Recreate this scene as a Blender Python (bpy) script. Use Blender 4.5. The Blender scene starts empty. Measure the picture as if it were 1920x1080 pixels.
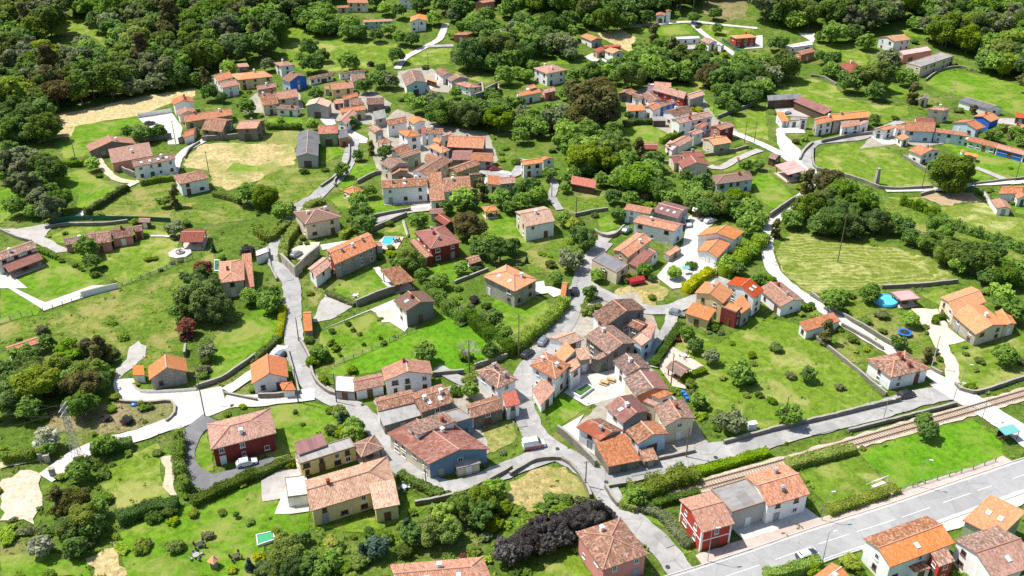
import bpy, math, random
import numpy as np
from mathutils import Vector, Matrix

random.seed(7)
RNG = np.random.default_rng(7)
SC = bpy.context.scene
COL = SC.collection

# ------------------------------------------------------------------ camera
F_PX, PITCH, CAM_H = 1750.0, math.radians(30.0), 125.0      # focal length in photo pixels, downward pitch, height
cam_d = bpy.data.cameras.new('camera')
cam = bpy.data.objects.new('camera', cam_d); COL.objects.link(cam)
cam.location = (0, 0, CAM_H)
cam.rotation_euler = (math.pi/2 - PITCH, 0, 0)
cam_d.sensor_width = 36.0
cam_d.lens = 36.0*F_PX/1920.0
cam_d.clip_start = 1.0
cam_d.clip_end = 6000.0
SC.camera = cam

# ------------------------------------------------------------------ sky and sun
SUN_ELEV = math.radians(60)
SUN_DIR = Vector((-0.945, 0.327, 0)).normalized()            # horizontal direction towards the sun
w = bpy.data.worlds.new('World'); SC.world = w; w.use_nodes = True
nt = w.node_tree; nt.nodes.clear()
sky = nt.nodes.new('ShaderNodeTexSky'); sky.sky_type = 'NISHITA'; sky.sun_disc = False
sky.sun_elevation = SUN_ELEV
sky.sun_rotation = math.atan2(SUN_DIR.x, SUN_DIR.y)
sky.air_density = 1.0; sky.dust_density = 1.5; sky.ozone_density = 1.0
bg = nt.nodes.new('ShaderNodeBackground'); bg.inputs[1].default_value = 0.125
wo = nt.nodes.new('ShaderNodeOutputWorld')
nt.links.new(sky.outputs[0], bg.inputs[0]); nt.links.new(bg.outputs[0], wo.inputs[0])
sl = bpy.data.lights.new('sun', 'SUN'); sl.energy = 5.0; sl.angle = math.radians(0.53); sl.color = (1.0, 0.955, 0.89)
so = bpy.data.objects.new('sun', sl); COL.objects.link(so)
sd = Vector((SUN_DIR.x*math.cos(SUN_ELEV), SUN_DIR.y*math.cos(SUN_ELEV), math.sin(SUN_ELEV)))
so.rotation_euler = sd.to_track_quat('Z', 'Y').to_euler()
so.location = sd*300
SC.view_settings.view_transform = 'Standard'
SC.view_settings.look = 'None'
SC.view_settings.exposure = 0.44
SC.view_settings.gamma = 1.0
SC.view_settings.use_curve_mapping = False
SC.cycles.max_bounces = 5
SC.cycles.diffuse_bounces = 3
SC.cycles.transmission_bounces = 3
SC.cycles.transparent_max_bounces = 4
SC.cycles.use_denoising = False

# ------------------------------------------------------------------ terrain and survey of the photograph
HILL = 380.0
def terr(x, y):
    """height of the ground: level valley floor, hillside behind the village"""
    t = np.maximum(np.asarray(y, dtype=float) - HILL, 0.0)
    z = np.where(t < 200, 0.0007*t*t, 28.0 + 0.28*(t-200))
    return z
def T(x, y): return float(terr(x, y))
cP, sP = math.cos(PITCH), math.sin(PITCH)
def ground(px, py, h=0.0):
    """point h metres above the ground that the photo shows at pixel (px, py)"""
    u = (px-960)/F_PX; v = (540-py)/F_PX
    dx, dy, dz = u, cP + v*sP, -sP + v*cP
    t = (CAM_H-h)/max(-dz, 0.05)
    if t*dy > HILL-5:
        lo, hi = 100.0, 1600.0
        for _ in range(40):
            m = .5*(lo+hi)
            if CAM_H + m*dz - h - T(m*dx, m*dy) > 0: lo = m
            else: hi = m
        t = lo
    return Vector((dx*t, dy*t, CAM_H + dz*t - h))
def project(p):
    x, y, z = p[0], p[1], p[2]-CAM_H
    d = y*cP - z*sP
    return 960 + F_PX*x/d, 540 - F_PX*(y*sP + z*cP)/d, d
def depth_at(p): return p.y*cP - (p.z-CAM_H)*sP

TILE = [0, 0, 1.0]
def set_tile(code):
    if code == 'G': TILE[:] = [0, 0, 1.0]
    elif code[0] == 'Z':
        a, b = code[1:].split(','); TILE[:] = [float(a), float(b), .125]
    else: TILE[:] = [int(code[1])*480, int(code[0])*270, .25]
def tp(x, y): return TILE[0] + x*TILE[2], TILE[1] + y*TILE[2]
def pts_of(s):
    out = []
    for q in s.split():
        a, b = q.split(',')
        out.append(tp(float(a), float(b)))
    return out
def rows(text):
    for ln in text.strip().splitlines():
        ln = ln.strip()
        if not ln or ln[0] == '#': continue
        if ln[0] == '@': set_tile(ln[1:]); continue
        yield ln

# ------------------------------------------------------------------ object helpers
def tag(o, label=None, cat=None, group=None, kind=None):
    if label: o['label'] = label
    if cat: o['category'] = cat
    if group: o['group'] = group
    if kind: o['kind'] = kind
    return o
def empty(name, loc, rz=0.0):
    o = bpy.data.objects.new(name, None); COL.objects.link(o)
    o.location = loc; o.rotation_euler = (0, 0, rz); o.empty_display_size = .5
    return o
def link(name, me, parent=None, loc=None, rot=None, scale=None):
    o = bpy.data.objects.new(name, me); COL.objects.link(o)
    if parent is not None: o.parent = parent
    if loc is not None: o.location = loc
    if rot is not None: o.rotation_euler = rot
    if scale is not None: o.scale = scale
    return o
class MB:
    def __init__(s): s.v=[]; s.f=[]; s.m=[]; s.uv=[]
    def face(s, pts, m=0, uv=None):
        i=len(s.v); s.v += [tuple(p) for p in pts]; s.f.append(tuple(range(i, i+len(pts)))); s.m.append(m)
        s.uv.append(uv if uv else [(0,0)]*len(pts))
    def box(s, c, d, m=0, rz=0.0, taper=1.0):
        x,y,z=c; a,b,h=d[0]/2,d[1]/2,d[2]/2
        cs,sn=math.cos(rz),math.sin(rz)
        P=[]
        for k,(zz,t) in enumerate(((-h,1),(h,taper))):
            for (sx,sy) in ((-1,-1),(1,-1),(1,1),(-1,1)):
                px,py=sx*a*t,sy*b*t
                P.append((x+px*cs-py*sn, y+px*sn+py*cs, z+zz))
        for q in ((0,1,5,4),(1,2,6,5),(2,3,7,6),(3,0,4,7),(4,5,6,7),(3,2,1,0)):
            p=[P[i] for i in q]
            e1=(Vector(p[1])-Vector(p[0])).length; e2=(Vector(p[3])-Vector(p[0])).length
            s.face(p, m, [(0,0),(e1,0),(e1,e2),(0,e2)])
    def prism(s, top, thick, m=0, mb=None):
        """top polygon (ccw from above) and its copy thick below"""
        bot=[(p[0],p[1],p[2]-thick) for p in top]
        s.face(top, m); s.face(bot[::-1], mb if mb is not None else m)
        n=len(top)
        for i in range(n):
            j=(i+1)%n
            s.face([bot[i],bot[j],top[j],top[i]], mb if mb is not None else m)
    def tube(s, a, b, r0, r1, n=6, m=0, cap=True):
        a=Vector(a); b=Vector(b); d=(b-a)
        if d.length<1e-6: return
        d.normalize()
        x=d.orthogonal().normalized(); y=d.cross(x)
        A=[a+(x*math.cos(2*math.pi*i/n)+y*math.sin(2*math.pi*i/n))*r0 for i in range(n)]
        B=[b+(x*math.cos(2*math.pi*i/n)+y*math.sin(2*math.pi*i/n))*r1 for i in range(n)]
        for i in range(n):
            j=(i+1)%n; s.face([A[i],A[j],B[j],B[i]], m)
        if cap: s.face(B,m); s.face(A[::-1],m)
    def lathe(s, prof, n=16, m=0, c=(0,0,0), sx=1, sy=1):
        rings=[[(c[0]+r*sx*math.cos(2*math.pi*i/n), c[1]+r*sy*math.sin(2*math.pi*i/n), c[2]+z) for i in range(n)] for r,z in prof]
        for k in range(len(rings)-1):
            for i in range(n):
                j=(i+1)%n; s.face([rings[k][i],rings[k][j],rings[k+1][j],rings[k+1][i]], m)
        s.face(rings[-1],m); s.face(rings[0][::-1],m)
    def mesh(s, name, mats):
        me=bpy.data.meshes.new(name); me.from_pydata(s.v,[],s.f)
        for q in (mats if isinstance(mats,(list,tuple)) else [mats]): me.materials.append(q)
        me.polygons.foreach_set('material_index', s.m)
        ul=me.uv_layers.new(name='uv')
        ul.data.foreach_set('uv', [c for f in s.uv for p in f for c in p])
        me.update()
        return me
    def build(s, name, mats, parent=None, **k):
        return link(name, s.mesh(name, mats), parent, **k)

# ------------------------------------------------------------------ materials
MATS = {}
def nodes_of(name):
    m=bpy.data.materials.new(name); m.use_nodes=True
    nt=m.node_tree; nt.nodes.clear()
    return m, nt, nt.nodes, nt.links
class NG:
    """small helper to chain shader nodes"""
    def __init__(s, name):
        s.m,s.nt,s.n,s.l=nodes_of(name)
    def new(s, t, **k):
        nd=s.n.new(t)
        for a,b in k.items(): setattr(nd,a,b)
        return nd
    def put(s, sock, v):
        if hasattr(v,'is_output') or isinstance(v,bpy.types.NodeSocket): s.l.new(v,sock)
        else: sock.default_value=v
    def noise(s, vec, scale, detail=3.0, rough=.55, dist=0.0):
        n=s.new('ShaderNodeTexNoise'); s.put(n.inputs['Vector'],vec); n.inputs['Scale'].default_value=scale
        n.inputs['Detail'].default_value=detail; n.inputs['Roughness'].default_value=rough; n.inputs['Distortion'].default_value=dist
        return n.outputs['Fac']
    def ramp(s, fac, stops, interp='LINEAR'):
        r=s.new('ShaderNodeValToRGB'); s.put(r.inputs[0],fac); cr=r.color_ramp; cr.interpolation=interp
        while len(cr.elements)<len(stops): cr.elements.new(.5)
        for e,(p,c) in zip(cr.elements,stops):
            e.position=p; e.color=(c[0],c[1],c[2],1) if not isinstance(c,(int,float)) else (c,c,c,1)
        return r.outputs[0]
    def mix(s, fac, a, b, mode='MIX'):
        x=s.new('ShaderNodeMix',data_type='RGBA',blend_type=mode)
        s.put(x.inputs[0],fac)
        for i,v in ((6,a),(7,b)):
            if isinstance(v,tuple) and len(v)==3: v=(v[0],v[1],v[2],1)
            s.put(x.inputs[i],v)
        return x.outputs[2]
    def math(s, op, a, b=None, clamp=False):
        x=s.new('ShaderNodeMath',operation=op,use_clamp=clamp); s.put(x.inputs[0],a)
        if b is not None: s.put(x.inputs[1],b)
        return x.outputs[0]
    def coord(s, which='Object'):
        return s.new('ShaderNodeTexCoord').outputs[which]
    def geo_pos(s): return s.new('ShaderNodeNewGeometry').outputs['Position']
    def vmul(s, v, k):
        x=s.new('ShaderNodeVectorMath',operation='MULTIPLY'); s.put(x.inputs[0],v); x.inputs[1].default_value=k; return x.outputs[0]
    def vadd(s, v, k):
        x=s.new('ShaderNodeVectorMath',operation='ADD'); s.put(x.inputs[0],v); s.put(x.inputs[1],k); return x.outputs[0]
    def rnd(s): return s.new('ShaderNodeObjectInfo').outputs['Random']
    def attr(s, nm): return s.new('ShaderNodeAttribute',attribute_name=nm).outputs['Fac']
    def bump(s, h, strength=.4, dist=.1):
        b=s.new('ShaderNodeBump'); b.inputs['Strength'].default_value=strength; b.inputs['Distance'].default_value=dist
        s.put(b.inputs['Height'],h); return b.outputs[0]
    def finish(s, col, rough=.8, bump=None, spec=.3, metal=0.0, coat=0.0):
        p=s.new('ShaderNodeBsdfPrincipled')
        if isinstance(col,tuple) and len(col)==3: col=(*col,1)
        s.put(p.inputs['Base Color'],col); s.put(p.inputs['Roughness'],rough)
        p.inputs['Specular IOR Level'].default_value=spec; p.inputs['Metallic'].default_value=metal
        p.inputs['Coat Weight'].default_value=coat
        if bump is not None: s.l.new(bump,p.inputs['Normal'])
        o=s.new('ShaderNodeOutputMaterial'); s.l.new(p.outputs[0],o.inputs[0])
        return s.m
def plain(name, col, rough=.6, spec=.4, metal=0.0, coat=0.0, var=.12):
    if name in MATS: return MATS[name]
    g=NG(name); v=g.noise(g.coord(),2.3,3)
    c=g.mix(g.math('MULTIPLY',v,1.0), tuple(x*(1-var) for x in col), tuple(min(1,x*(1+var)) for x in col))
    MATS[name]=g.finish(c,rough,None,spec,metal,coat); return MATS[name]
def plaster(name, col, dirt=(.20,.18,.15), amt=.55):
    """rendered wall: faint blotches, rain streaks and worn grey patches"""
    if name in MATS: return MATS[name]
    g=NG(name); P=g.geo_pos()
    a=g.noise(P,.55,4,.6); st=g.noise(g.vmul(P,(2.2,2.2,.22)),1.0,4,.6); fine=g.noise(P,9,2)
    c=g.mix(g.ramp(a,[(.35,0.0),(.7,1.0)]), tuple(x*.90 for x in col), tuple(min(.88,x*1.04) for x in col))
    c=g.mix(g.math('MULTIPLY',g.ramp(st,[(.52,0.0),(.75,1.0)]),amt*.6), c, dirt)
    c=g.mix(g.math('MULTIPLY',g.ramp(g.noise(P,1.7,5,.65),[(.6,0.0),(.72,1.0)]),amt*.35), c, tuple(.55*x+.45*y for x,y in zip(dirt,col)))
    MATS[name]=g.finish(c,.85,g.bump(fine,.25,.02),.2); return MATS[name]
def stone(name, c1, c2, c3, scale=2.6, mortar=(.32,.29,.24)):
    """rubble stone masonry"""
    if name in MATS: return MATS[name]
    g=NG(name); P=g.vmul(g.geo_pos(),(1,1,1.7))
    v=g.new('ShaderNodeTexVoronoi',feature='F1'); g.put(v.inputs['Vector'],P); v.inputs['Scale'].default_value=scale
    e=g.new('ShaderNodeTexVoronoi',feature='DISTANCE_TO_EDGE'); g.put(e.inputs['Vector'],P); e.inputs['Scale'].default_value=scale
    sep=g.new('ShaderNodeSeparateColor'); g.l.new(v.outputs['Color'],sep.inputs[0])
    c=g.ramp(sep.outputs[0],[(0.0,c1),(.5,c2),(1.0,c3)])
    ed=g.ramp(e.outputs['Distance'],[(.02,0.0),(.10,1.0)])
    c=g.mix(ed,mortar,c)
    big=g.noise(g.geo_pos(),.5,4,.6)
    c=g.mix(g.math('MULTIPLY',g.ramp(big,[(.45,0.0),(.7,1.0)]),.5),c,(.12,.12,.09))
    c=g.mix(g.math('MULTIPLY',g.noise(g.geo_pos(),6,3),.35),c,(.10,.09,.07))
    MATS[name]=g.finish(c,.9,g.bump(ed,.6,.05),.15); return MATS[name]
def rooftile(name, cols, moss=(.10,.085,.05), mossamt=.45, tile=(.25,.42), patch=None, sat=(.78,.40)):
    """clay tile colours: one tint per tile, patches of older tiles, lichen"""
    if name in MATS: return MATS[name]
    g=NG(name); uv=g.coord('UV')
    off=g.rnd()
    cmb=g.new('ShaderNodeCombineXYZ'); g.l.new(off,cmb.inputs[0]); g.l.new(off,cmb.inputs[1]); g.l.new(off,cmb.inputs[2])
    P=g.vadd(uv,g.vmul(cmb.outputs[0],(97.,53.,31.)))
    q=g.new('ShaderNodeVectorMath',operation='DIVIDE'); g.put(q.inputs[0],P); q.inputs[1].default_value=(tile[0],tile[1],1)
    fl=g.new('ShaderNodeVectorMath',operation='FLOOR'); g.l.new(q.outputs[0],fl.inputs[0])
    wn=g.new('ShaderNodeTexWhiteNoise',noise_dimensions='2D'); g.l.new(fl.outputs[0],wn.inputs['Vector'])
    n=len(cols); c=g.ramp(wn.outputs['Value'],[(i/(n-1)*.98+.01,x) for i,x in enumerate(cols)])
    big=g.noise(P,.28,4,.6); med=g.noise(g.vmul(P,(1.3,.45,1)),1.1,4,.65); fine=g.noise(P,4.5,3,.6)
    if patch: c=g.mix(g.ramp(big,[(.50,0.0),(.56,1.0)]),c,g.ramp(wn.outputs['Value'],[(0.0,patch[0]),(1.0,patch[1])]))
    c=g.mix(g.math('MULTIPLY',g.ramp(med,[(.46,0.0),(.70,1.0)]),mossamt),c,moss)
    c=g.mix(g.math('MULTIPLY',g.ramp(fine,[(.45,0.0),(.75,1.0)]),mossamt*.5),c,(.06,.05,.035))
    hs=g.new('ShaderNodeHueSaturation'); g.l.new(c,hs.inputs['Color'])
    g.put(hs.inputs['Value'],g.math('ADD',g.math('MULTIPLY',g.math('FRACT',g.math('MULTIPLY',off,13.7)),.36),.78))
    g.put(hs.inputs['Saturation'],g.math('ADD',g.math('MULTIPLY',g.math('FRACT',g.math('MULTIPLY',off,57.3)),sat[1]),sat[0]))
    sepv=g.new('ShaderNodeSeparateXYZ'); g.l.new(q.outputs[0],sepv.inputs[0])
    fr=g.math('FRACT',sepv.outputs[1])
    MATS[name]=g.finish(hs.outputs[0],.85,g.bump(fr,.35,.03),.2); return MATS[name]
def leafmat(name, dark, mid, light, trans=.46, var=.10):
    if name in MATS: return MATS[name]
    g=NG(name); lv=g.attr('lv')
    c=g.ramp(lv,[(0.0,dark),(.5,mid),(1.0,light)])
    hs=g.new('ShaderNodeHueSaturation'); g.l.new(c,hs.inputs['Color']); r=g.rnd()
    g.put(hs.inputs['Hue'],g.math('ADD',g.math('MULTIPLY',r,.040),.462))
    r2=g.math('FRACT',g.math('MULTIPLY',r,37.7))
    g.put(hs.inputs['Value'],g.math('ADD',g.math('MULTIPLY',r2,.5),1.12))
    g.put(hs.inputs['Saturation'],g.math('ADD',g.math('MULTIPLY',g.math('FRACT',g.math('MULTIPLY',r,91.3)),.25),.85))
    d=g.new('ShaderNodeBsdfPrincipled'); g.l.new(hs.outputs[0],d.inputs['Base Color']); d.inputs['Roughness'].default_value=.7; d.inputs['Specular IOR Level'].default_value=.06
    t=g.new('ShaderNodeBsdfTranslucent'); g.l.new(hs.outputs[0],t.inputs[0])
    mx=g.new('ShaderNodeMixShader'); mx.inputs[0].default_value=trans
    g.l.new(d.outputs[0],mx.inputs[1]); g.l.new(t.outputs[0],mx.inputs[2])
    o=g.new('ShaderNodeOutputMaterial'); g.l.new(mx.outputs[0],o.inputs[0])
    MATS[name]=g.m; return g.m
def grass(name, a, b, c, dry=None, dryamt=0.0, rough_scale=1.0, stripes=None, speck=.5):
    """grass sheet: broad patches, tufts and blades; optional dry patches and mowing lines"""
    if name in MATS: return MATS[name]
    g=NG(name); P=g.geo_pos()
    big=g.noise(P,.05*rough_scale,6,.66,.6); med=g.noise(P,.42*rough_scale,6,.72,.4); fine=g.noise(P,1.9,4,.75)
    col=g.ramp(big,[(.32,a),(.52,b),(.70,c)])
    col=g.mix(g.math('MULTIPLY',g.ramp(med,[(.42,0.0),(.60,1.0)]),.75),col,tuple(.60*x for x in a))
    col=g.mix(g.math('MULTIPLY',g.ramp(fine,[(.44,0.0),(.68,1.0)]),speck),col,tuple(.42*x for x in a))
    col=g.mix(g.math('MULTIPLY',g.ramp(g.noise(P,1.1,4,.75),[(.50,0.0),(.66,1.0)]),speck*.8),col,tuple(min(1,1.35*x) for x in c))
    if dry:
        dn=g.noise(g.vadd(P,(31.,7.,3.)),.11,5,.68,.5)
        col=g.mix(g.math('MULTIPLY',g.ramp(dn,[(.60-dryamt*.3,0.0),(.74-dryamt*.3,1.0)]),min(1,.55+dryamt*.5)),col,dry)
    if stripes:
        cx,cy,per,sc=stripes
        sub=g.new('ShaderNodeVectorMath',operation='SUBTRACT'); g.put(sub.inputs[0],P); sub.inputs[1].default_value=(cx,cy,0)
        q=g.vmul(sub.outputs[0],(sc,1,0))
        ab=g.new('ShaderNodeVectorMath',operation='ABSOLUTE'); g.put(ab.inputs[0],q)
        sp=g.new('ShaderNodeSeparateXYZ'); g.l.new(ab.outputs[0],sp.inputs[0])
        pw=g.math('POWER',g.math('ADD',g.math('POWER',sp.outputs[0],3.0),g.math('POWER',sp.outputs[1],3.0)),1/3.0)
        wv=g.math('SINE',g.math('MULTIPLY',g.math('ADD',pw,g.math('ADD',g.math('MULTIPLY',med,1.6),g.math('MULTIPLY',big,9.0))),2*math.pi/per))
        k=g.math('MULTIPLY',g.ramp(wv,[(.0,0.0),(.75,1.0)]),g.ramp(g.noise(P,.30,5,.7,.6),[(.36,.06),(.66,.66)]))
        col=g.mix(k,col,dry if dry else c)
    h=g.math('ADD',g.math('MULTIPLY',fine,.6),med)
    MATS[name]=g.finish(col,.95,g.bump(h,.8,.35),.1); return MATS[name]
def paving(name, a, b, dark, scale=1.0, bumps=.3, crack=0.0):
    """worn paving: broad fading, repaired patches, stains, cracks"""
    if name in MATS: return MATS[name]
    g=NG(name); P=g.geo_pos()
    big=g.noise(P,.09*scale,6,.7,.8); med=g.noise(P,.55*scale,6,.74,.4); fine=g.noise(P,5,4,.75)
    col=g.mix(g.ramp(big,[(.36,0.0),(.62,1.0)]),a,b)
    col=g.mix(g.math('MULTIPLY',g.ramp(med,[(.46,0.0),(.64,1.0)]),.6),col,dark)
    v=g.new('ShaderNodeTexVoronoi',feature='F1'); g.put(v.inputs['Vector'],P); v.inputs['Scale'].default_value=.16
    sp=g.new('ShaderNodeSeparateColor'); g.l.new(v.outputs['Color'],sp.inputs[0])
    col=g.mix(g.math('MULTIPLY',g.ramp(sp.outputs[0],[(.70,0.0),(.72,1.0)]),min(.35,crack)),col,tuple(.72*x for x in a))
    e=g.new('ShaderNodeTexVoronoi',feature='DISTANCE_TO_EDGE'); g.put(e.inputs['Vector'],g.vadd(P,(3.,1.,0.))); e.inputs['Scale'].default_value=.13
    col=g.mix(g.math('MULTIPLY',g.ramp(e.outputs['Distance'],[(.004,1.0),(.012,0.0)]),crack),col,tuple(.5*x for x in dark))
    col=g.mix(g.math('MULTIPLY',g.ramp(fine,[(.42,0.0),(.72,1.0)]),.35),col,tuple(.62*x for x in a))
    MATS[name]=g.finish(col,.9,g.bump(fine,bumps,.02),.2); return MATS[name]

# wall finishes
WALL = {
 'w': plaster('white render',(.83,.82,.79),amt=.30),
 'c': plaster('cream render',(.66,.58,.42)),
 'y': plaster('yellow render',(.74,.58,.29),amt=.3),
 't': plaster('ochre render',(.52,.40,.24)),
 'b': plaster('cobalt render',(.03,.15,.55),amt=.2),
 'l': plaster('pale blue render',(.48,.62,.70)),
 'e': plaster('steel blue render',(.15,.25,.34)),
 'r': plaster('oxblood render',(.22,.035,.03),amt=.3),
 'R': plaster('bright red render',(.44,.055,.035),amt=.25),
 'o': plaster('terracotta render',(.52,.20,.11),amt=.3),
 'p': plaster('salmon render',(.60,.25,.21),amt=.3),
 'g': plaster('grey render',(.38,.36,.34)),
 'd': plaster('dark grey render',(.20,.19,.19)),
 'n': plaster('sage render',(.30,.38,.24)),
 'm': plaster('mint render',(.42,.62,.46)),
 'v': plaster('olive render',(.30,.27,.10)),
 's': stone('grey rubble stone',(.22,.195,.155),(.31,.28,.225),(.15,.14,.12),mortar=(.26,.235,.19)),
 'S': stone('pale rubble stone',(.48,.44,.36),(.56,.52,.44),(.36,.32,.26)),
 'q': stone('pinkish rubble stone',(.40,.30,.24),(.48,.38,.31),(.32,.24,.19)),
 'k': plain('dark timber',(.10,.06,.035),.8),
 'a': plain('concrete block',(.40,.39,.36),.9),
 'x': plain('timber post',(.16,.09,.05),.8),
}
ROOF = {
 'O': rooftile('new orange tile',[(.56,.23,.105),(.63,.29,.145),(.50,.195,.085),(.60,.32,.175)],mossamt=.16,sat=(.98,.14)),
 'N': rooftile('plain orange tile',[(.55,.19,.08),(.62,.23,.10),(.50,.16,.07)],mossamt=.10,sat=(.98,.14)),
 'S': rooftile('salmon tile',[(.40,.170,.098),(.48,.230,.142),(.31,.120,.070),(.53,.300,.205),(.43,.185,.108)],mossamt=.36),
 'P': rooftile('weathered tile',[(.27,.125,.075),(.40,.215,.140),(.15,.075,.050),(.50,.330,.240),(.32,.130,.075),(.20,.098,.065)],mossamt=.52),
 'A': rooftile('old brown tile',[(.19,.095,.065),(.32,.185,.135),(.10,.055,.042),(.42,.29,.225),(.23,.095,.062),(.145,.072,.052)],mossamt=.62,moss=(.06,.045,.03)),
 'Q': rooftile('patched red tile',[(.42,.120,.075),(.47,.220,.160),(.27,.085,.060),(.53,.310,.235),(.36,.110,.075)],mossamt=.45,patch=((.40,.11,.065),(.24,.12,.085))),
 'R': rooftile('red tile',[(.44,.10,.06),(.52,.15,.09),(.36,.08,.05)],mossamt=.22),
 'B': rooftile('brown tile',[(.20,.12,.09),(.26,.16,.12),(.16,.09,.07)],mossamt=.25),
 'M': rooftile('maroon tile',[(.24,.08,.06),(.31,.12,.09),(.19,.06,.05)],mossamt=.25),
 'T': rooftile('sandy tile',[(.48,.265,.155),(.58,.36,.235),(.37,.185,.105),(.62,.44,.31)],mossamt=.30),
 'G': rooftile('grey fibre cement',[(.30,.29,.28),(.36,.35,.33),(.25,.24,.23)],mossamt=.35,tile=(1.0,2.4)),
 'D': rooftile('dark sheet roofing',[(.16,.16,.17),(.20,.20,.21),(.13,.13,.14)],mossamt=.25,tile=(1.0,2.4)),
 'W': rooftile('white roofing',[(.72,.72,.70),(.78,.78,.76)],moss=(.42,.41,.38),mossamt=.25,tile=(1.0,2.4)),
 'K': rooftile('pink sheet roofing',[(.58,.30,.28),(.66,.37,.35),(.52,.26,.24)],mossamt=.18,tile=(1.0,2.4)),
 'Z': rooftile('rust red sheet roofing',[(.22,.085,.075),(.28,.11,.10),(.19,.08,.07)],mossamt=.35,tile=(1.0,2.4)),
}
FASCIA = plain('eave boards',(.30,.20,.14),.8)
RIDGE = rooftile('ridge tiles',[(.55,.30,.20),(.62,.38,.27),(.48,.22,.14)],mossamt=.25)
GLASS = plain('window glass',(.025,.03,.035),.12,.5)
WFRAME = plain('white joinery',(.74,.73,.70),.5)
BFRAME = plain('brown joinery',(.16,.08,.045),.6)
DOORW = plain('wooden door',(.15,.075,.04),.7)
METAL = plain('galvanised metal',(.36,.37,.38),.45,.5,.6)
DMETAL = plain('dark metal',(.06,.065,.07),.5,.5,.4)
WOODP = plain('creosoted pole',(.17,.12,.08),.9)
CONCP = plain('concrete post',(.46,.44,.41),.9)
BARK = plain('bark',(.14,.10,.07),.95)
BARKL = plain('pale bark',(.34,.31,.27),.95)
RUBBER = plain('tyre rubber',(.02,.02,.02),.8)

LEAF = {
 'd': leafmat('deep green leaves',(.036,.072,.014),(.085,.158,.026),(.160,.250,.044)),
 'm': leafmat('mid green leaves',(.062,.116,.013),(.135,.235,.026),(.225,.340,.046)),
 'l': leafmat('fresh green leaves',(.095,.165,.013),(.190,.310,.026),(.300,.430,.055)),
 'g': leafmat('grey green leaves',(.068,.090,.036),(.148,.182,.074),(.250,.285,.135)),
 'b': leafmat('olive brown leaves',(.062,.064,.018),(.128,.130,.038),(.215,.205,.070)),
 'p': leafmat('blackish purple leaves',(.030,.027,.024),(.076,.068,.060),(.155,.140,.124)),
 'r': leafmat('copper leaves',(.090,.028,.016),(.190,.062,.034),(.300,.125,.070)),
 'y': leafmat('yellow green leaves',(.150,.180,.012),(.290,.340,.026),(.420,.450,.070)),
 'w': leafmat('silvery leaves',(.130,.150,.080),(.280,.300,.190),(.500,.510,.400)),
 'u': leafmat('bluish conifer needles',(.030,.058,.038),(.062,.108,.072),(.115,.170,.118)),
 'k': leafmat('bare pale twigs',(.16,.15,.12),(.30,.28,.23),(.46,.44,.38),trans=.1),
}

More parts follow.
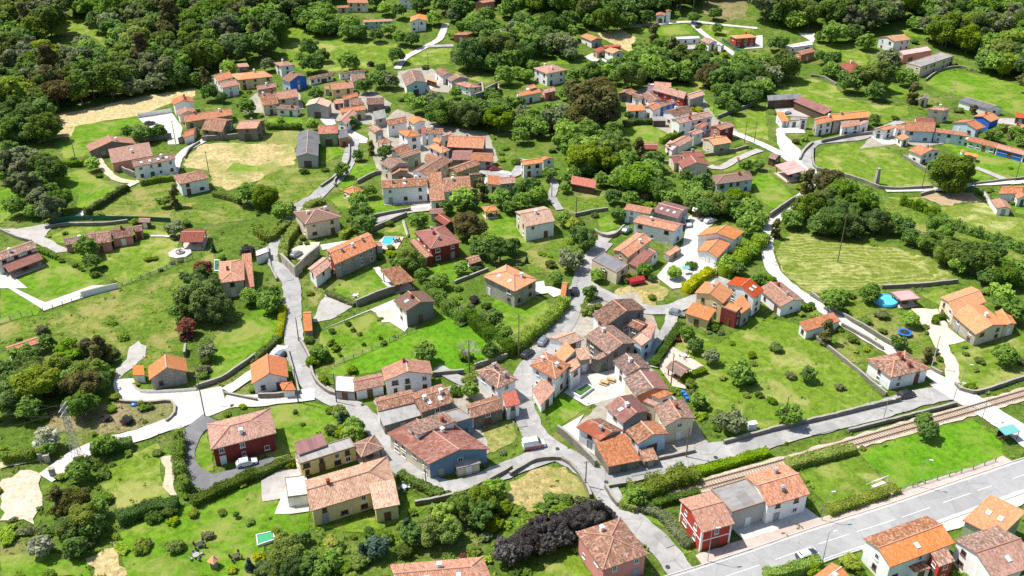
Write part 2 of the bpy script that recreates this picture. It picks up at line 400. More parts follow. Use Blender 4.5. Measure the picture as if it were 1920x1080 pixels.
# ------------------------------------------------------------------ survey tables (eave corners, outlines and centres read off the photograph,
# turned into ground positions through terr(); @rc = quarter-scale tile row/column, @Zx,y = eighth-scale zoom, @G = photo pixels)
# kind | three eave corners | eave height | roof shape | wall | roof | extras | label
HOUSES = """
@00
house|1578,568 1632,612 1752,578|6|b|w|S|c1|white house with stepped pink roof below the wood
+|1632,622 1665,660 1790,635|5.5|b|w|S|
@G
house|447,150 513,143 494,132|5.5|h|y|O|c1|yellow house with orange hipped roof by the wood
@00
barn|1757,478 1790,505 1870,497|4|b|s|S||small stone barn against the wood edge
@Z150,180
house|1368,60 1400,137 1712,88|6|a|w|S|c2|white gabled house beside the straw field
+|1440,225 1475,292 1752,245|4.5|a|w|S|n
@00
house|1385,918 1745,862 1725,812|3.5|a|ty|S|c2|long low ochre house with salmon roof
barn|1508,972 1665,990 1750,897|4|a|s|P||stone barn with brown roof above the dry paddock
barn|1768,967 1925,962 1990,900|6|a|s|S|c1|tall stone barn with rosy roof above dry paddock
@Z150,180
house|1545,625 1702,585 1757,470|3.3|a|wc|S|n|small cream house behind the stone yard wall
barn|85,740 140,832 845,718|3.4|a|s|S|c1 n|wide stone barn with low rosy roof
house|470,1010 1095,895 1045,740|4|s|p|S|p.12 c1|salmon roofed house with red flowers at its corner
house|800,1068 1432,945 1405,850|6.5|a|w|P|k4 w2.9 c1|long white farmhouse with four roof lights
@10
house|1298,240 1348,303 1570,255|5.5|h|w|P||ivy covered white house with weathered hipped roof
house|-30,885 278,775 235,725|5.5|a|w|P|c1|white house with veranda at the left edge
+|65,962 328,862 285,822|2.7|s|x|M|n p.2
house|485,760 655,735 645,680|3|a|p|A|c1|long pink bungalow with stepped brown roofs
+|652,758 838,735 830,645|3.6|a|p|A|
+|838,715 1000,690 992,612|3.2|a|p|A|c1
+|1002,660 1072,650 1068,605|3|a|p|A|n
pavilion|1345,735 1522,735 1557,640|3|a|x|M||open garden pavilion with maroon roof
shed|1040,588 1126,590 1130,556|2.5|a|k|B|n|tiny dark wooden hut behind the pink bungalow
house|1640,1045 1835,1020 1830,862|6|h|c|S|c1|cream house with salmon hipped roof by copper tree
+|1836,1080 1908,1070 1895,885|3|s|c|S|n
@01
house|685,20 842,22 838,-12|6|a|c|S|w3|cream house at the top edge with garage
+|608,60 700,55 696,30|3|a|c|S|n
house|1070,-8 1175,0 1172,-32|6|a|w|S||white house cut by the top edge
house|1637,10 1700,22 1797,0|6|b|p|S||pink brick house among trees at the top edge
house|808,168 1023,155 1010,132|4.5|a|m|S|w2|mint green house with long salmon roof
house|1160,108 1152,165 1278,150|6.5|a|w|O|w3|white chalet standing over a dark garage
house|1472,262 1588,260 1636,235|4.5|h|o|S||terracotta house with hipped roof beside the lane
house|130,467 182,498 290,486|6|h|w|S|c1|small white house with rosy hipped roof below meadow
@Z480,130
house|370,145 500,190 770,100|5.8|a|lb|B|c1 n|cobalt blue house with brown gable roof
barn|805,155 1160,80 1130,35|3|a|w|A|w2.4|low white row with brown roof beside blue house
barn|1255,70 1640,15 1620,-8|3|a|w|A|w2.4|farther low white row with brown roof
house|1130,315 1470,275 1440,170|4.2|a|y|S|c1|yellow house with pink roof and dark lean-to
+|1035,300 1105,300 1085,240|3.2|a|g|S|n
barn|1440,190 1655,165 1610,50|3.5|a|w|A|n|white barn with grey brown roof behind pink roof
@Z740,120
house|100,165 165,340 470,270|6|a|wl|A|n|big gabled house with blue grey front wall
house|595,90 710,185 870,150|5|a|w|A||white house with brown roof by the sloping lane
house|780,215 845,265 1115,215|4.6|a|wg|P|n|grey gabled house next to the ruin
house|890,290 1130,360 1320,335|4.5|h|w|Q||low white house with maroon roof beside the ruin
shed|480,230 620,275 615,245|3|s|k|O|n|dark open shed under small orange roof
@Z480,130
house|20,310 315,262 290,205|4|a|q|S|c1|pinkish stone house below the yellow house
house|100,548 345,515 250,345|5.2|a|c|P|c2|cream house with streaky brown roof
house|330,455 645,412 590,295|5.5|a|c|S|c1|cream house with streaky salmon roof and dark doorway
house|290,592 605,615 680,555|3.2|a|w|A|c1|long low white house with dark red door
barn|738,548 1085,568 1140,480|6|b|g|T|n g|grey concrete barn with sandy gable roof
house|1310,465 1540,400 1510,340|4.6|a|g|S|n|grey brown house with pink roof in the cluster
+|1420,545 1605,525 1555,430|4|a|g|A|n
+|1185,520 1315,505 1290,475|3|s|r|S|n
house|1660,530 1925,520 1925,418|4.4|a|d|A|w3|dark grey house with brown roof and pale windows
house|1270,655 1650,605 1630,535|5|a|c|S||cream house with bright pink roof in the cluster
+|1210,780 1350,830 1520,660|4.2|b|w|S|
barn|935,972 1230,960 1220,830|6|a|n|Q|n|green grey barn with flaking red roof
+|1240,1040 1395,1010 1340,890|4.5|a|o|D|n
@11
barn|298,95 467,90 474,-90|5.4|b|a|D|n|long grey concrete barn by the dry paddock
@Z480,130
shed|1780,760 1960,720 1930,640|4|s|g|G|n|low shed under grey corrugated roof
@Z680,220
house|80,150 182,227 322,200|5|a|cg|P|n|narrow house with grey gable wall
pavilion|205,350 285,402 448,368|3|h|x|P||dark porch with small hipped tile roof
house|372,125 668,72 640,-15|6|a|w|P|w3|white house with brown roof beside grey shed
house|668,28 758,103 952,65|6|a|w|O|n|small white house with bright orange gable
house|515,200 662,298 890,268|7|h|w|O|c1|tall white house with bright orange hipped roof
+|885,240 958,235 945,140|6|a|w|R|n
house|958,246 1200,255 1215,165|6|a|w|A|c1|white terrace house with grey brown roof
+|1185,290 1330,250 1425,195|5.5|s|w|S|n p.2
house|1262,442 1812,470 1855,290|5.5|a|s|S|c1|largest stone house with wide pink tile roof
house|968,432 1180,542 1315,488|6.5|h|w|O|c1|white corner house with pointed orange roof
+|1050,360 1160,380 1210,320|7.5|a|w|O|n
house|1330,640 1622,640 1660,495|4|a|d|M||low dark house with plain brown roof
house|1622,652 1965,665 1950,535|4|a|g|S|w3|grey house with pink roof beside red car
house|1280,765 1410,832 1768,702|5.5|b|v|P|n|olive walled house with sloping brown roof
+|1605,870 1770,855 1760,830|5.5|f|v|A|n
house|735,820 968,888 1342,655|5.5|b|wc|P|w2.6|long oblique house with white wall and weathered roof
house|590,618 885,520 800,470|6|a|n|P|w3|green walled house with brown roof
+|412,475 545,565 745,485|6|b|s|P|n
house|250,690 420,775 690,690|6|a|cg|P||beige house with grey gable above the long white house
+|430,780 448,855 690,800|4|a|s|S|n
house|920,640 1090,690 1140,585|4|a|w|P|n|small brown roof tucked under the orange one
@11
house|943,335 1288,312 1280,250|7|a|w|P|c3 k1 w3.6|long white house with grey plinth and three chimneys
house|1305,432 1420,420 1392,272|3.6|s|w|P|p.3|white house with roof sweeping low to the yard
house|1410,362 1615,345 1600,238|5.5|a|w|P|c1|white house with brown roof behind the big bush
house|1830,302 1950,292 1938,240|5|a|n|S|c1|sage green house with pink roof
+|1735,300 1832,310 1830,262|3.5|s|w|S|n
pavilion|645,352 735,387 817,347|3|p|x|O||garden pavilion with orange pyramid roof
pavilion|1720,512 1822,497 1792,460|3|p|x|O||small pavilion with orange roof by the lawn
house|368,605 638,548 545,458|6.5|h|c|B|c2|cream villa with brown hipped roof behind the hedge
house|590,905 905,765 838,662|6|a|Sr|S|c3 w3|long oblique house with brick red roof and terrace
+|388,935 448,1000 565,908|4.5|b|w|S|
house|1190,658 1310,788 1537,738|6|h|r|M|c3 w3|dark red villa with brown hipped roof
+|1153,728 1272,857 1328,842|3.2|a|r|S|
shed|1337,555 1420,612 1490,582|3.4|a|k|M|n|brown roofed garage behind the dark red villa
shed|1305,527 1405,522 1400,482|3|a|c|M|n|low outbuilding with red roof beside the lane
shed|1610,903 1692,875 1650,830|2.5|a|k|P|n|little brown roofed shed at garden corner
pavilion|1045,1060 1195,1025 1080,940|3|s|x|P|p.15|barbecue pergola with old tile roof
shed|0,845 90,812 85,770|3|f|w|W|n|white flat roofed carport beside the lane bend
shed|905,767 950,767 928,732|2.6|a|w|S|n|tiny pool hut with red roof
@G
house|905,518 965,547 1009,524|6.4|h|S|O|c1 k2|detached stone house with bright orange roof
shed|1050,556 1060,557 1067,530|2.4|a|S|O|n p.5|narrow orange gate roof beside clipped hedge
shed|570,621 586,620 585,584|2.4|a|S|O|n p.5|narrow orange roofed wall along the village lane
@12
house|85,160 238,138 210,104|6|a|w|O|w3|white house with flat orange front roof
+|200,110 235,122 322,110|4.6|a|w|O|n
house|22,508 100,622 325,578|6.3|b|cw|T|c1 w4|cream house with tan and red roof
barn|440,298 625,333 632,290|3|s|k|R|n|low open barn with red tile roof
house|905,585 1218,657 1298,603|6|a|wl|S|c1 w3.4|pale blue house with salmon roof
house|840,492 1035,527 1068,482|5.5|a|w|S||white house with salmon roof behind pale blue house
barn|1050,505 1240,560 1332,478|5|a|a|Z|k3 p.2 n|large barn with rust red sheet roof
house|1385,690 1668,718 1745,656|5.3|b|w|O|n|new white house with orange roof in pale yard
+|1385,800 1545,852 1640,748|3.4|b|w|O|n
house|755,795 870,852 1050,718|5|b|tc|S|c1|ochre house with half orange half brown roof
+|872,895 945,928 1060,858|3|s|t|M|n
+|1000,820 1050,845 1100,805|4|a|w|M|n
house|600,868 785,968 872,908|4|f|c|D|n g|beige building with flat dark grey roof
house|1240,130 1280,182 1478,158|4|a|c|M|w3 n|beige house with brown gable facing the valley
+|1240,60 1300,102 1450,94|4.4|b|c|M|c1 n
+|1172,90 1215,150 1282,138|3.4|b|c|M|n
house|1530,305 1815,265 1780,200|5.4|h|l|B|c1 w3|white blue house with brown hipped roof
shed|1350,502 1430,517 1437,497|2.5|s|k|W|n|small pale shed beside the big barn
shed|970,38 1092,40 1090,5|3|a|k|M|n|low maroon roofed shed by the lawn
shed|1140,815 1180,845 1270,790|2.2|f|S|T|n|low pale block beside the yard
@02
house|158,508 262,554 412,522|7|h|w|S|c2 w3.2|large white square house with rosy hipped roof
house|28,690 65,722 222,692|4.6|b|w|O|n|white house with flat orange roof and blank wall
+|100,645 135,668 185,656|6.4|b|w|O|n
house|220,668 245,700 330,680|4.5|b|p|S|n|pink house beside blank white house
house|512,262 595,307 682,290|4|a|wg|O|n|grey beige house with orange roof by hay field
house|690,372 755,402 845,385|5|a|w|O|n|white gabled house with pale orange roof
+|600,375 640,397 700,365|3.4|b|t|R|n
+|660,340 700,356 825,345|4|b|o|R|n
barn|1195,295 1408,283 1395,263|3.4|a|w|W|p.15 w4|long white barn with pale flat roof
house|1412,290 1475,330 1545,312|4|a|w|P||white bungalow with rosy roof on the hill
+|1545,335 1570,345 1592,335|3.2|f|w|W|n
house|1630,260 1680,290 1842,275|5.6|h|R|O|c1 w3|red house with orange hipped roof on the hill
@Z1150,150
barn|60,200 260,225 360,170|4|b|d|P|n|dark open barn with rosy gable roof
house|280,245 440,290 440,230|3.8|a|w|A|n|small white house with brown roof and blank gable
house|410,225 560,350 740,305|4|a|w|A|n|white house with broad brown roof
house|585,150 1060,282 1120,190|6|a|RR|S|c1 w3.6|long red house with white window frames
+|1150,292 1375,222 1290,155|6|a|g|S|n
house|615,90 870,110 860,45|4.6|a|g|S|n|house with salmon roof behind long red house
+|515,75 610,85 612,55|5|f|w|W|n
house|230,468 490,455 440,388|5|s|w|O|w4 p.12|white house with flat orange roof facing the lawn
house|455,395 600,460 730,400|5|b|w|S|n|white house with salmon roof next to blue wall
house|720,405 945,340 860,295|5|a|b|A|c1 w2.6|house with blue upper wall and brown roof
house|735,470 930,545 1200,465|5|b|w|A|c1|white house with brown roof below the blue wall
house|860,585 995,655 1500,545|7|b|w|P|c2 w3.4|long tall white house above round lawn
house|1450,690 1610,750 1830,690|6|b|or|S|c1|terracotta and maroon house with white window
house|1100,790 1220,825 1355,775|5.5|b|w|S|n|white house with salmon roof below tall white house
+|1200,695 1320,730 1420,660|5|b|w|S|n
house|795,960 990,1000 1215,880|3.6|b|w|S|n|low white row with salmon roof by lawn
+|775,975 880,1060 960,1010|3|s|w|K|n
house|1330,880 1510,980 1780,935|5|b|cn|O|c1 n|cream arched house with orange roof
barn|600,612 800,612 770,570|3|s|k|G|n|dark open shelter with grey roof at lawn corner
shed|425,1030 665,1040 660,975|2.8|s|k|M|n|long maroon shed behind round lawn
@G
chapel|1229,29 1247,30 1249,22|5|b|w|S|n|small white chapel with arched door on the hill
@03
house|825,270 948,312 1078,290|6.6|b|w|T|w2.6|large white house with pale roof at wood edge
workshop|985,375 1015,415 1230,372|5|f|p|K|n|pink industrial building with flat pink roof
workshop|1040,470 1145,503 1400,408|6|f|c|G|w3|long grey roofed industrial building
house|535,478 612,552 708,508|5.6|h|g|M|c1|grey house with brown roof and white chimney
house|205,385 250,412 358,380|5|b|o|P|n|reddish house behind the palm
shed|130,365 345,327 330,310|3|f|w|W|n|long white canopy at wood edge
barn|0,755 250,740 240,715|4|s|k|D|n|dark roofed farm shed beside the tractor yard
barn|190,757 425,858 482,838|4|s|k|Z|n|long brown roofed open farm shed
@Z1440,165
house|985,488 1525,435 1430,340|6.6|a|gk|O|c1 n|farmhouse with long pale orange roof
+|1110,600 1390,555 1360,490|5|s|w|S|p.3
+|1385,555 1515,500 1500,470|5|s|w|S|n p.3
house|730,555 985,495 940,400|6|a|wg|O|c1 w3|farmhouse wing with orange roof over dark yard
+|480,470 590,475 590,445|5|f|w|G|
shed|205,505 315,490 225,400|3|s|w|O|n p.2|small white outbuilding with orange roof in farmyard
shed|320,490 480,490 500,430|3.2|f|w|G|n|farmyard lean-to with flat grey roof
shed|0,1045 110,1075 205,1010|3|a|k|P|n|small old tile roof beside the lane junction
house|1580,610 1745,640 1920,590|4.2|b|w|O|w3.4|white house with square dark doorway
@Z1680,170
house|130,600 575,620 585,480|5.4|a|l|S|w3.2|bluish white farmhouse with long salmon roof
+|570,620 1065,685 1070,630|4.8|a|l|S|w2.6
+|300,470 585,500 560,425|6.2|a|w|M|n
+|0,575 130,570 120,500|4.6|a|w|S|n
house|0,690 90,745 200,725|3|s|w|O|n|little white outbuilding with orange roof
house|465,275 720,300 855,265|6.4|h|c|S|c1|tall cream house with rosy hipped roof
barn|340,130 480,125 640,70|4.4|b|cg|G|n|barn with grey gable roof beside thin trees
barn|930,140 1380,275 1615,255|3.4|a|w|D|n|long low white barn with dark grey roof
house|845,475 1210,585 1355,545|3.8|b|l|S|w3|front pale blue house with salmon roof
+|1150,385 1420,470 1565,410|5.4|b|b|O|c1 n
house|1060,745 1490,857 1560,797|3.2|a|m|S|w2.2|long pastel row of mint and blue cottages
+|1491,858 1925,971 1995,911|3.2|a|b|S|w2.2 q
house|1670,555 1830,580 1960,530|4|b|p|O|c1 n|red house with orange roof at right edge
shed|1790,400 1960,420 1960,375|3|s|k|R|n|low shed with red roof at right edge
house|180,895 380,970 680,905|4|a|w|S|c1 w2.6|small white house with red roof and grey gable
shed|1020,960 1215,1000 1230,965|2.3|s|S|O|n p.1|low barbecue shelter with orange roof
@13
pavilion|50,158 150,232 290,215|3.4|s|x|K|p.15|open canopy with striped pink sheet roof
house|1730,375 1900,370 1925,315|3.4|a|w|S|n|white bungalow with salmon roof at right edge
+|1850,378 1868,412 1960,398|3.2|a|w|S|n
shed|1672,418 1715,482 1832,490|2.8|a|w|S|n|long white shed by the mown field
@20
house|1110,590 1118,692 1407,628|3.6|a|S|O|w3 p.55|small stone house with orange gable roof and awning
+|1000,655 1085,655 1080,597|2.5|s|w|N|n p.2
house|65,490 300,410 275,365|3.5|a|w|S|n|low building with salmon roof behind the trees
@21
house|-32,722 243,670 225,525|3.6|b|w|N|w3 p.5|small white house with vivid orange gable roof
+|200,770 300,765 270,705|2.6|p|w|N|n
house|1030,95 1120,178 1345,100|6|a|wd|B|c1 k1 n|grey sided house with dark brown roof
house|942,600 960,700 1327,645|5.5|a|w|S|c1 w3|long white house with gabled end on the lane
+|742,775 965,728 940,635|3.2|a|w|S|
+|590,772 738,784 742,668|2.7|f|a|W|n
@Z700,700
barn|72,572 640,432 575,238|4.8|a|w|P|n|old barn with grey corrugated front roof
+|150,792 742,622 640,435|3.2|s|s|G|n
house|720,592 1215,425 1020,155|5.5|a|s|P|c2 k2|rubble house with mottled pink roof and chimney
barn|660,930 1240,722 1060,590|7.8|s|w|P|c1 n p.10|narrow barn with pale mottled roof
+|1250,737 1490,667 1290,520|5.6|f|e|G|n
house|1490,672 1965,522 1850,328|4.4|a|s|P|n|stone byre with mottled orange roof
@21
house|1648,625 1810,757 1965,685|6.5|h|w|A|c2|white house with brown hipped roof by crossroads
+|1875,895 1985,870 1950,790|4.6|s|w|R|n p.2
@Z985,560
house|1000,235 1205,415 1810,165|5.5|a|wd|A||large old house with brown roof at lane fork
house|1530,400 1715,480 1860,385|6|a|s|A|n|old house with pale patch on maroon roof
+|1735,490 1885,600 1925,400|5.6|s|l|S|n p.15
+|1600,600 1740,720 1900,600|5.4|f|l|T|n
house|885,565 1240,840 1670,660|6.3|a|sd|P|c1|big old house with mottled roof and tall chimney
+|970,890 1090,920 1290,860|5|s|s|P|n
+|790,935 985,900 940,760|4.6|s|S|T|n p.2
house|335,585 600,710 880,610|5.5|b|w|T||white house with sandy bleached roof
house|430,830 570,965 745,835|6.6|s|w|O|n p.25|narrow house with plain orange roof and dark terrace
+|575,965 640,1020 810,965|5.6|f|w|D|n
@22
house|133,580 328,685 440,577|7|h|w|S|c2 w3|tall white house with salmon roof at lane bend
+|400,560 440,640 508,570|6.2|f|w|T|w2.6
+|150,760 215,882 318,800|2.8|s|w|S|n p.25
house|757,545 860,655 1050,600|5|a|w|A|c1|house with brown roof next to the white courtyard
@Z1070,690
house|785,155 985,425 1490,320|5|a|co|AM|n|barn house with brick gable and brown roof
house|515,580 780,835 1190,640|5.4|a|wd|QM|c1 k1 n|house with pink and maroon roof on the courtyard
house|1245,595 1415,875 1880,750|6.2|a|cc|P|c1 w3.4|cream house with mottled roof and garage
+|1200,410 1330,465 1540,400|6.6|s|w|S|n p.1
+|1080,500 1270,580 1340,540|5.6|s|c|S|n p.1
house|85,890 440,1085 800,940|5.2|a|wg|QA|c1 n|white gabled house with red patched roof
house|820,940 1010,1140 1470,985|5.2|a|wl|PS|n|house with ridge roof between cream and white gables
@32
shed|720,262 972,212 850,45|3|s|s|S|n p.18|stone outbuilding with red lean-to roof on corner
shed|990,225 1100,205 1055,130|2.4|s|s|P|n|little tile roof against the stone yard wall
@Z1280,500
house|180,392 612,552 765,375|7|b|y|O|c1|tall yellow house with orange roof
+|30,700 385,815 500,690|3.4|s|y|O|p.2
+|580,600 805,685 895,605|6|f|r|O|
+|885,705 1030,595 900,460|5.4|s|g|O|n p.2
house|655,262 1080,470 1222,352|7.2|b|w|R|k2|tall white house with bright red roof
house|1130,330 1470,607 1822,503|3.5|a|w|S|c2|white bungalow with salmon roof beside mown field
@22
pavilion|1153,595 1268,665 1345,610|2.8|a|x|B||garden pavilion with dark brown roof
@23
pavilion|288,325 547,248 485,198|3|s|w|S|p.2|garden shelter with salmon tile roof by lane wall
house|737,535 925,674 1222,606|4.7|h|w|P|c3 w4|square white house with brown hipped roof by railway
house|1375,192 1558,350 1792,275|4.2|a|Sc|O|c1 w3 p.26|cream stone villa with wide orange roof
+|1290,70 1400,192 1640,105|5.0|b|c|O|w3 p.28
+|1700,180 1768,290 1864,268|3.6|a|Sc|O|w3 p.26
pavilion|915,28 1000,97 1147,80|2.8|f|x|K||pink roofed carport beside round pool
@G
house|388,795 395,844 518,812|5.8|h|r|S|c1 w3.4|dark red house with salmon hipped roof
@31
house|330,240 745,110 700,40|4|f|y|G|w2.6|yellow annex with flat grey terrace roof
+|320,172 535,97 500,27|5|s|y|Z|n p.2
pavilion|790,192 962,120 887,22|3.4|p|x|P||square outbuilding with old pyramid tile roof
house|408,597 1052,400 985,182|5.3|r|y|T|c1 w3.2|large ochre house with long tan tile roof
+|885,582 1080,545 1042,388|4.7|s|y|T|w3.4
shed|235,490 390,470 365,325|3|f|w|W|n|white vaulted outbuilding beside the ochre house
@G
house|725,812 803,871 919,842|5.2|a|ce|Q|c1 w3|blue grey house with patched red roof
+|857,879 902,868 890,851|2.8|s|c|G|n p.25
house|745,1106 924,1090 905,1044|6|r|c|S|c1 k2|salmon roofed house cut by bottom edge
@32
house|478,752 680,1038 1028,917|6.4|h|p|P|c1 w3.6|salmon pink house with steep pyramid roof
house|1252,508 1425,757 1672,688|6.4|b|R|S|w2.8 q|bright red house with white corners and frames
house|1490,428 1650,602 1918,518|6|f|a|G|w4|concrete building with flat grey roof
@33
house|-178,328 0,560 318,465|6.2|b|w|S|c2 w3|white house with salmon roof beside hedged lawn
@Z1600,940
house|150,555 560,990 1530,625|6.3|b|w|OP|k1|white house with striped orange roof by main road
+|1290,985 1530,895 1380,700|5.6|s|R|P|n p.15
+|915,1060 1170,1005 1060,915|3|s|w|P|n p.15
house|1640,280 2180,560 2560,260|5.6|s|n|O|k2 n p.2|orange roofed building in the corner by road
house|1510,570 2120,1180 2800,950|6.3|b|w|SP|k1|white house with mottled roof in the corner
@33
house|340,1085 470,1190 612,1082|4|b|w|N|c1 n|orange roof cut by the bottom edge
"""

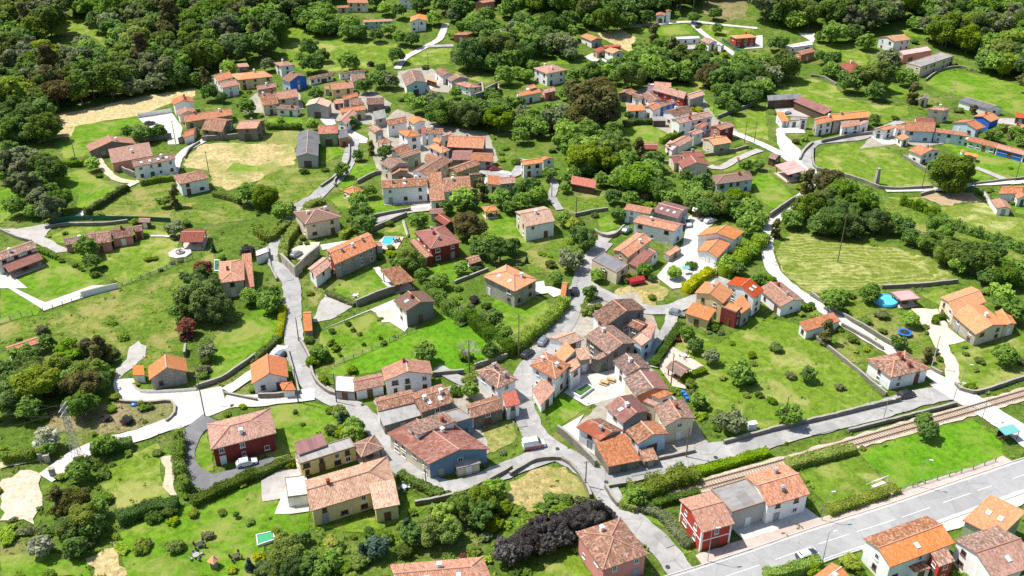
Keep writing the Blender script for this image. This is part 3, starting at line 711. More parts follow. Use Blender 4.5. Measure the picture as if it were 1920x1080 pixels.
# fields, lawns, yards: name | material | outline
FIELDS = """
@G
village_yard|yard|1000,640 1040,602 1110,565 1190,548 1222,590 1238,622 1215,680 1235,720 1280,760 1328,830 1318,858 1200,876 1130,876 1078,800 1120,762 1060,722 1000,760 985,700
village_yard|yard|690,250 745,205 830,235 915,250 935,300 905,330 880,360 850,385 720,385 715,330 700,300
village_yard|yard|455,195 480,175 560,170 570,205 500,212 455,212
village_yard|yard|600,190 700,170 735,195 700,235 640,230 590,215
village_yard|yard|1165,175 1215,165 1320,185 1330,205 1345,225 1385,245 1350,275 1300,265 1250,250 1215,230 1180,215
village_yard|yard|700,750 800,735 860,722 960,732 972,760 900,798 918,850 860,882 800,877 740,830
village_yard|yard|745,135 800,125 880,160 850,175 790,170 750,165
village_yard|yard|1610,280 1650,240 1760,245 1800,262 1740,275 1690,270
@00
hay_field|hay|380,860 600,830 900,760 1100,715 1300,690 1470,660 1460,720 1290,770 1040,870 760,910 560,950 550,1020 400,1040 270,1078 380,1000
meadow|g2|390,150 560,140 700,170 760,270 860,370 800,360 720,290 640,260 480,260 280,290 270,240 400,220
meadow|g1|560,950 760,915 1040,880 1090,950 900,1010 700,1060 500,1085 540,1030
yard|conc|1040,890 1290,850 1340,920 1370,960 1340,1085 1260,1085 1250,1000 1110,960
@01
meadow|g2|180,200 340,210 470,290 720,310 1000,320 1190,370 1100,450 1000,500 640,530 420,545 300,520 200,330
meadow|g2|1150,440 1270,370 1470,360 1450,480 1180,490
meadow|g2|1480,535 1600,560 1770,600 1720,630 1600,590
garden|g1|90,890 340,880 350,930 90,940
paddock|dry2|60,1000 330,960 320,1085 20,1085
yard|conc|475,885 580,880 600,930 540,950 500,920
yard|conc|1390,590 1340,560 1350,640 1290,690 1260,640 1280,600
yard|conc|700,970 840,1040 830,1075 760,1075 690,1010
garden|g3|870,900 760,960 830,1000 880,960
@02
meadow|g1|900,205 1060,190 1310,180 1380,250 1150,270 1000,240 890,215
meadow|g2|1380,185 1500,190 1810,220 1820,245 1640,260 1620,300 1560,310 1450,250
hay_field|hay|640,250 820,220 930,280 900,400 840,370 680,290
round_lawn|g1|830,950 920,940 1060,940 1240,1010 1110,1060 1000,1085 850,1045
garden|g1|1400,790 1520,770 1740,790 1540,870 1420,840
meadow|g2|1660,880 1780,830 1900,830 1925,1050 1700,1000
clearing|scrub|1420,-20 1780,-20 1750,140 1560,160 1440,100
yard|conc|540,430 600,400 720,460 700,492 620,470
garden|g2|1330,590 1440,590 1450,690 1360,680
garden|g2|1400,400 1640,450 1700,500 1500,470
garden|g1|160,630 250,625 330,650 200,660
garden|g2|190,455 330,460 390,400 430,480 230,480
yard|gravel|1280,335 1380,330 1370,370 1290,370
yard|conc|1830,270 1880,265 1880,360 1740,370
@03
meadow|g2|30,620 330,590 500,640 560,720 700,780 980,800 1050,780 1050,860 860,930 760,860 480,840 240,740 100,720
meadow|g1|1180,620 1290,540 1400,530 1640,570 1925,650 1925,880 1760,830 1700,790 1440,720 1270,680
meadow|g2|340,330 560,330 720,390 760,470 700,500 530,450 420,400
meadow|g1|990,230 1110,190 1200,200 1200,290 1000,260
farmyard|gravel|30,790 150,740 240,770 450,860 300,880 80,870
yard|conc|60,970 240,900 280,1000 130,1000 130,1085 70,1085
yard|conc|120,345 350,300 350,250 220,250 340,320 130,360
yard|gravel|1690,880 1925,900 1925,950 1730,930
garden|g2|1240,620 1100,680 990,640 900,640 900,690 1000,740
yard|conc|740,1010 800,1000 960,1060 940,1085 860,1085
@10
meadow|g1|380,250 620,190 700,240 880,340 640,490 580,480 590,380 480,310
meadow|g1|0,350 160,300 180,460 0,600
meadow|g1|430,-20 640,0 680,90 480,110
rough_meadow|g3|1060,300 1300,285 1400,440 1750,430 1920,540 1925,560 1620,600 1300,580 900,570 620,530
paddock|hay2|1375,110 1500,10 1640,-10 1950,0 2220,0 2215,150 2100,200 1920,280 1700,350 1600,310 1560,200 1400,180
meadow|g1|1670,210 1760,140 1990,180 2100,195 1920,205
garden|g2|330,720 500,630 1040,610 1330,620 1350,700 1140,690 480,745 420,740
garden|g2|520,830 840,800 1130,700 1350,720 1280,870 1270,900 930,1060 860,1020 700,900 480,850
garden|g1|110,1010 380,880 300,810 440,850 500,900 640,970 780,1030 700,1075 200,1085
parking|gravel|0,640 130,640 340,600 400,620 350,680 330,700 510,790 500,810 420,820 300,760 150,710 50,650
yard|conc|0,985 60,970 120,1010 210,1085 0,1085
patio|conc|1130,685 1220,685 1340,700 1345,712 1220,697 1130,697
@G
big_meadow|g3|0,612 83,587 155,562 225,540 330,510 400,465 405,490 385,505 350,540 325,545 322,582 332,615 345,660 310,662 275,690 250,690 240,675 218,650 125,622 62,630 0,645
@20
garden|g1|0,0 70,0 310,150 280,200 0,270
garden|g1|90,0 230,-60 660,0 340,110
path_slab|conc|55,0 90,-5 340,112 690,-15 880,-20 880,10 610,80 330,175 300,150
garden|g1|1620,360 1800,250 1920,150 2100,130 2075,370 1920,480 1660,690 1590,680 1560,500
waste_ground|scrub|340,930 560,880 940,870 1290,860 1310,950 1160,1060 900,1090 300,1090 380,1000
gravel_patch|gravel|970,450 1040,400 1100,440 1090,520 1000,600 940,640 850,720 870,610 950,540
concrete_lane|conc|860,690 1000,680 1040,765 1480,775 1660,740 1690,850 1940,845 1940,880 1720,905 1560,970 1340,1060 1200,1095 1130,1090 1260,1000 1320,960 1300,850 1240,860 950,865 880,820 850,740
@21
garden|g1|480,330 870,190 940,260 1030,260 1110,330 980,430 590,580 470,420
garden|g1b|530,645 600,590 1200,315 1460,200 1560,220 1850,480 1830,500 1500,640 1330,640 1130,560 940,615 740,665
garden|g1|580,20 680,-60 900,-60 1040,0 880,70 760,130 650,60
garden|g3|380,160 410,50 500,40 440,150
driveway|gravel|430,230 520,50 740,140 560,240 430,262
driveway|conc|470,325 1040,88 1140,300 1115,332 900,190 860,170
patio|tile|900,195 1010,150 1075,215 1030,258 945,262
garden|g1|110,890 400,860 560,890 700,950 800,1070 500,1130 150,1300 0,1180
bank|g3|330,400 420,440 600,590 520,650 430,620
@22
garden|g1|-150,130 0,-120 60,-20 240,80 280,150 200,270 0,360 -60,280
courtyard_lawn|g1|230,920 400,800 560,910 340,1040
courtyard|conc|390,790 500,660 760,620 830,720 880,800 700,850 560,890
terrace|tile|1090,580 1200,440 1440,590 1380,640 1300,760 1200,740
yard|conc|350,1060 540,950 480,1050 640,1180 620,1260
@G
orchard|g2|1262,650 1285,615 1350,645 1410,600 1440,595 1500,610 1515,625 1545,650 1590,685 1660,752 1560,785 1465,805 1410,815 1350,790 1300,760 1290,720
@23
garden|g3|580,120 660,60 900,160 1060,170 1150,300 1230,420 1320,560 1330,630 1220,600 950,440 700,280 600,200
garden|g2|1360,420 1480,400 1600,450 1700,430 1860,380 1925,320 1925,650 1600,780 1480,760 1420,700 1430,600
driveway|tan|1070,160 1270,160 1350,300 1480,400 1350,430 1430,580 1440,720 1330,690 1320,560 1230,400 1120,220
garden|g3|460,450 550,330 720,400 800,490 740,560 610,560
garden|g2|1150,60 1300,0 1420,0 1300,140
@G
bright_field|g1b|1608,848 1740,803 1825,788 1880,832 1885,858 1770,898 1690,922
hedged_lawn|g2|1500,889 1603,857 1666,910 1552,948
verge|g3|1440,872 1600,826 1750,780 1830,757 1840,765 1750,795 1610,842 1500,878
yard|conc|1365,985 1500,945 1540,975 1400,1020
@12
rough_garden|g3|320,420 660,360 740,470 470,530 370,480
garden|g1|640,570 740,530 820,620 660,680
garden|g3|100,740 320,680 450,700 420,960 150,970 20,800
garden|g1|1760,260 1925,215 2120,400 2000,500 1925,470 1850,420
garden|g1|1240,300 1370,290 1350,370
garden|g2|1440,100 1760,30 1770,70 1480,140
garden|g2|1540,190 1700,120 1850,80 1800,150 1620,210
courtyard|conc|1280,560 1340,540 1530,590 1400,680 1390,790 1400,860 1560,900 1600,960 1620,1040 1200,1090 1080,1000 1200,860 1280,760 1300,650
yard|gravel|640,680 830,640 900,640 760,700 700,750 640,740
dry_yard|dry|1080,1010 1180,1100 1060,1240 900,1220 760,1130 800,1080
yard|conc|175,1040 240,1030 250,1085 180,1085
@11
garden|g1|600,300 700,150 920,150 900,210 830,250 760,290 640,350
garden|g1|850,440 950,420 1090,495 880,530
garden|g1|560,420 660,380 720,480 640,500
garden|g3|180,170 290,160 300,120 470,160 560,240 450,390 330,450 130,480 0,300 60,240
garden|g1|480,0 680,0 690,80 600,90 490,170
garden|g2|910,680 1020,640 1120,580 1130,700 1050,660 960,690
garden|g1|1140,640 1190,620 1200,700 1160,710
garden|g1|1300,940 1480,880 1600,880 1620,980 1500,1050 1310,1000
garden|g1|1700,500 1920,560 2040,760 1900,720 1720,660
garden|g1|720,1060 900,930 1010,1080
terrace|tile|880,770 960,700 1110,700 1060,790 900,800
terrace|conc|480,760 740,720 700,760 500,800
yard|tan|260,800 360,740 480,740 470,800 350,870 280,870
patio|conc|1160,470 1300,455 1320,500 1170,510
yard|conc|1690,270 1780,190 1925,215 1925,235 1760,250 1700,330
@13
meadow|g2|350,110 430,30 560,0 830,0 1000,100 1200,230 1230,330 880,340 700,280 480,220 350,180
mown_field|mow|60,810 150,680 260,660 560,740 960,780 1250,880 1400,1010 1150,1060 700,1085 430,1130 250,1085 100,950
meadow|mow2|880,400 1150,400 1250,480 1620,440 1740,530 1925,560 1925,850 1700,680 1400,560 1250,490
meadow|g3|860,400 1250,490 1400,560 1700,680 1925,860 1925,900 1800,860 1500,720 1100,650 900,560
bare_patch|dirt|1140,400 1240,370 1540,370 1610,430 1300,465
garden|g1|1300,0 1480,0 1930,130 1925,260 1880,280 1700,280 1560,200 1540,180
garden|g1|1490,270 1560,200 1700,280 1600,300
garden|g1|1850,440 1925,470 1925,530 1850,520
lane_yard|conc|70,0 130,0 240,130 290,160 300,260 240,280 280,240 100,60
garden|g2|140,0 240,0 240,110 170,80
@30
bare_ground|sand|20,360 230,290 310,340 320,480 260,700 180,660 0,670 0,480
garden|g2|740,400 860,230 1180,80 1210,200 1210,350 1270,490 880,620 850,480
drive_lawn|g1|1440,130 1500,30 1560,10 1600,290 1530,310 1440,260
straw_patch|hay2|640,950 860,870 980,1070 700,1085
gravel_patch|sand|1205,190 1290,180 1310,350 1330,480 1280,480 1230,370
rough_ground|g1|0,930 300,900 640,960 680,1085 0,1085
@G
garden|g1|225,1000 260,985 365,945 490,905 530,870 545,905 520,940 548,968 580,962 575,1000 500,1010 470,1090 240,1090
yard|gravel|490,903 525,882 562,882 535,935 492,942
patio|conc|515,965 545,890 575,890 580,960 545,965
garden|g2|590,990 690,972 740,975 770,930 810,945 790,960 700,1000
dry_field|dry|955,905 1010,878 1060,875 1095,915 1102,935 1060,945 995,960 950,958
garden|g2|985,1085 1080,1035 1112,1080
verge|g1|1165,962 1197,970 1247,990 1282,1040 1297,1036 1250,968 1197,950
bank|g1|1210,942 1310,910 1312,920 1215,948
garden|dry2|905,800 965,790 970,820 925,850 912,845
"""
# ribbons: name | material | width m | centre line
ROADS = """
@G
main_road|asph|7.4|1180,1150 1250,1119 1330,1093 1440,1056 1550,1017 1690,972 1795,935 1920,892 2000,865
pavement|pave|2.6|1310,1052 1440,1011 1560,976 1640,948 1740,914 1860,876 1890,862
pavement|conc|3.0|1620,1038 1760,990 1920,932 2000,905
village_lane|lane|5.0|1285,1085 1235,1020 1195,985 1160,955 1135,920 1112,892 1080,868 1040,845 1005,820 987,780 976,742 985,702 1010,668 1040,635 1064,600 1078,562 1090,530 1098,500 1115,478 1135,455
station_lane|lane|5.4|1112,892 1180,888 1250,872 1330,850 1400,838 1470,815 1560,793 1640,772 1720,748 1790,735
crossing_lane|conc|6.0|1760,715 1800,742 1850,772 1905,808 1960,850
upper_lane|conc|3.6|1800,742 1740,700 1665,657 1575,602 1507,557 1465,525 1444,495 1438,455 1448,420 1480,390 1512,360 1522,330 1508,300 1480,272 1462,252
field_lane|lane|3.6|1515,322 1512,290 1528,270 1570,264 1610,260 1640,248 1690,228
hill_lane|conc|3.6|1370,248 1420,268 1465,290 1512,322
village_lane|lane|4.8|662,262 655,298 640,328 612,352 590,372 562,388 540,420 525,450 515,475 520,497 540,518 548,545 547,590 552,640 565,690 585,722 625,748 662,766 692,790 715,815 732,845 757,880 797,905 838,917 882,910 932,890 985,868 1035,850
paved_lane|conc|4.5|590,740 520,748 470,753 420,752
paved_lane|conc|4.4|335,790 260,818 210,830 172,842 140,858 105,885 85,898
driveway|asph2|4.6|395,785 368,806 350,832 345,862 360,890 392,905 440,895 500,875 520,866
track|conc|2.4|140,412 160,398 217,362 255,343 285,332 325,330
farm_track|conc|3.0|325,330 334,300 345,285 372,270 400,255
farm_track|track|2.6|180,295 200,322 222,338 255,343
track|track|2.0|0,875 30,868 78,860
hill_lane|conc|3.4|835,45 825,72 800,88 780,98 757,112 745,130
hill_lane|lane|3.0|800,88 850,86
chapel_path|conc|2.6|1160,54 1230,46 1298,42 1360,48 1420,54
chapel_path|conc|3.0|1296,42 1320,65 1370,98 1395,120
field_path|conc|2.6|1660,358 1745,357 1800,352 1825,347 1925,342
garden_path|gravel|2.8|1828,315 1860,328 1890,340
cottage_path|conc|3.0|1810,260 1870,280 1925,300
drive|gravel|3.0|1330,312 1350,316 1385,298 1425,282
village_lane|lane|4.6|1090,530 1115,545 1150,562 1200,580 1250,582 1292,568 1340,548 1360,525
back_lane|lane|3.2|1262,588 1252,622 1235,655 1222,690
garden_path|conc|1.6|705,503 725,530 740,545
lane_steps|gravel|3.0|695,420 760,398 820,392
farm_drive|lane|4.0|900,322 960,330 985,300
back_lane|lane|2.6|1050,395 1035,370 1040,350 1030,330
house_drive|conc|4.0|1000,548 1030,545 1050,555
mid_lane|lane|3.0|820,690 870,718 900,712
lane|conc|3.0|530,650 505,680 470,705 425,735
"""
HEDGES = """
@32
l|2.0|2.2|820,520 930,560|clipped hedge at the lane corner below the pink house
m|3.2|3.4|890,470 1000,440 1120,380 1250,330 1400,310|thick overgrown hedge beside the railway cutting
l|1.4|2.0|1400,290 1560,250 1720,200 1925,140|long narrow hedge between the lane and the railway
d|1.6|1.6|1010,555 1200,500 1405,448|dark shaded hedge above the bright red house
g|1.6|1.8|960,560 1120,620 1230,740 1330,850|loose flowering hedge below the bright red house
@33
l|1.8|2.4|150,240 650,115|clipped dark hedge on the railway side of the lawn
l|1.6|2.2|450,590 970,420|clipped bright hedge on the main road side of the lawn
l|2.2|2.0|-20,1075 180,1030 390,965|pale hedge at the bottom edge beside the road
@22
d|1.4|2.2|1060,575 1160,420 1275,265|straight dark hedge along the back lane
l|3.0|2.6|-140,470 30,420 240,260 330,180 400,90|tall fresh green hedge curving along the village lane
m|1.4|1.6|1270,700 1300,670 1450,610|low clipped hedge beside the garden pavilion
@12
y|2.6|2.6|1300,1085 1400,1010 1500,945|yellow green hedge leading down to the lane
l|3.4|3.4|1570,960 1680,880 1790,790 1900,690|bushy light hedge beside the new white house
@21
m|3.2|2.6|1290,0 1420,120 1560,230|broken hedge on the upper side of the bright lawn
d|3.6|2.8|1600,200 1750,340 1930,470|dense dark hedge between two gardens
y|1.6|1.6|205,140 190,260 165,370|narrow yellow hedge beside the lane
m|1.6|1.6|165,370 90,440 0,515|low hedge on the wall above the lane
g|1.4|1.4|540,40 640,80 740,120|flowering hedge along the grey driveway
@11
l|2.6|2.4|200,860 215,740 270,660 350,540 420,445 520,435|bright hedge curving in front of the cream villa
l|2.2|2.0|640,690 730,620|short bright hedge beside the cream villa
m|2.6|2.2|0,640 100,700 180,640 240,600|dark bramble hedge under the rough meadow
@30
d|2.6|2.6|880,650 1040,590 1200,550 1330,540|dark hedge at the foot of the small lawn
d|2.0|2.2|1440,530 1600,450 1750,380 1925,300|long dark hedge behind the loop driveway
m|3.0|1.8|1350,30 1340,180 1350,300 1400,410|overgrown bank inside the loop driveway
m|2.4|2.0|680,130 850,100 990,80|hedge along the concrete lane at left
m|2.6|1.8|20,200 120,180 260,170|hedge beside the field track
@31
m|1.8|1.6|1080,310 1200,380 1400,470|low hedge along the lane by the blue grey house
d|1.8|1.8|-20,320 150,250 280,200|hedge end behind the yellow annex
@01
d|2.2|2.4|80,945 340,950|dark box hedge above the dry paddock
@02
d|2.4|2.2|840,930 940,910 1060,910|hedge on the upper side of the round lawn
m|2.2|2.0|1120,1060 1200,1020 1270,1000|hedge under the tall white house
@10
m|2.2|1.6|1050,290 1180,265 1300,250|hedge along the foot of the long white farmhouse
m|2.4|1.6|460,150 560,145 640,140|hedge beside the grassy track
d|2.4|1.6|640,510 760,440 880,360 960,320|bramble hedge along the footpath
m|2.0|1.4|1600,370 1720,400 1800,430|hedge strip below the ivy covered house
m|1.6|1.2|290,790 360,820 430,850|low dark hedge beside the drive
@13
m|3.0|1.8|1000,420 1150,470 1300,540|overgrown hedge across the sloping field
m|3.0|1.6|1300,560 1500,640 1700,700 1925,790|ragged hedge line below the mown meadow
@03
m|2.8|2.2|1600,1040 1700,990 1780,950|leafy hedge behind the pastel row
@23
d|1.6|1.4|1255,260 1260,220 1330,215|round clipped hedge ring in the villa drive
"""
WALLS = """
@32
s|1.1|-15,335 90,270 180,225 370,215 480,300 560,420 590,500|curved stone wall round the dry field
s|1.4|700,425 790,560 945,605|stone wall at the railway corner
s|2.0|340,0 460,100 560,200 625,270|tall stone wall below the courtyard houses
s|1.0|1100,215 1370,155|stone yard wall beside the station lane
s|0.9|700,425 1000,370 1280,300|dark retaining wall along the station lane
s|1.2|1585,95 1925,5|stone wall where the orchard meets the lane
@23
s|1.3|0,1085 500,970 985,850|long stone wall below the orchard
s|1.0|600,1085 1000,985 1410,880|low wall between lane and railway
s|1.0|250,290 420,430 620,590 800,740 885,810|garden wall on the lower side of the orchard path
s|1.1|320,50 480,170 700,290 950,440|stone fence wall along the upper lane
s|1.1|1220,615 1300,660|short wall by the villa gate
s|1.1|1400,730 1530,800 1925,680|garden wall above the railway
s|1.2|550,290 700,370 860,470|garden wall on the lane side of white house
@21
s|1.2|235,480 280,640 325,800|wall beside the vivid orange house
s|1.4|310,800 160,825 20,830|white roadside wall of the orange house
s|2.2|755,140 900,85 1080,20|tall dark wall along the grey driveway
s|1.2|330,400 400,530 420,640 460,720 560,800 700,830|retaining wall on the bend of the lane
s|1.2|1530,200 1700,320 1925,475|wall between the bright lawn and the dark hedge
s|1.3|1320,665 1560,640|wall behind the long white house
s|1.3|1640,600 1925,510|wall at the end of the bright lawn
@11
S|3.6|195,885 300,1000 400,900 475,830|high stone retaining wall at the lane bend
s|1.1|490,330 640,225|roadside wall by the rough garden
s|1.3|870,560 1010,530 1160,505|stone wall beside the stepped lane
s|1.2|600,320 590,290 690,150 700,20|wall along the narrow lane
s|1.4|760,300 900,230 960,230|garden wall below the beige house
s|1.5|880,650 1130,540|stone terrace wall above the pool
w|1.0|1105,590 1140,700|white garden wall beside the pool lawn
s|1.0|1490,1050 1740,950|garden wall below the dark red villa
s|1.0|90,790 110,930 160,1030|wall on the outside of the lane bend
@13
s|1.1|235,125 270,60 335,0|curved wall at the lane fork
s|1.2|335,30 345,180 480,220 720,290 880,345 1230,335|stone wall enclosing the round meadow
s|1.1|1140,390 1240,365|short wall by the big oak
s|1.2|1010,100 1210,220|tumbled wall on the right of the meadow
s|2.0|10,560 110,490 200,430|high dark wall along the upper lane
s|1.2|850,1085 1150,1070 1420,1040|wall under the mown field
s|1.0|1530,310 1780,280 1925,265|long wall below the pastel row
w|1.4|1605,365 1690,500|white garden wall of right bungalow
@20
s|1.2|1480,755 1660,695 1800,600 1925,515|wall between lawn and sunken drive
w|0.7|1005,740 1060,785 1240,785 1475,770|low white wall in front of the stone house
w|1.6|610,70 760,30 890,0|white garden wall with shaded face
s|0.8|900,860 1100,870 1290,860 1310,950 1250,1010|low rubble wall round the waste ground
s|0.9|1690,800 1930,850|roadside wall at the concrete lane
s|1.6|1395,460 1390,520|stone pier wall under the copper tree
@00
w|1.8|1035,885 1170,865 1290,845|pale wall between yard and straw field
s|2.2|1020,1065 1180,1050 1290,1040|stone yard wall by the bushes
s|2.0|1520,1060 1790,1040|stone wall between the two barns
s|2.4|1345,1080 1500,1010|stone yard wall below the small cream house
@10
s|1.1|340,640 500,615 760,610 960,590|stone garden wall behind the pink bungalow
s|2.0|890,195 1010,250|pale wall at the farmhouse corner
s|1.0|1390,110 1420,50 1500,-5|curved wall round the dry paddock
s|1.0|0,650 130,710 240,740|wall beside the gravel parking
@12
s|1.2|470,545 640,510 720,500|stone wall above the cream house garden
s|1.2|620,660 680,700 760,700 840,630|round terrace wall beside white car
s|1.2|1440,95 1620,70 1770,30|dark garden wall below the arched house
s|1.3|740,10 860,70 950,130 1100,145 1250,160|curved wall below the dry yard
@02
s|1.4|1540,890 1640,850 1790,800|stone wall behind the terracotta house
s|1.0|800,215 920,200 1070,185|low wall on the chapel path
@Z740,120
s|4.5|1180,470 1310,420 1330,560 1210,600|roofless ivy grown stone ruin
s|4.0|1350,470 1550,380 1560,470|ruined gable wall under ivy
@03
s|1.0|320,575 420,590 510,640|grey wall at the meadow corner
s|1.1|1180,610 1280,540 1420,510 1560,540|dark wall along the upper right field
s|1.4|400,1075 620,1030 780,1010|field lane wall below the farmhouse
@G
s|1.2|778,948 855,932 915,905 960,880|roadside wall above the lower trees
"""
FENCES = """
@20
2.6|0,272 130,225 290,195|dark post fence at the left lawn
2.4|325,178 480,130 620,80|thin wire fence beside the concrete path
@10
2.6|920,1062 1140,985 1330,905 1560,830|wooden fence along the foot of the bungalow garden
@21
2.6|590,590 820,490 1090,370 1210,320|wire fence between the two green lawns
@33
3.0|990,450 1250,370 1520,290 1780,200|wire fence of the bright field by the road
@32
2.0|380,220 480,295 545,400|railing on the curved field wall
@23
2.2|1150,20 1000,60 900,50|low fence behind the carport
@02
3.0|1575,305 1660,365 1745,420|green mesh fence below red hill house
@10
3.0|400,598 560,575 960,575 1290,588|green mesh fence behind the bungalow garden
"""
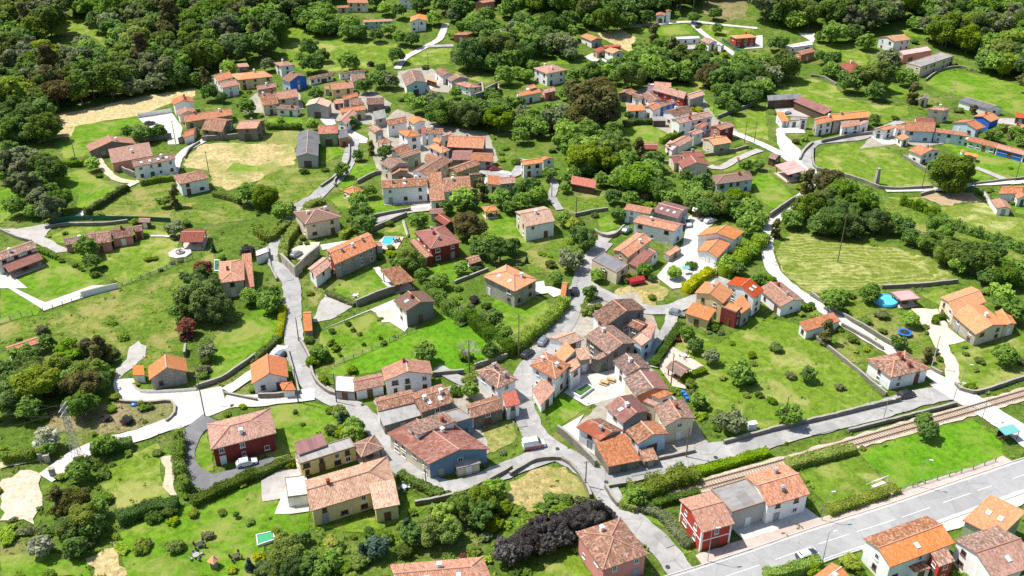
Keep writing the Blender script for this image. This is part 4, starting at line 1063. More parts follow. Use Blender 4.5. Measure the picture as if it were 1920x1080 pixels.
# trees: kind | crown centre | crown width px   (several per line)
TREES = """
@00
d 1570,690,140 1665,725,90
d 60,960,230 180,970,210 310,950,260 400,960,130
m 1850,800,140
d 950,990,110 1070,1000,150 1195,980,120
l 1710,510,130 1520,480,120
g 1180,610,170 900,640,190 1000,650,170
d 1320,570,180 1470,590,120
b 1540,600,110
@01
d 390,350,155 505,410,110 420,470,170 1050,410,130 1170,290,120 760,240,130 540,210,130 900,260,110 650,170,130
m 700,460,170 330,430,90 990,220,100
p 858,475,60
l 1340,130,120 1470,260,60
k 1075,75,110
g 1480,110,110 1270,500,60
d 1590,400,270 1820,360,280 1720,470,150
m 1860,560,170 1640,150,150 1560,60,140 1720,110,140
d 930,590,150 930,510,80 810,640,130 710,910,90 450,700,110
g 1010,600,140 1320,760,170
m 1220,780,150 1500,690,100
d 1380,840,230 1590,860,240 1760,700,110
m 1820,900,220 1700,800,140 1900,780,140
l 1080,742,55 1150,720,75 570,742,60 420,930,110 180,900,60
g 85,480,110
d 1420,20,170 1230,20,150 900,0,140 500,20,130
m 420,30,110 210,60,140
l 960,60,110 1880,80,120
@02
d 290,190,230 430,150,160 720,140,230 870,150,150 1010,130,130 60,400,220 30,330,120
m 130,310,230 590,150,120 820,180,90
m 370,330,110 150,490,90 200,150,120
g 440,400,110
d 770,490,140 590,560,200 650,500,120
m 900,560,240 1080,480,170
d 1300,440,220 950,360,90
b 1070,290,130 1210,370,110
m 1130,330,140 1540,210,90 1420,360,90
b 1480,560,200
m 1600,730,110 1540,660,100
d 1720,600,200 1840,560,200 1800,730,160 1560,760,90
m 1880,470,150 1700,680,110 1900,650,140
m 460,560,120
b 600,780,400 520,880,260 700,860,240 640,690,260
m 330,820,150 420,690,130 290,880,110 360,1050,120
d 60,760,90 880,860,80
l 110,560,110 40,540,100
m 60,900,100 130,910,110 60,1010,140
d 1360,130,90 1520,100,100
m 200,30,120
d 1480,400,60 1530,390,50 1390,200,40
l 1600,410,60
y 1370,810,70 1410,820,70
d 1660,800,120 1280,560,100
P 1235,510,110
@03
l 210,150,170
m 500,240,190 390,270,90 740,310,140 1110,170,120
d 640,240,150 80,100,180 70,320,140 120,480,260 0,560,100
d 480,440,130 450,520,80 570,570,100
m 480,520,130
g 920,450,190
d 800,570,260 620,620,170 820,680,160
m 700,560,130 1050,580,150
b 1090,720,120
d 1100,310,55 1330,230,250 1230,170,140
m 1420,150,180 1340,110,130
d 800,890,90 955,880,65
l 1660,390,150 1780,480,200
d 1840,430,220 1650,450,180 1600,360,130
m 1700,200,240 1850,220,200
P 400,420,90
m 1430,820,70 1260,930,60
b 1550,840,70
m 1860,990,110 1700,1010,120 1900,1050,90
l 270,1040,60
b 210,1060,60
@10
g 240,120,190 150,80,160
d 380,130,120 60,30,140
g 290,400,170
d 450,420,200 380,340,120
m 110,460,170 240,500,120
m 30,240,120 550,110,60
l 690,150,110 740,520,70
m 1840,370,180
b 1310,410,130
m 650,770,180
d 690,880,130
g 1310,640,120
w 1310,600,80
r 1520,930,140
p 1860,800,110
u 1600,790,70
d 560,910,45 600,930,40 620,945,35 710,975,70 790,920,40 1205,940,40 1290,890,40 1350,875,40
m 460,870,60 850,1030,50 1110,860,60 1160,855,50
y 490,665,45 360,690,40
m 1390,590,90 1010,580,70 1230,430,90
d 1480,1010,220
@11
m 60,390,200 200,500,170 640,190,130
d 240,490,130 780,500,160 760,80,90
m 770,420,150
d 800,600,170
m 850,350,110
b 860,40,80
d 960,60,110
m 1220,580,150
l 1540,400,180
d 1600,430,130 1430,470,110
b 1700,360,130 1600,600,240
m 1850,400,160 1900,470,110
d 1830,800,200 1680,780,160 1920,760,140
m 1740,720,130 1640,720,100
m 1160,860,200 1090,890,130
d 1050,880,90
l 1020,820,90 1010,770,60
m 1240,980,110 1380,1020,130 1530,930,110
d 1650,930,90 930,850,50
m 350,700,60 380,740,50
d 335,745,40
m 830,700,70 1000,590,70 700,560,60
l 1780,710,100
d 360,200,70
@12
m 530,110,260 660,60,230 480,190,150
d 560,170,180 1050,120,170 760,120,150
m 860,120,170 940,260,260 830,240,180
b 940,80,150
l 960,210,150 700,140,120
m 660,260,120 760,280,100
d 1130,340,200 1060,300,140
m 1190,390,150 900,400,120
d 760,390,130 800,520,120
g 1000,390,80
d 620,530,60
m 280,220,110 400,250,90 400,320,90
P 135,310,150
m 70,420,140 190,370,150 30,130,80
l 220,400,100
d 60,340,110
m 390,560,110
d 540,700,200
y 450,600,110
g 440,870,180
m 490,830,120
l 640,980,110
d 850,1010,80
m 1000,940,120
d 1345,905,95
l 1220,960,110
k 1050,1000,60
d 1430,280,150 1550,310,110 1300,240,110
m 1390,400,180 1520,440,220 1680,410,200 1790,480,180
d 1460,470,180 1640,470,180 1340,450,110
m 1790,600,190 1720,520,150 1860,560,130
l 1870,720,110 1620,880,120 1810,800,100 1700,830,90
d 1700,930,110
m 1860,1010,110
y 1840,1020,70
b 1180,60,60
m 1760,160,110 1850,150,90
u 110,880,50
m 300,40,70 1690,30,50
d 300,900,90
m 330,1000,110
@13
d 300,470,240 450,420,220 480,570,250 700,470,260 620,600,220 380,600,180
b 450,280,240 300,330,170
m 820,540,170 740,400,180
d 1380,210,320 1290,180,180 1460,190,170 1380,290,210
g 410,620,140
d 1010,610,170 1070,690,140
m 960,560,110
m 1290,640,220 1260,740,200
m 1180,740,130
d 1560,850,300 1450,800,160 1700,800,160
m 1440,900,150
d 1780,970,220 1650,990,160
m 1880,920,160 1920,1010,140
m 180,560,160 130,530,80
b 60,650,110
l 250,320,80
m 250,260,70
d 1800,710,70 1755,405,50 1670,340,40
y 1655,350,40
m 1840,440,45 1820,178,35
d 780,1090,110
m 30,1010,60
@20
d 1480,70,330 1430,150,220 1600,150,260 1370,170,190 1560,40,240
r 1390,290,150 1400,350,110
d 350,400,130
g 310,300,110
m 180,490,170
d 260,640,260 220,560,220 380,700,200
m 520,500,260 420,600,240 620,640,240
b 640,480,220 720,560,180 770,480,170
m 500,700,200
d 740,690,180 840,480,100
l 740,620,160 460,410,90
d 610,870,220
m 60,760,200 200,900,200
d 30,600,140 80,700,180
l 860,810,90
g 1520,600,110 1560,470,140
d 1550,520,110
m 1540,400,90 1520,650,80
m 1060,860,60 830,910,70
l 1820,885,60
m 1700,940,60
d 1740,880,30
m 1890,760,60
y 1020,720,50
m 290,960,130
p 800,975,75 950,980,100
@21
m 100,110,170 40,60,130 -60,60,140
d 110,40,140
l 400,30,70
m 395,385,80
m 480,480,130 440,540,120 530,520,90
d 570,320,60 690,265,55
f 560,410,70 600,450,70 630,500,40 730,310,50 775,340,45 930,370,40 960,410,50 810,420,40 1035,360,30
m 1250,480,190
k 1590,440,230
d 1760,470,140
m 1580,500,120
w 1530,160,80
m 1540,260,70
p 1635,85,80
d 1720,130,70 1780,180,80
P 1800,220,120
m 1850,330,140 1750,290,110
m 720,610,90
m 490,680,90
d 520,710,60
m 620,930,130 560,910,80
m 730,1040,160
d 570,1060,110
d 290,930,45 350,1020,40
d 1500,770,110
m 1600,680,110 1610,760,140
l 1610,845,40
d 530,30,40
m 1480,120,110 1380,60,110
y 640,930,50
u 640,1000,110
@22
k 590,30,120
l 560,170,110
m 640,130,80 540,130,60
m 1050,65,70
m 1310,330,120
r 1245,385,55
d 1370,430,120
d 1510,290,90
g 1490,510,130
m 1720,640,190
d 1780,690,100
l 1580,670,60
m 1340,720,100 1400,840,130 1440,880,100
g 1660,1000,200
m 1560,950,90
m 1300,900,80
m 1810,560,60 1800,500,70
d 1860,800,70
m 1650,410,50
l 1760,800,60
@23
m 490,90,180 540,50,120
m 760,40,150
b 430,350,150
m 640,380,90 545,310,55
m 735,240,90 860,320,70
g 850,190,110
l 1070,230,130
d 990,410,120
m 1180,290,60 1190,335,40
b 1190,530,120
d 1240,470,90 1290,530,60
m 60,440,110
d 300,640,130
g 170,650,90
m 160,940,190
g 540,740,80
m 1790,500,180
d 1720,480,80
g 1900,540,100
m 1590,540,80 1480,490,50 1480,440,40
m 1520,735,90
m 1560,610,50
m 1860,170,200 1740,100,120
l 1760,30,160 1650,20,90
m 310,140,90
l 360,195,90 250,190,60
y 740,460,50 660,470,50
m 30,840,80
d 1180,1000,150
d 630,60,60
@30
w 340,50,200
m 350,110,150
m 780,90,170
d 600,220,130
m 590,290,180
l 460,330,90
b 540,520,260 440,560,200
m 620,640,260 720,580,180
d 520,720,240 680,700,200
l 640,790,130 700,700,120
m 780,490,130
w 310,850,180
d 560,860,180
m 1180,150,80
d 1150,620,140 1270,570,150
l 1290,670,90
m 1310,850,150
l 1060,850,140
w 1120,830,60
g 1550,770,90
y 1820,395,60
m 1665,600,70
c 1770,620,50
m 1870,675,75
y 1740,1030,80
u 1870,1010,120
m 90,190,60
m 1450,600,90
m 1370,400,90 1380,340,90
m 360,1060,90
@31
m 250,240,90
l 720,20,170 640,-10,110
m 1340,440,110
d 1450,460,70
l 1390,660,260
m 1300,740,240 1440,740,220
d 1560,560,230 1700,620,220
m 1700,500,240 1640,460,140
l 1790,430,180
m 1860,560,140 1780,680,150
d 1180,770,190 1120,870,150
u 1130,740,150
m 1090,700,90 960,780,130
d 850,760,110
y 560,820,130
d 620,860,110
m 240,900,260 330,960,180
d 400,1000,200 250,1000,220
m 560,950,180 480,1040,170
u 900,860,180 800,920,150
m 780,950,160 650,1000,150
l 400,1075,130 700,1090,110
y 20,935,90 160,790,70
d 60,1010,150 160,1060,150
m 150,740,70
l 1640,880,110
r 1550,930,60
m 730,780,60
k 360,790,110
m 1180,600,70
@32
p 620,620,220 520,640,220 420,680,220 320,720,220 220,740,220 130,790,230 60,860,220 250,830,190 380,770,190 500,710,170 700,600,130 -40,900,200 560,580,120
l 170,800,90 10,840,90
m 300,500,120 230,560,110 400,490,110
d 420,540,80
m 940,480,170
l 1000,440,110
m 20,990,60
@33
l 620,970,160
m 330,1030,140
d 700,1060,80
m 710,120,50
d 1200,-10,150
"""
CARS = """
@G
W|car|443,872 482,863|white hatchback parked at the dark red house
V|van|980,838 1022,831|white van with red sides at lane junction
X|car|1497,1046 1529,1036|white roofed dark car driving on the main road
D|car|1681,744 1718,736|dark estate car beside the square white house
A|car|1258,585 1281,590|grey car on the lane below the yellow house
A|car|1168,437 1182,426|pale car on the round terrace drive
W|van|1281,411 1293,425|white van beside the rust red barn
D|car|1076,555 1079,538|black car in the hedge shade on the lane
D|car|978,672 1000,655|black car parked by the tall lane hedge
A|car|1012,648 1024,632|dark silver car beside the sandy roofed house
D|car|270,234 291,229|black car in the pale yard by straw field
R|car|918,318 938,315|red car beside the grey house
A|car|549,481 562,473|silver car on the villa terrace
W|car|1324,416 1340,412|white car at the back of the pale yard
W|car|1465,213 1484,209|white car in the farmyard
A|car|519,672 535,658|blue grey car in the sunken drive
W|car|918,342 930,336|grey car outside the sage house
"""
# poles: kind | base | height
POLES = """
@10
w 335,603,7 565,105,7 1572,245,9
@20
w 1538,965,11
@21
w 605,862,8 318,860,9 322,405,7 1602,632,9
@22
w 50,522,12 1190,742,9
@23
c 1225,602,9
l 760,892,6 860,1006,6 1440,740,6 1382,872,6 1598,1002,6
w 115,1042,8
@32
w 550,410,6.5 1305,192,8.5
l 1466,976,8
@33
l 1120,416,7 402,668,7 402,1002,8
@13
w 521,888,15 1150,342,7 1852,282,7
@12
w 480,552,7 298,402,9
@02
w 1510,852,8 1350,172,11 1742,1072,8 1816,1072,8 905,645,8 1232,142,7 758,205,7
@03
c 1372,772,9
@31
c 1277,424,7
@01
w 1222,262,8 908,715,9 482,540,8 1292,515,7
@00
w 1320,1082,9
"""
# woods: ground outline in photo pixels, crown spacing m, mixture
WOODS = """
@G
10.0|dddmmgb|-60,-70 560,-70 610,-40 600,20 560,40 528,55 548,95 520,118 455,118 400,140 365,160 330,172 255,188 130,212 0,228 -60,235|wood at the upper left
9.0|bbbdd|235,0 300,-20 380,-10 440,10 450,60 430,95 380,100 330,80 280,60 240,40|eucalyptus stand in the upper left wood
10.5|dmgmdd|1400,-70 1990,-70 1990,230 1920,170 1850,142 1830,110 1795,100 1760,88 1740,75 1745,55 1700,52 1660,58 1600,65 1540,62 1500,60 1460,50 1425,40 1405,20|wood at the upper right
10|dmmd|880,-60 1400,-70 1400,30 1360,38 1300,35 1260,20 1220,40 1160,50 1110,52 1050,40 1010,30 960,40 930,30 900,10|wooded slope behind the chapel
9.5|dmm|760,-60 900,-60 890,20 860,40 840,20 800,0 760,-10|wooded slope at the top edge
9.5|mgm|570,-70 700,-70 680,0 610,10 580,-10|thicket at the top edge
7|dmm|560,42 600,28 690,60 760,80 745,100 690,80 620,76 580,66|
7|dmmg|840,75 880,60 960,70 985,60 1070,75 1080,110 1000,112 960,138 930,150 880,135 850,110|
7|dmlm|1105,125 1160,115 1220,95 1310,95 1335,150 1290,160 1230,155 1180,165 1120,160|
7|mdmg|1340,130 1440,120 1500,100 1510,140 1450,160 1430,190 1350,200 1330,170|
7|dmd|1570,130 1640,110 1680,120 1660,160 1640,190 1580,160|
6.5|mldm|1060,270 1130,255 1240,280 1260,320 1300,335 1420,360 1440,400 1400,420 1330,400 1270,385 1250,370 1190,370 1160,350 1120,320 1070,310|
6.5|dmmd|790,180 850,190 900,200 950,200 960,260 920,250 830,240 795,215|
6.5|mg|960,200 1010,215 1060,200 1060,260 1000,260 965,250|
6|mdugl|470,1040 560,1012 650,1005 760,990 900,952 940,985 830,1020 700,1040 600,1085 470,1095|
7|dmbm|20,640 100,640 220,650 225,700 180,750 60,760 0,800 0,690|
7|dmd|1490,330 1560,330 1680,370 1750,430 1700,460 1600,440 1500,420|
7|mdm|1720,440 1800,450 1900,480 1930,540 1820,540 1760,510|
7|dmg|20,310 60,330 150,350 150,410 40,420 0,400|
7|dd|-20,225 110,222 120,262 -20,278|
6|dml|830,440 900,450 940,500 900,520 850,500 790,520 770,490|
5.5|mlm|850,360 905,350 960,360 990,390 960,400 900,395|
"""

# ------------------------------------------------------------------ ground sheets
import bmesh
MG = {
 'base': grass('valley grass',(.075,.135,.016),(.110,.185,.022),(.150,.220,.030),(.24,.22,.08),.25),
 'g1': grass('lush lawn',(.095,.205,.010),(.130,.262,.014),(.180,.300,.022),(.26,.27,.07),.42,1.3,speck=.3),
 'g1b': grass('vivid lawn',(.085,.225,.008),(.115,.280,.010),(.160,.315,.016),(.20,.27,.04),.32,1.3,speck=.3),
 'g2': grass('meadow grass',(.115,.200,.016),(.160,.255,.022),(.210,.290,.034),(.34,.32,.11),.38,1.2,speck=.3),
 'g3': grass('rough grass',(.090,.165,.016),(.135,.215,.024),(.200,.255,.036),(.30,.26,.09),.40,1.6,speck=.65),
 'hay': grass('cut straw',(.46,.37,.17),(.56,.46,.23),(.64,.54,.29),(.30,.29,.09),.1,1.5,speck=.25),
 'hay2': grass('dry pasture',(.42,.33,.14),(.52,.42,.20),(.60,.50,.26),(.17,.22,.04),.42,1.5,speck=.35),
 'dry': grass('dry yellow grass',(.33,.26,.09),(.44,.36,.15),(.52,.44,.21),(.18,.21,.04),.40,1.6,speck=.5),
 'dry2': grass('dry green pasture',(.22,.24,.06),(.30,.30,.09),(.40,.36,.15),(.14,.20,.03),.35,1.5,speck=.45),
 'scrub': grass('scrub ground',(.24,.20,.10),(.32,.26,.14),(.26,.25,.09),(.12,.15,.035),.5,1.8,speck=.6),
 'mow': grass('mown hay rows',(.135,.190,.022),(.185,.235,.034),(.240,.270,.050),(.48,.45,.19),.2,1.4,speck=.3,stripes=(0,0,2.3,.55)),
 'mow2': grass('mown slope',(.150,.220,.026),(.210,.270,.040),(.270,.300,.060),(.48,.45,.20),.35,1.4,speck=.35),
 'dirt': paving('bare earth',(.34,.24,.14),(.44,.33,.20),(.22,.16,.09)),
 'sand': paving('pale rubble ground',(.46,.38,.27),(.60,.53,.41),(.28,.21,.12),2.0),
 'conc': paving('pale concrete',(.52,.495,.45),(.62,.60,.55),(.36,.34,.30),crack=.22),
 'gravel': paving('grey gravel',(.36,.34,.31),(.45,.43,.39),(.26,.24,.21)),
 'yard': paving('worn village yard',(.30,.27,.22),(.40,.37,.31),(.17,.17,.09),1.5),
 'tile': paving('terracotta paving',(.56,.42,.34),(.62,.50,.42),(.44,.34,.28)),
 'tan': paving('sandy paving',(.58,.48,.36),(.66,.57,.45),(.48,.38,.28)),
 'asph': paving('worn asphalt',(.31,.31,.305),(.37,.37,.36),(.25,.25,.25),.6,crack=.3),
 'asph2': paving('dark asphalt',(.16,.16,.165),(.21,.21,.21),(.12,.12,.125),crack=.3),
 'lane': paving('lane asphalt',(.32,.315,.30),(.42,.41,.39),(.22,.215,.20),crack=.4),
 'pave': paving('pavement slabs',(.44,.35,.30),(.52,.43,.37),(.36,.28,.24)),
 'track': paving('earth track',(.46,.40,.28),(.55,.49,.36),(.26,.27,.10)),
 'ballast': paving('rail ballast',(.44,.37,.28),(.53,.46,.36),(.28,.21,.15),2.0,.8),
}
def ground_sheet():
    xs=np.unique(np.concatenate([np.arange(-900,-400,50),np.arange(-400,401,10),np.arange(400,901,50)]))
    ys=np.unique(np.concatenate([np.arange(-100,365,15),np.arange(365,600,4),np.arange(600,1101,40)]))
    X,Y=np.meshgrid(xs,ys); Z=terr(X,Y)
    nx=len(xs); v=np.stack([X.ravel(),Y.ravel(),Z.ravel()],1)
    f=[(r*nx+c,r*nx+c+1,(r+1)*nx+c+1,(r+1)*nx+c) for r in range(len(ys)-1) for c in range(nx-1)]
    me=bpy.data.meshes.new('terrain'); me.from_pydata(v.tolist(),[],f); me.materials.append(MG['base'])
    for p in me.polygons: p.use_smooth=True
    tag(link('terrain',me),'green valley floor rising to a wooded hillside',None,None,'structure')
ground_sheet()
FIELD_PX=[]
def flat(v): return Vector((v.x,v.y,0))
def smooth_loop(P, jit, seed):
    """wavering outline: slow and quick swings along the edge, corners kept"""
    r=random.Random(seed); out=[]; n=len(P); s=0.0; p1,p2=r.uniform(0,6),r.uniform(0,6)
    for i in range(n):
        a,b=P[i],P[(i+1)%n]; e=flat(b-a); L=e.length
        if L<.01: continue
        nn=Vector((-e.y,e.x,0))/L; k=max(1,int(L/1.6))
        for j in range(k):
            t=j/k; w_=math.sin(math.pi*t)**.5 if j else 0
            out.append(a.lerp(b,t)+nn*(jit*w_*(.6*math.sin(s*.55+p1)+.4*math.sin(s*1.7+p2)+r.uniform(-.2,.2)))); s+=L/k
    return out
def sheet(name, mat, P, off, jit=0.0, seed=0, label=None):
    if jit: P=smooth_loop(P,jit,seed)
    P=[Vector((p.x,p.y,0)) for p in P]
    bm=bmesh.new()
    from mathutils.geometry import tessellate_polygon
    vs=[bm.verts.new(p) for p in P]
    for t in tessellate_polygon([P]):
        try: bm.faces.new([vs[i] for i in t])
        except ValueError: pass
    if max(p.y for p in P)>HILL-8:
        for _ in range(6):
            es=[e for e in bm.edges if e.calc_length()>9.0 and max(e.verts[0].co.y,e.verts[1].co.y)>HILL-8]
            if not es: break
            bmesh.ops.subdivide_edges(bm,edges=es,cuts=1,use_grid_fill=False)
            bmesh.ops.triangulate(bm,faces=[f for f in bm.faces if len(f.verts)>3])
    for v in bm.verts: v.co.z=T(v.co.x,v.co.y)+off
    bmesh.ops.recalc_face_normals(bm,faces=bm.faces)
    for f in bm.faces:
        if f.normal.z<0: f.normal_flip()
    me=bpy.data.meshes.new(name); bm.to_mesh(me); bm.free(); me.materials.append(mat)
    o=link(name,me); tag(o,label,None,None,'structure'); return o
HARD={'conc','gravel','tile','tan','asph2','sand','yard'}
for i,ln in enumerate(rows(FIELDS)):
    nm,mt,ps=ln.split('|'); px=pts_of(ps); FIELD_PX.append((nm,mt,px))
    P=[ground(*p) for p in px]
    if mt=='mow':
        c=sum(P,Vector())/len(P); MATS.pop('mown hay rows',None)
        MG['mow']=grass('mown hay rows',(.135,.190,.022),(.185,.235,.034),(.240,.270,.050),(.48,.45,.19),.2,1.4,speck=.3,stripes=(c.x-4,c.y-2,1.75,.24))
    sheet(nm,MG[mt],P,(.02+.0006*i) if mt not in HARD else (.14+.0006*i), .0 if mt in('conc','tile','asph2') else (1.1 if mt in('sand','hay2','dry','dry2','scrub','dirt') else .45), i)
def flat(v): return Vector((v.x,v.y,0))
def catmull(P, step=1.6):
    out=[]; n=len(P)
    for i in range(n-1):
        p0=P[max(i-1,0)];p1=P[i];p2=P[i+1];p3=P[min(i+2,n-1)]
        k=max(2,int((p2-p1).length/step))
        for j in range(k):
            t=j/k
            out.append(.5*((2*p1)+(-p0+p2)*t+(2*p0-5*p1+4*p2-p3)*t*t+(-p0+3*p1-3*p2+p3)*t**3))
    out.append(P[-1]); return out
def flat(v): return Vector((v.x,v.y,0))
def sides(C, w, jit=0.0, seed=1):
    r=random.Random(seed); L=[];R=[]
    for i,c in enumerate(C):
        t=(C[min(i+1,len(C)-1)]-C[max(i-1,0)]); t.z=0; t.normalize(); n=Vector((-t.y,t.x,0))
        L.append(c+n*(w/2+r.uniform(-jit,jit))); R.append(c-n*(w/2+r.uniform(-jit,jit)))
    return L,R
def ribbon(name, mat, C, w, off, jit=.2, seed=1, kind='structure', parent=None):
    L,R=sides(C,w,jit,seed); v=[];f=[];d=0
    for i,(a,b) in enumerate(zip(L,R)):
        for q in range(5):
            p=a.lerp(b,q/4); v.append((p.x,p.y,T(p.x,p.y)+off))
    for i in range(len(L)-1):
        for q in range(4):
            k=i*5+q; f.append((k,k+5,k+6,k+1))
    me=bpy.data.meshes.new(name); me.from_pydata(v,[],f); me.materials.append(mat)
    for p in me.polygons: p.use_smooth=True
    me.update()
    if me.polygons[0].normal.z<0: me.flip_normals()
    o=link(name,me,parent)
    if kind and parent is None: tag(o,kind=kind)
    return o
ROAD_C=[]
for i,ln in enumerate(rows(ROADS)):
    nm,mt,w,ps=ln.split('|')
    C=catmull([flat(ground(*p)) for p in pts_of(ps)]); ROAD_C.append((nm,float(w),C))
    ribbon(nm,MG[mt],C,float(w),.24+.004*i,seed=i)
    if nm=='main_road': MAIN=C
PATCHM=paving('asphalt repair',(.27,.267,.258),(.33,.325,.31),(.21,.207,.198))
pr_=random.Random(3)
for nm_,w_,C_ in ROAD_C:
    if nm_ in ('village_lane','station_lane','back_lane','mid_lane'):
        i0=4
        while i0<len(C_)-8:
            n_=pr_.randint(2,4); seg=C_[i0:i0+n_+1]; ww=w_*pr_.uniform(.22,.5); off_=(w_-ww)*.45*pr_.choice((-1,0,1))
            Ls,_=sides(seg,2*off_ if off_ else .001)
            if len(Ls)>1: ribbon('asphalt_patch',PATCHM,Ls,ww,.372,.03,i0)
            i0+=pr_.randint(12,30)
PAINT=plain('road paint',(.72,.72,.70),.6)
KERB=plain('kerb stone',(.50,.48,.45),.85)
def along(C):
    d=[0]
    for a,b in zip(C,C[1:]): d.append(d[-1]+(b-a).length)
    return d
def slice_path(C, d, a, b):
    return [c for c,x in zip(C,d) if a<=x<=b]
dd=along(MAIN)
L,R=sides(MAIN,6.6)
ribbon('road_marking',PAINT,L,.14,.275,0)
ribbon('road_marking',PAINT,R,.14,.275,0)
s0=0
while s0<dd[-1]-6:
    seg=slice_path(MAIN,dd,s0,s0+(9 if s0<75 else 4.6))
    if len(seg)>1: ribbon('road_marking',PAINT,seg,.13,.275,0)
    s0+= 9.5 if s0<75 else 8.5
for side in sides(MAIN,7.7):
    m=MB(); Q=side
    for a,b in zip(Q,Q[1:]):
        t=(b-a).normalized(); n=Vector((-t.y,t.x,0))*.09
        z0,z1=.0,.36
        m.face([(a-n).to_3d()+Vector((0,0,z1)),(b-n)+Vector((0,0,z1)),(b+n)+Vector((0,0,z1)),(a+n)+Vector((0,0,z1))])
        m.face([(a-n),(b-n),(b-n)+Vector((0,0,z1)),(a-n)+Vector((0,0,z1))]); m.face([(b+n),(a+n),(a+n)+Vector((0,0,z1)),(b+n)+Vector((0,0,z1))])
    tag(m.build('kerb',KERB),kind='structure')

# ------------------------------------------------------------------ railway
set_tile('G')
RC=catmull([flat(ground(*p)) for p in [(2010,712),(1935,735),(1860,757),(1790,778),(1700,803),(1600,832),(1500,861),(1440,878),(1330,908),(1230,936)]])
rw=empty('railway_track',RC[len(RC)//2]); tag(rw,'single railway track on pale ballast beside the lane','railway')
def child_at(o, p): o.parent=p; o.location=o.location-p.location; return o
o=ribbon('ballast_bed',MG['ballast'],RC,3.8,.21,.3,3,None,None); child_at(o,rw)
RAIL=plain('rusty rail',(.20,.11,.075),.6,.4,.3)
for side in sides(RC,1.55):
    m=MB()
    for a,b in zip(side,side[1:]):
        c=(a+b)/2; t=b-a
        m.box((c.x,c.y,.42),(t.length+.01,.12,.18),0,math.atan2(t.y,t.x))
    child_at(m.build('rail',RAIL),rw)
m=MB(); da=along(RC); s0=0; k=0
while s0<da[-1]-1:
    while da[k+1]<s0: k+=1
    t=RC[k+1]-RC[k]; p=RC[k].lerp(RC[k+1],(s0-da[k])/max(1e-6,da[k+1]-da[k]))
    m.box((p.x,p.y,.27),(.24,2.4,.16),0,math.atan2(t.y,t.x)); s0+=.65
o=m.build('sleepers',plain('weathered sleepers',(.30,.23,.17),.9)); o['kind']='stuff'; child_at(o,rw)

# ------------------------------------------------------------------ houses
def win_meshes():
    out={}
    for nm,fm in (('w',WFRAME),('b',BFRAME)):
        m=MB(); W,Hh=1.0,1.2; t=.11
        for c,d in (((0,-.03,-Hh/2+t/2),(W,.10,t)),((0,-.03,Hh/2-t/2),(W,.10,t)),((-W/2+t/2,-.03,0),(t,.10,Hh-2*t)),((W/2-t/2,-.03,0),(t,.10,Hh-2*t)),((0,-.025,0),(.05,.08,Hh-2*t))):
            m.box(c,d)
        m.box((0,-.07,-Hh/2-.05),(W+.25,.22,.09))
        out[nm]=m.mesh('window_frame',fm)
    m=MB(); m.box((0,-.012,0),(.98,.05,1.18)); out['pane']=m.mesh('pane',GLASS)
    m=MB(); m.box((0,-.02,0),(1.05,.08,2.1)); m.box((-.57,-.04,0),(.1,.12,2.1)); m.box((.57,-.04,0),(.1,.12,2.1)); m.box((0,-.04,1.1),(1.24,.12,.1)); 
    for k_,dm_ in (('door',DOORW),('door1',plain('green painted door',(.05,.12,.07),.6)),('door2',plain('grey painted door',(.30,.31,.32),.6)),('door3',WFRAME)): out[k_]=m.mesh('door',dm_)
    m=MB(); m.box((0,-.02,0),(1,.08,1)); out['gate']=m.mesh('garage_door',plain('garage door paint',(.10,.07,.055),.7))
    m=MB(); m.box((.38,-.09,-.05),(.06,.08,.12)); out['handle']=m.mesh('handle',METAL)
    m=MB()
    m.box((0,0,-.45),(.62,.62,1.7)); m.box((0,0,.46),(.80,.80,.12)); m.box((0,0,.60),(.40,.40,.16))
    out['chw']=m.mesh('chimney',WALL['w']); m2=MB(); m2.v,m2.f,m2.m,m2.uv=m.v,m.f,m.m,m.uv; out['chb']=m2.mesh('chimney',plain('brick red chimney',(.28,.08,.05),.85))
    out['chs']=m2.mesh('chimney',WALL['g'])
    m=MB(); m.box((0,0,.08),(.85,1.15,.12)); out['sky']=m.mesh('skylight',plain('skylight pane',(.55,.60,.64),.15,.6))
    return out
WM=win_meshes()
LANDMARK=[]; FOOT=[]; HBOX=[]
def slope_sheet(mb, O, U, V, L, vf, slot, pitch, amp):
    """corrugated tile sheet: ridges run up the slope; vf(u) is the (low, high) extent up the slope at u"""
    N=U.cross(V).normalized()
    if N.z<0: N=-N
    n=max(1,int(round(L/pitch)))*2
    us=[L*i/n for i in range(n+1)]
    prev=None
    for i,u in enumerate(us):
        lo,hi=vf(u)
        off=N*(.02+(amp if i%2 else 0))
        a=O+U*u+V*lo+off; b=O+U*u+V*hi+off
        cur=(a,b,u,lo,hi)
        if prev is not None and (prev[4]-prev[3]>.01 or hi-lo>.01):
            mb.face([prev[0],cur[0],cur[1],prev[1]],slot,[(prev[2],prev[3]),(u,lo),(u,hi),(prev[2],prev[4])])
        prev=cur
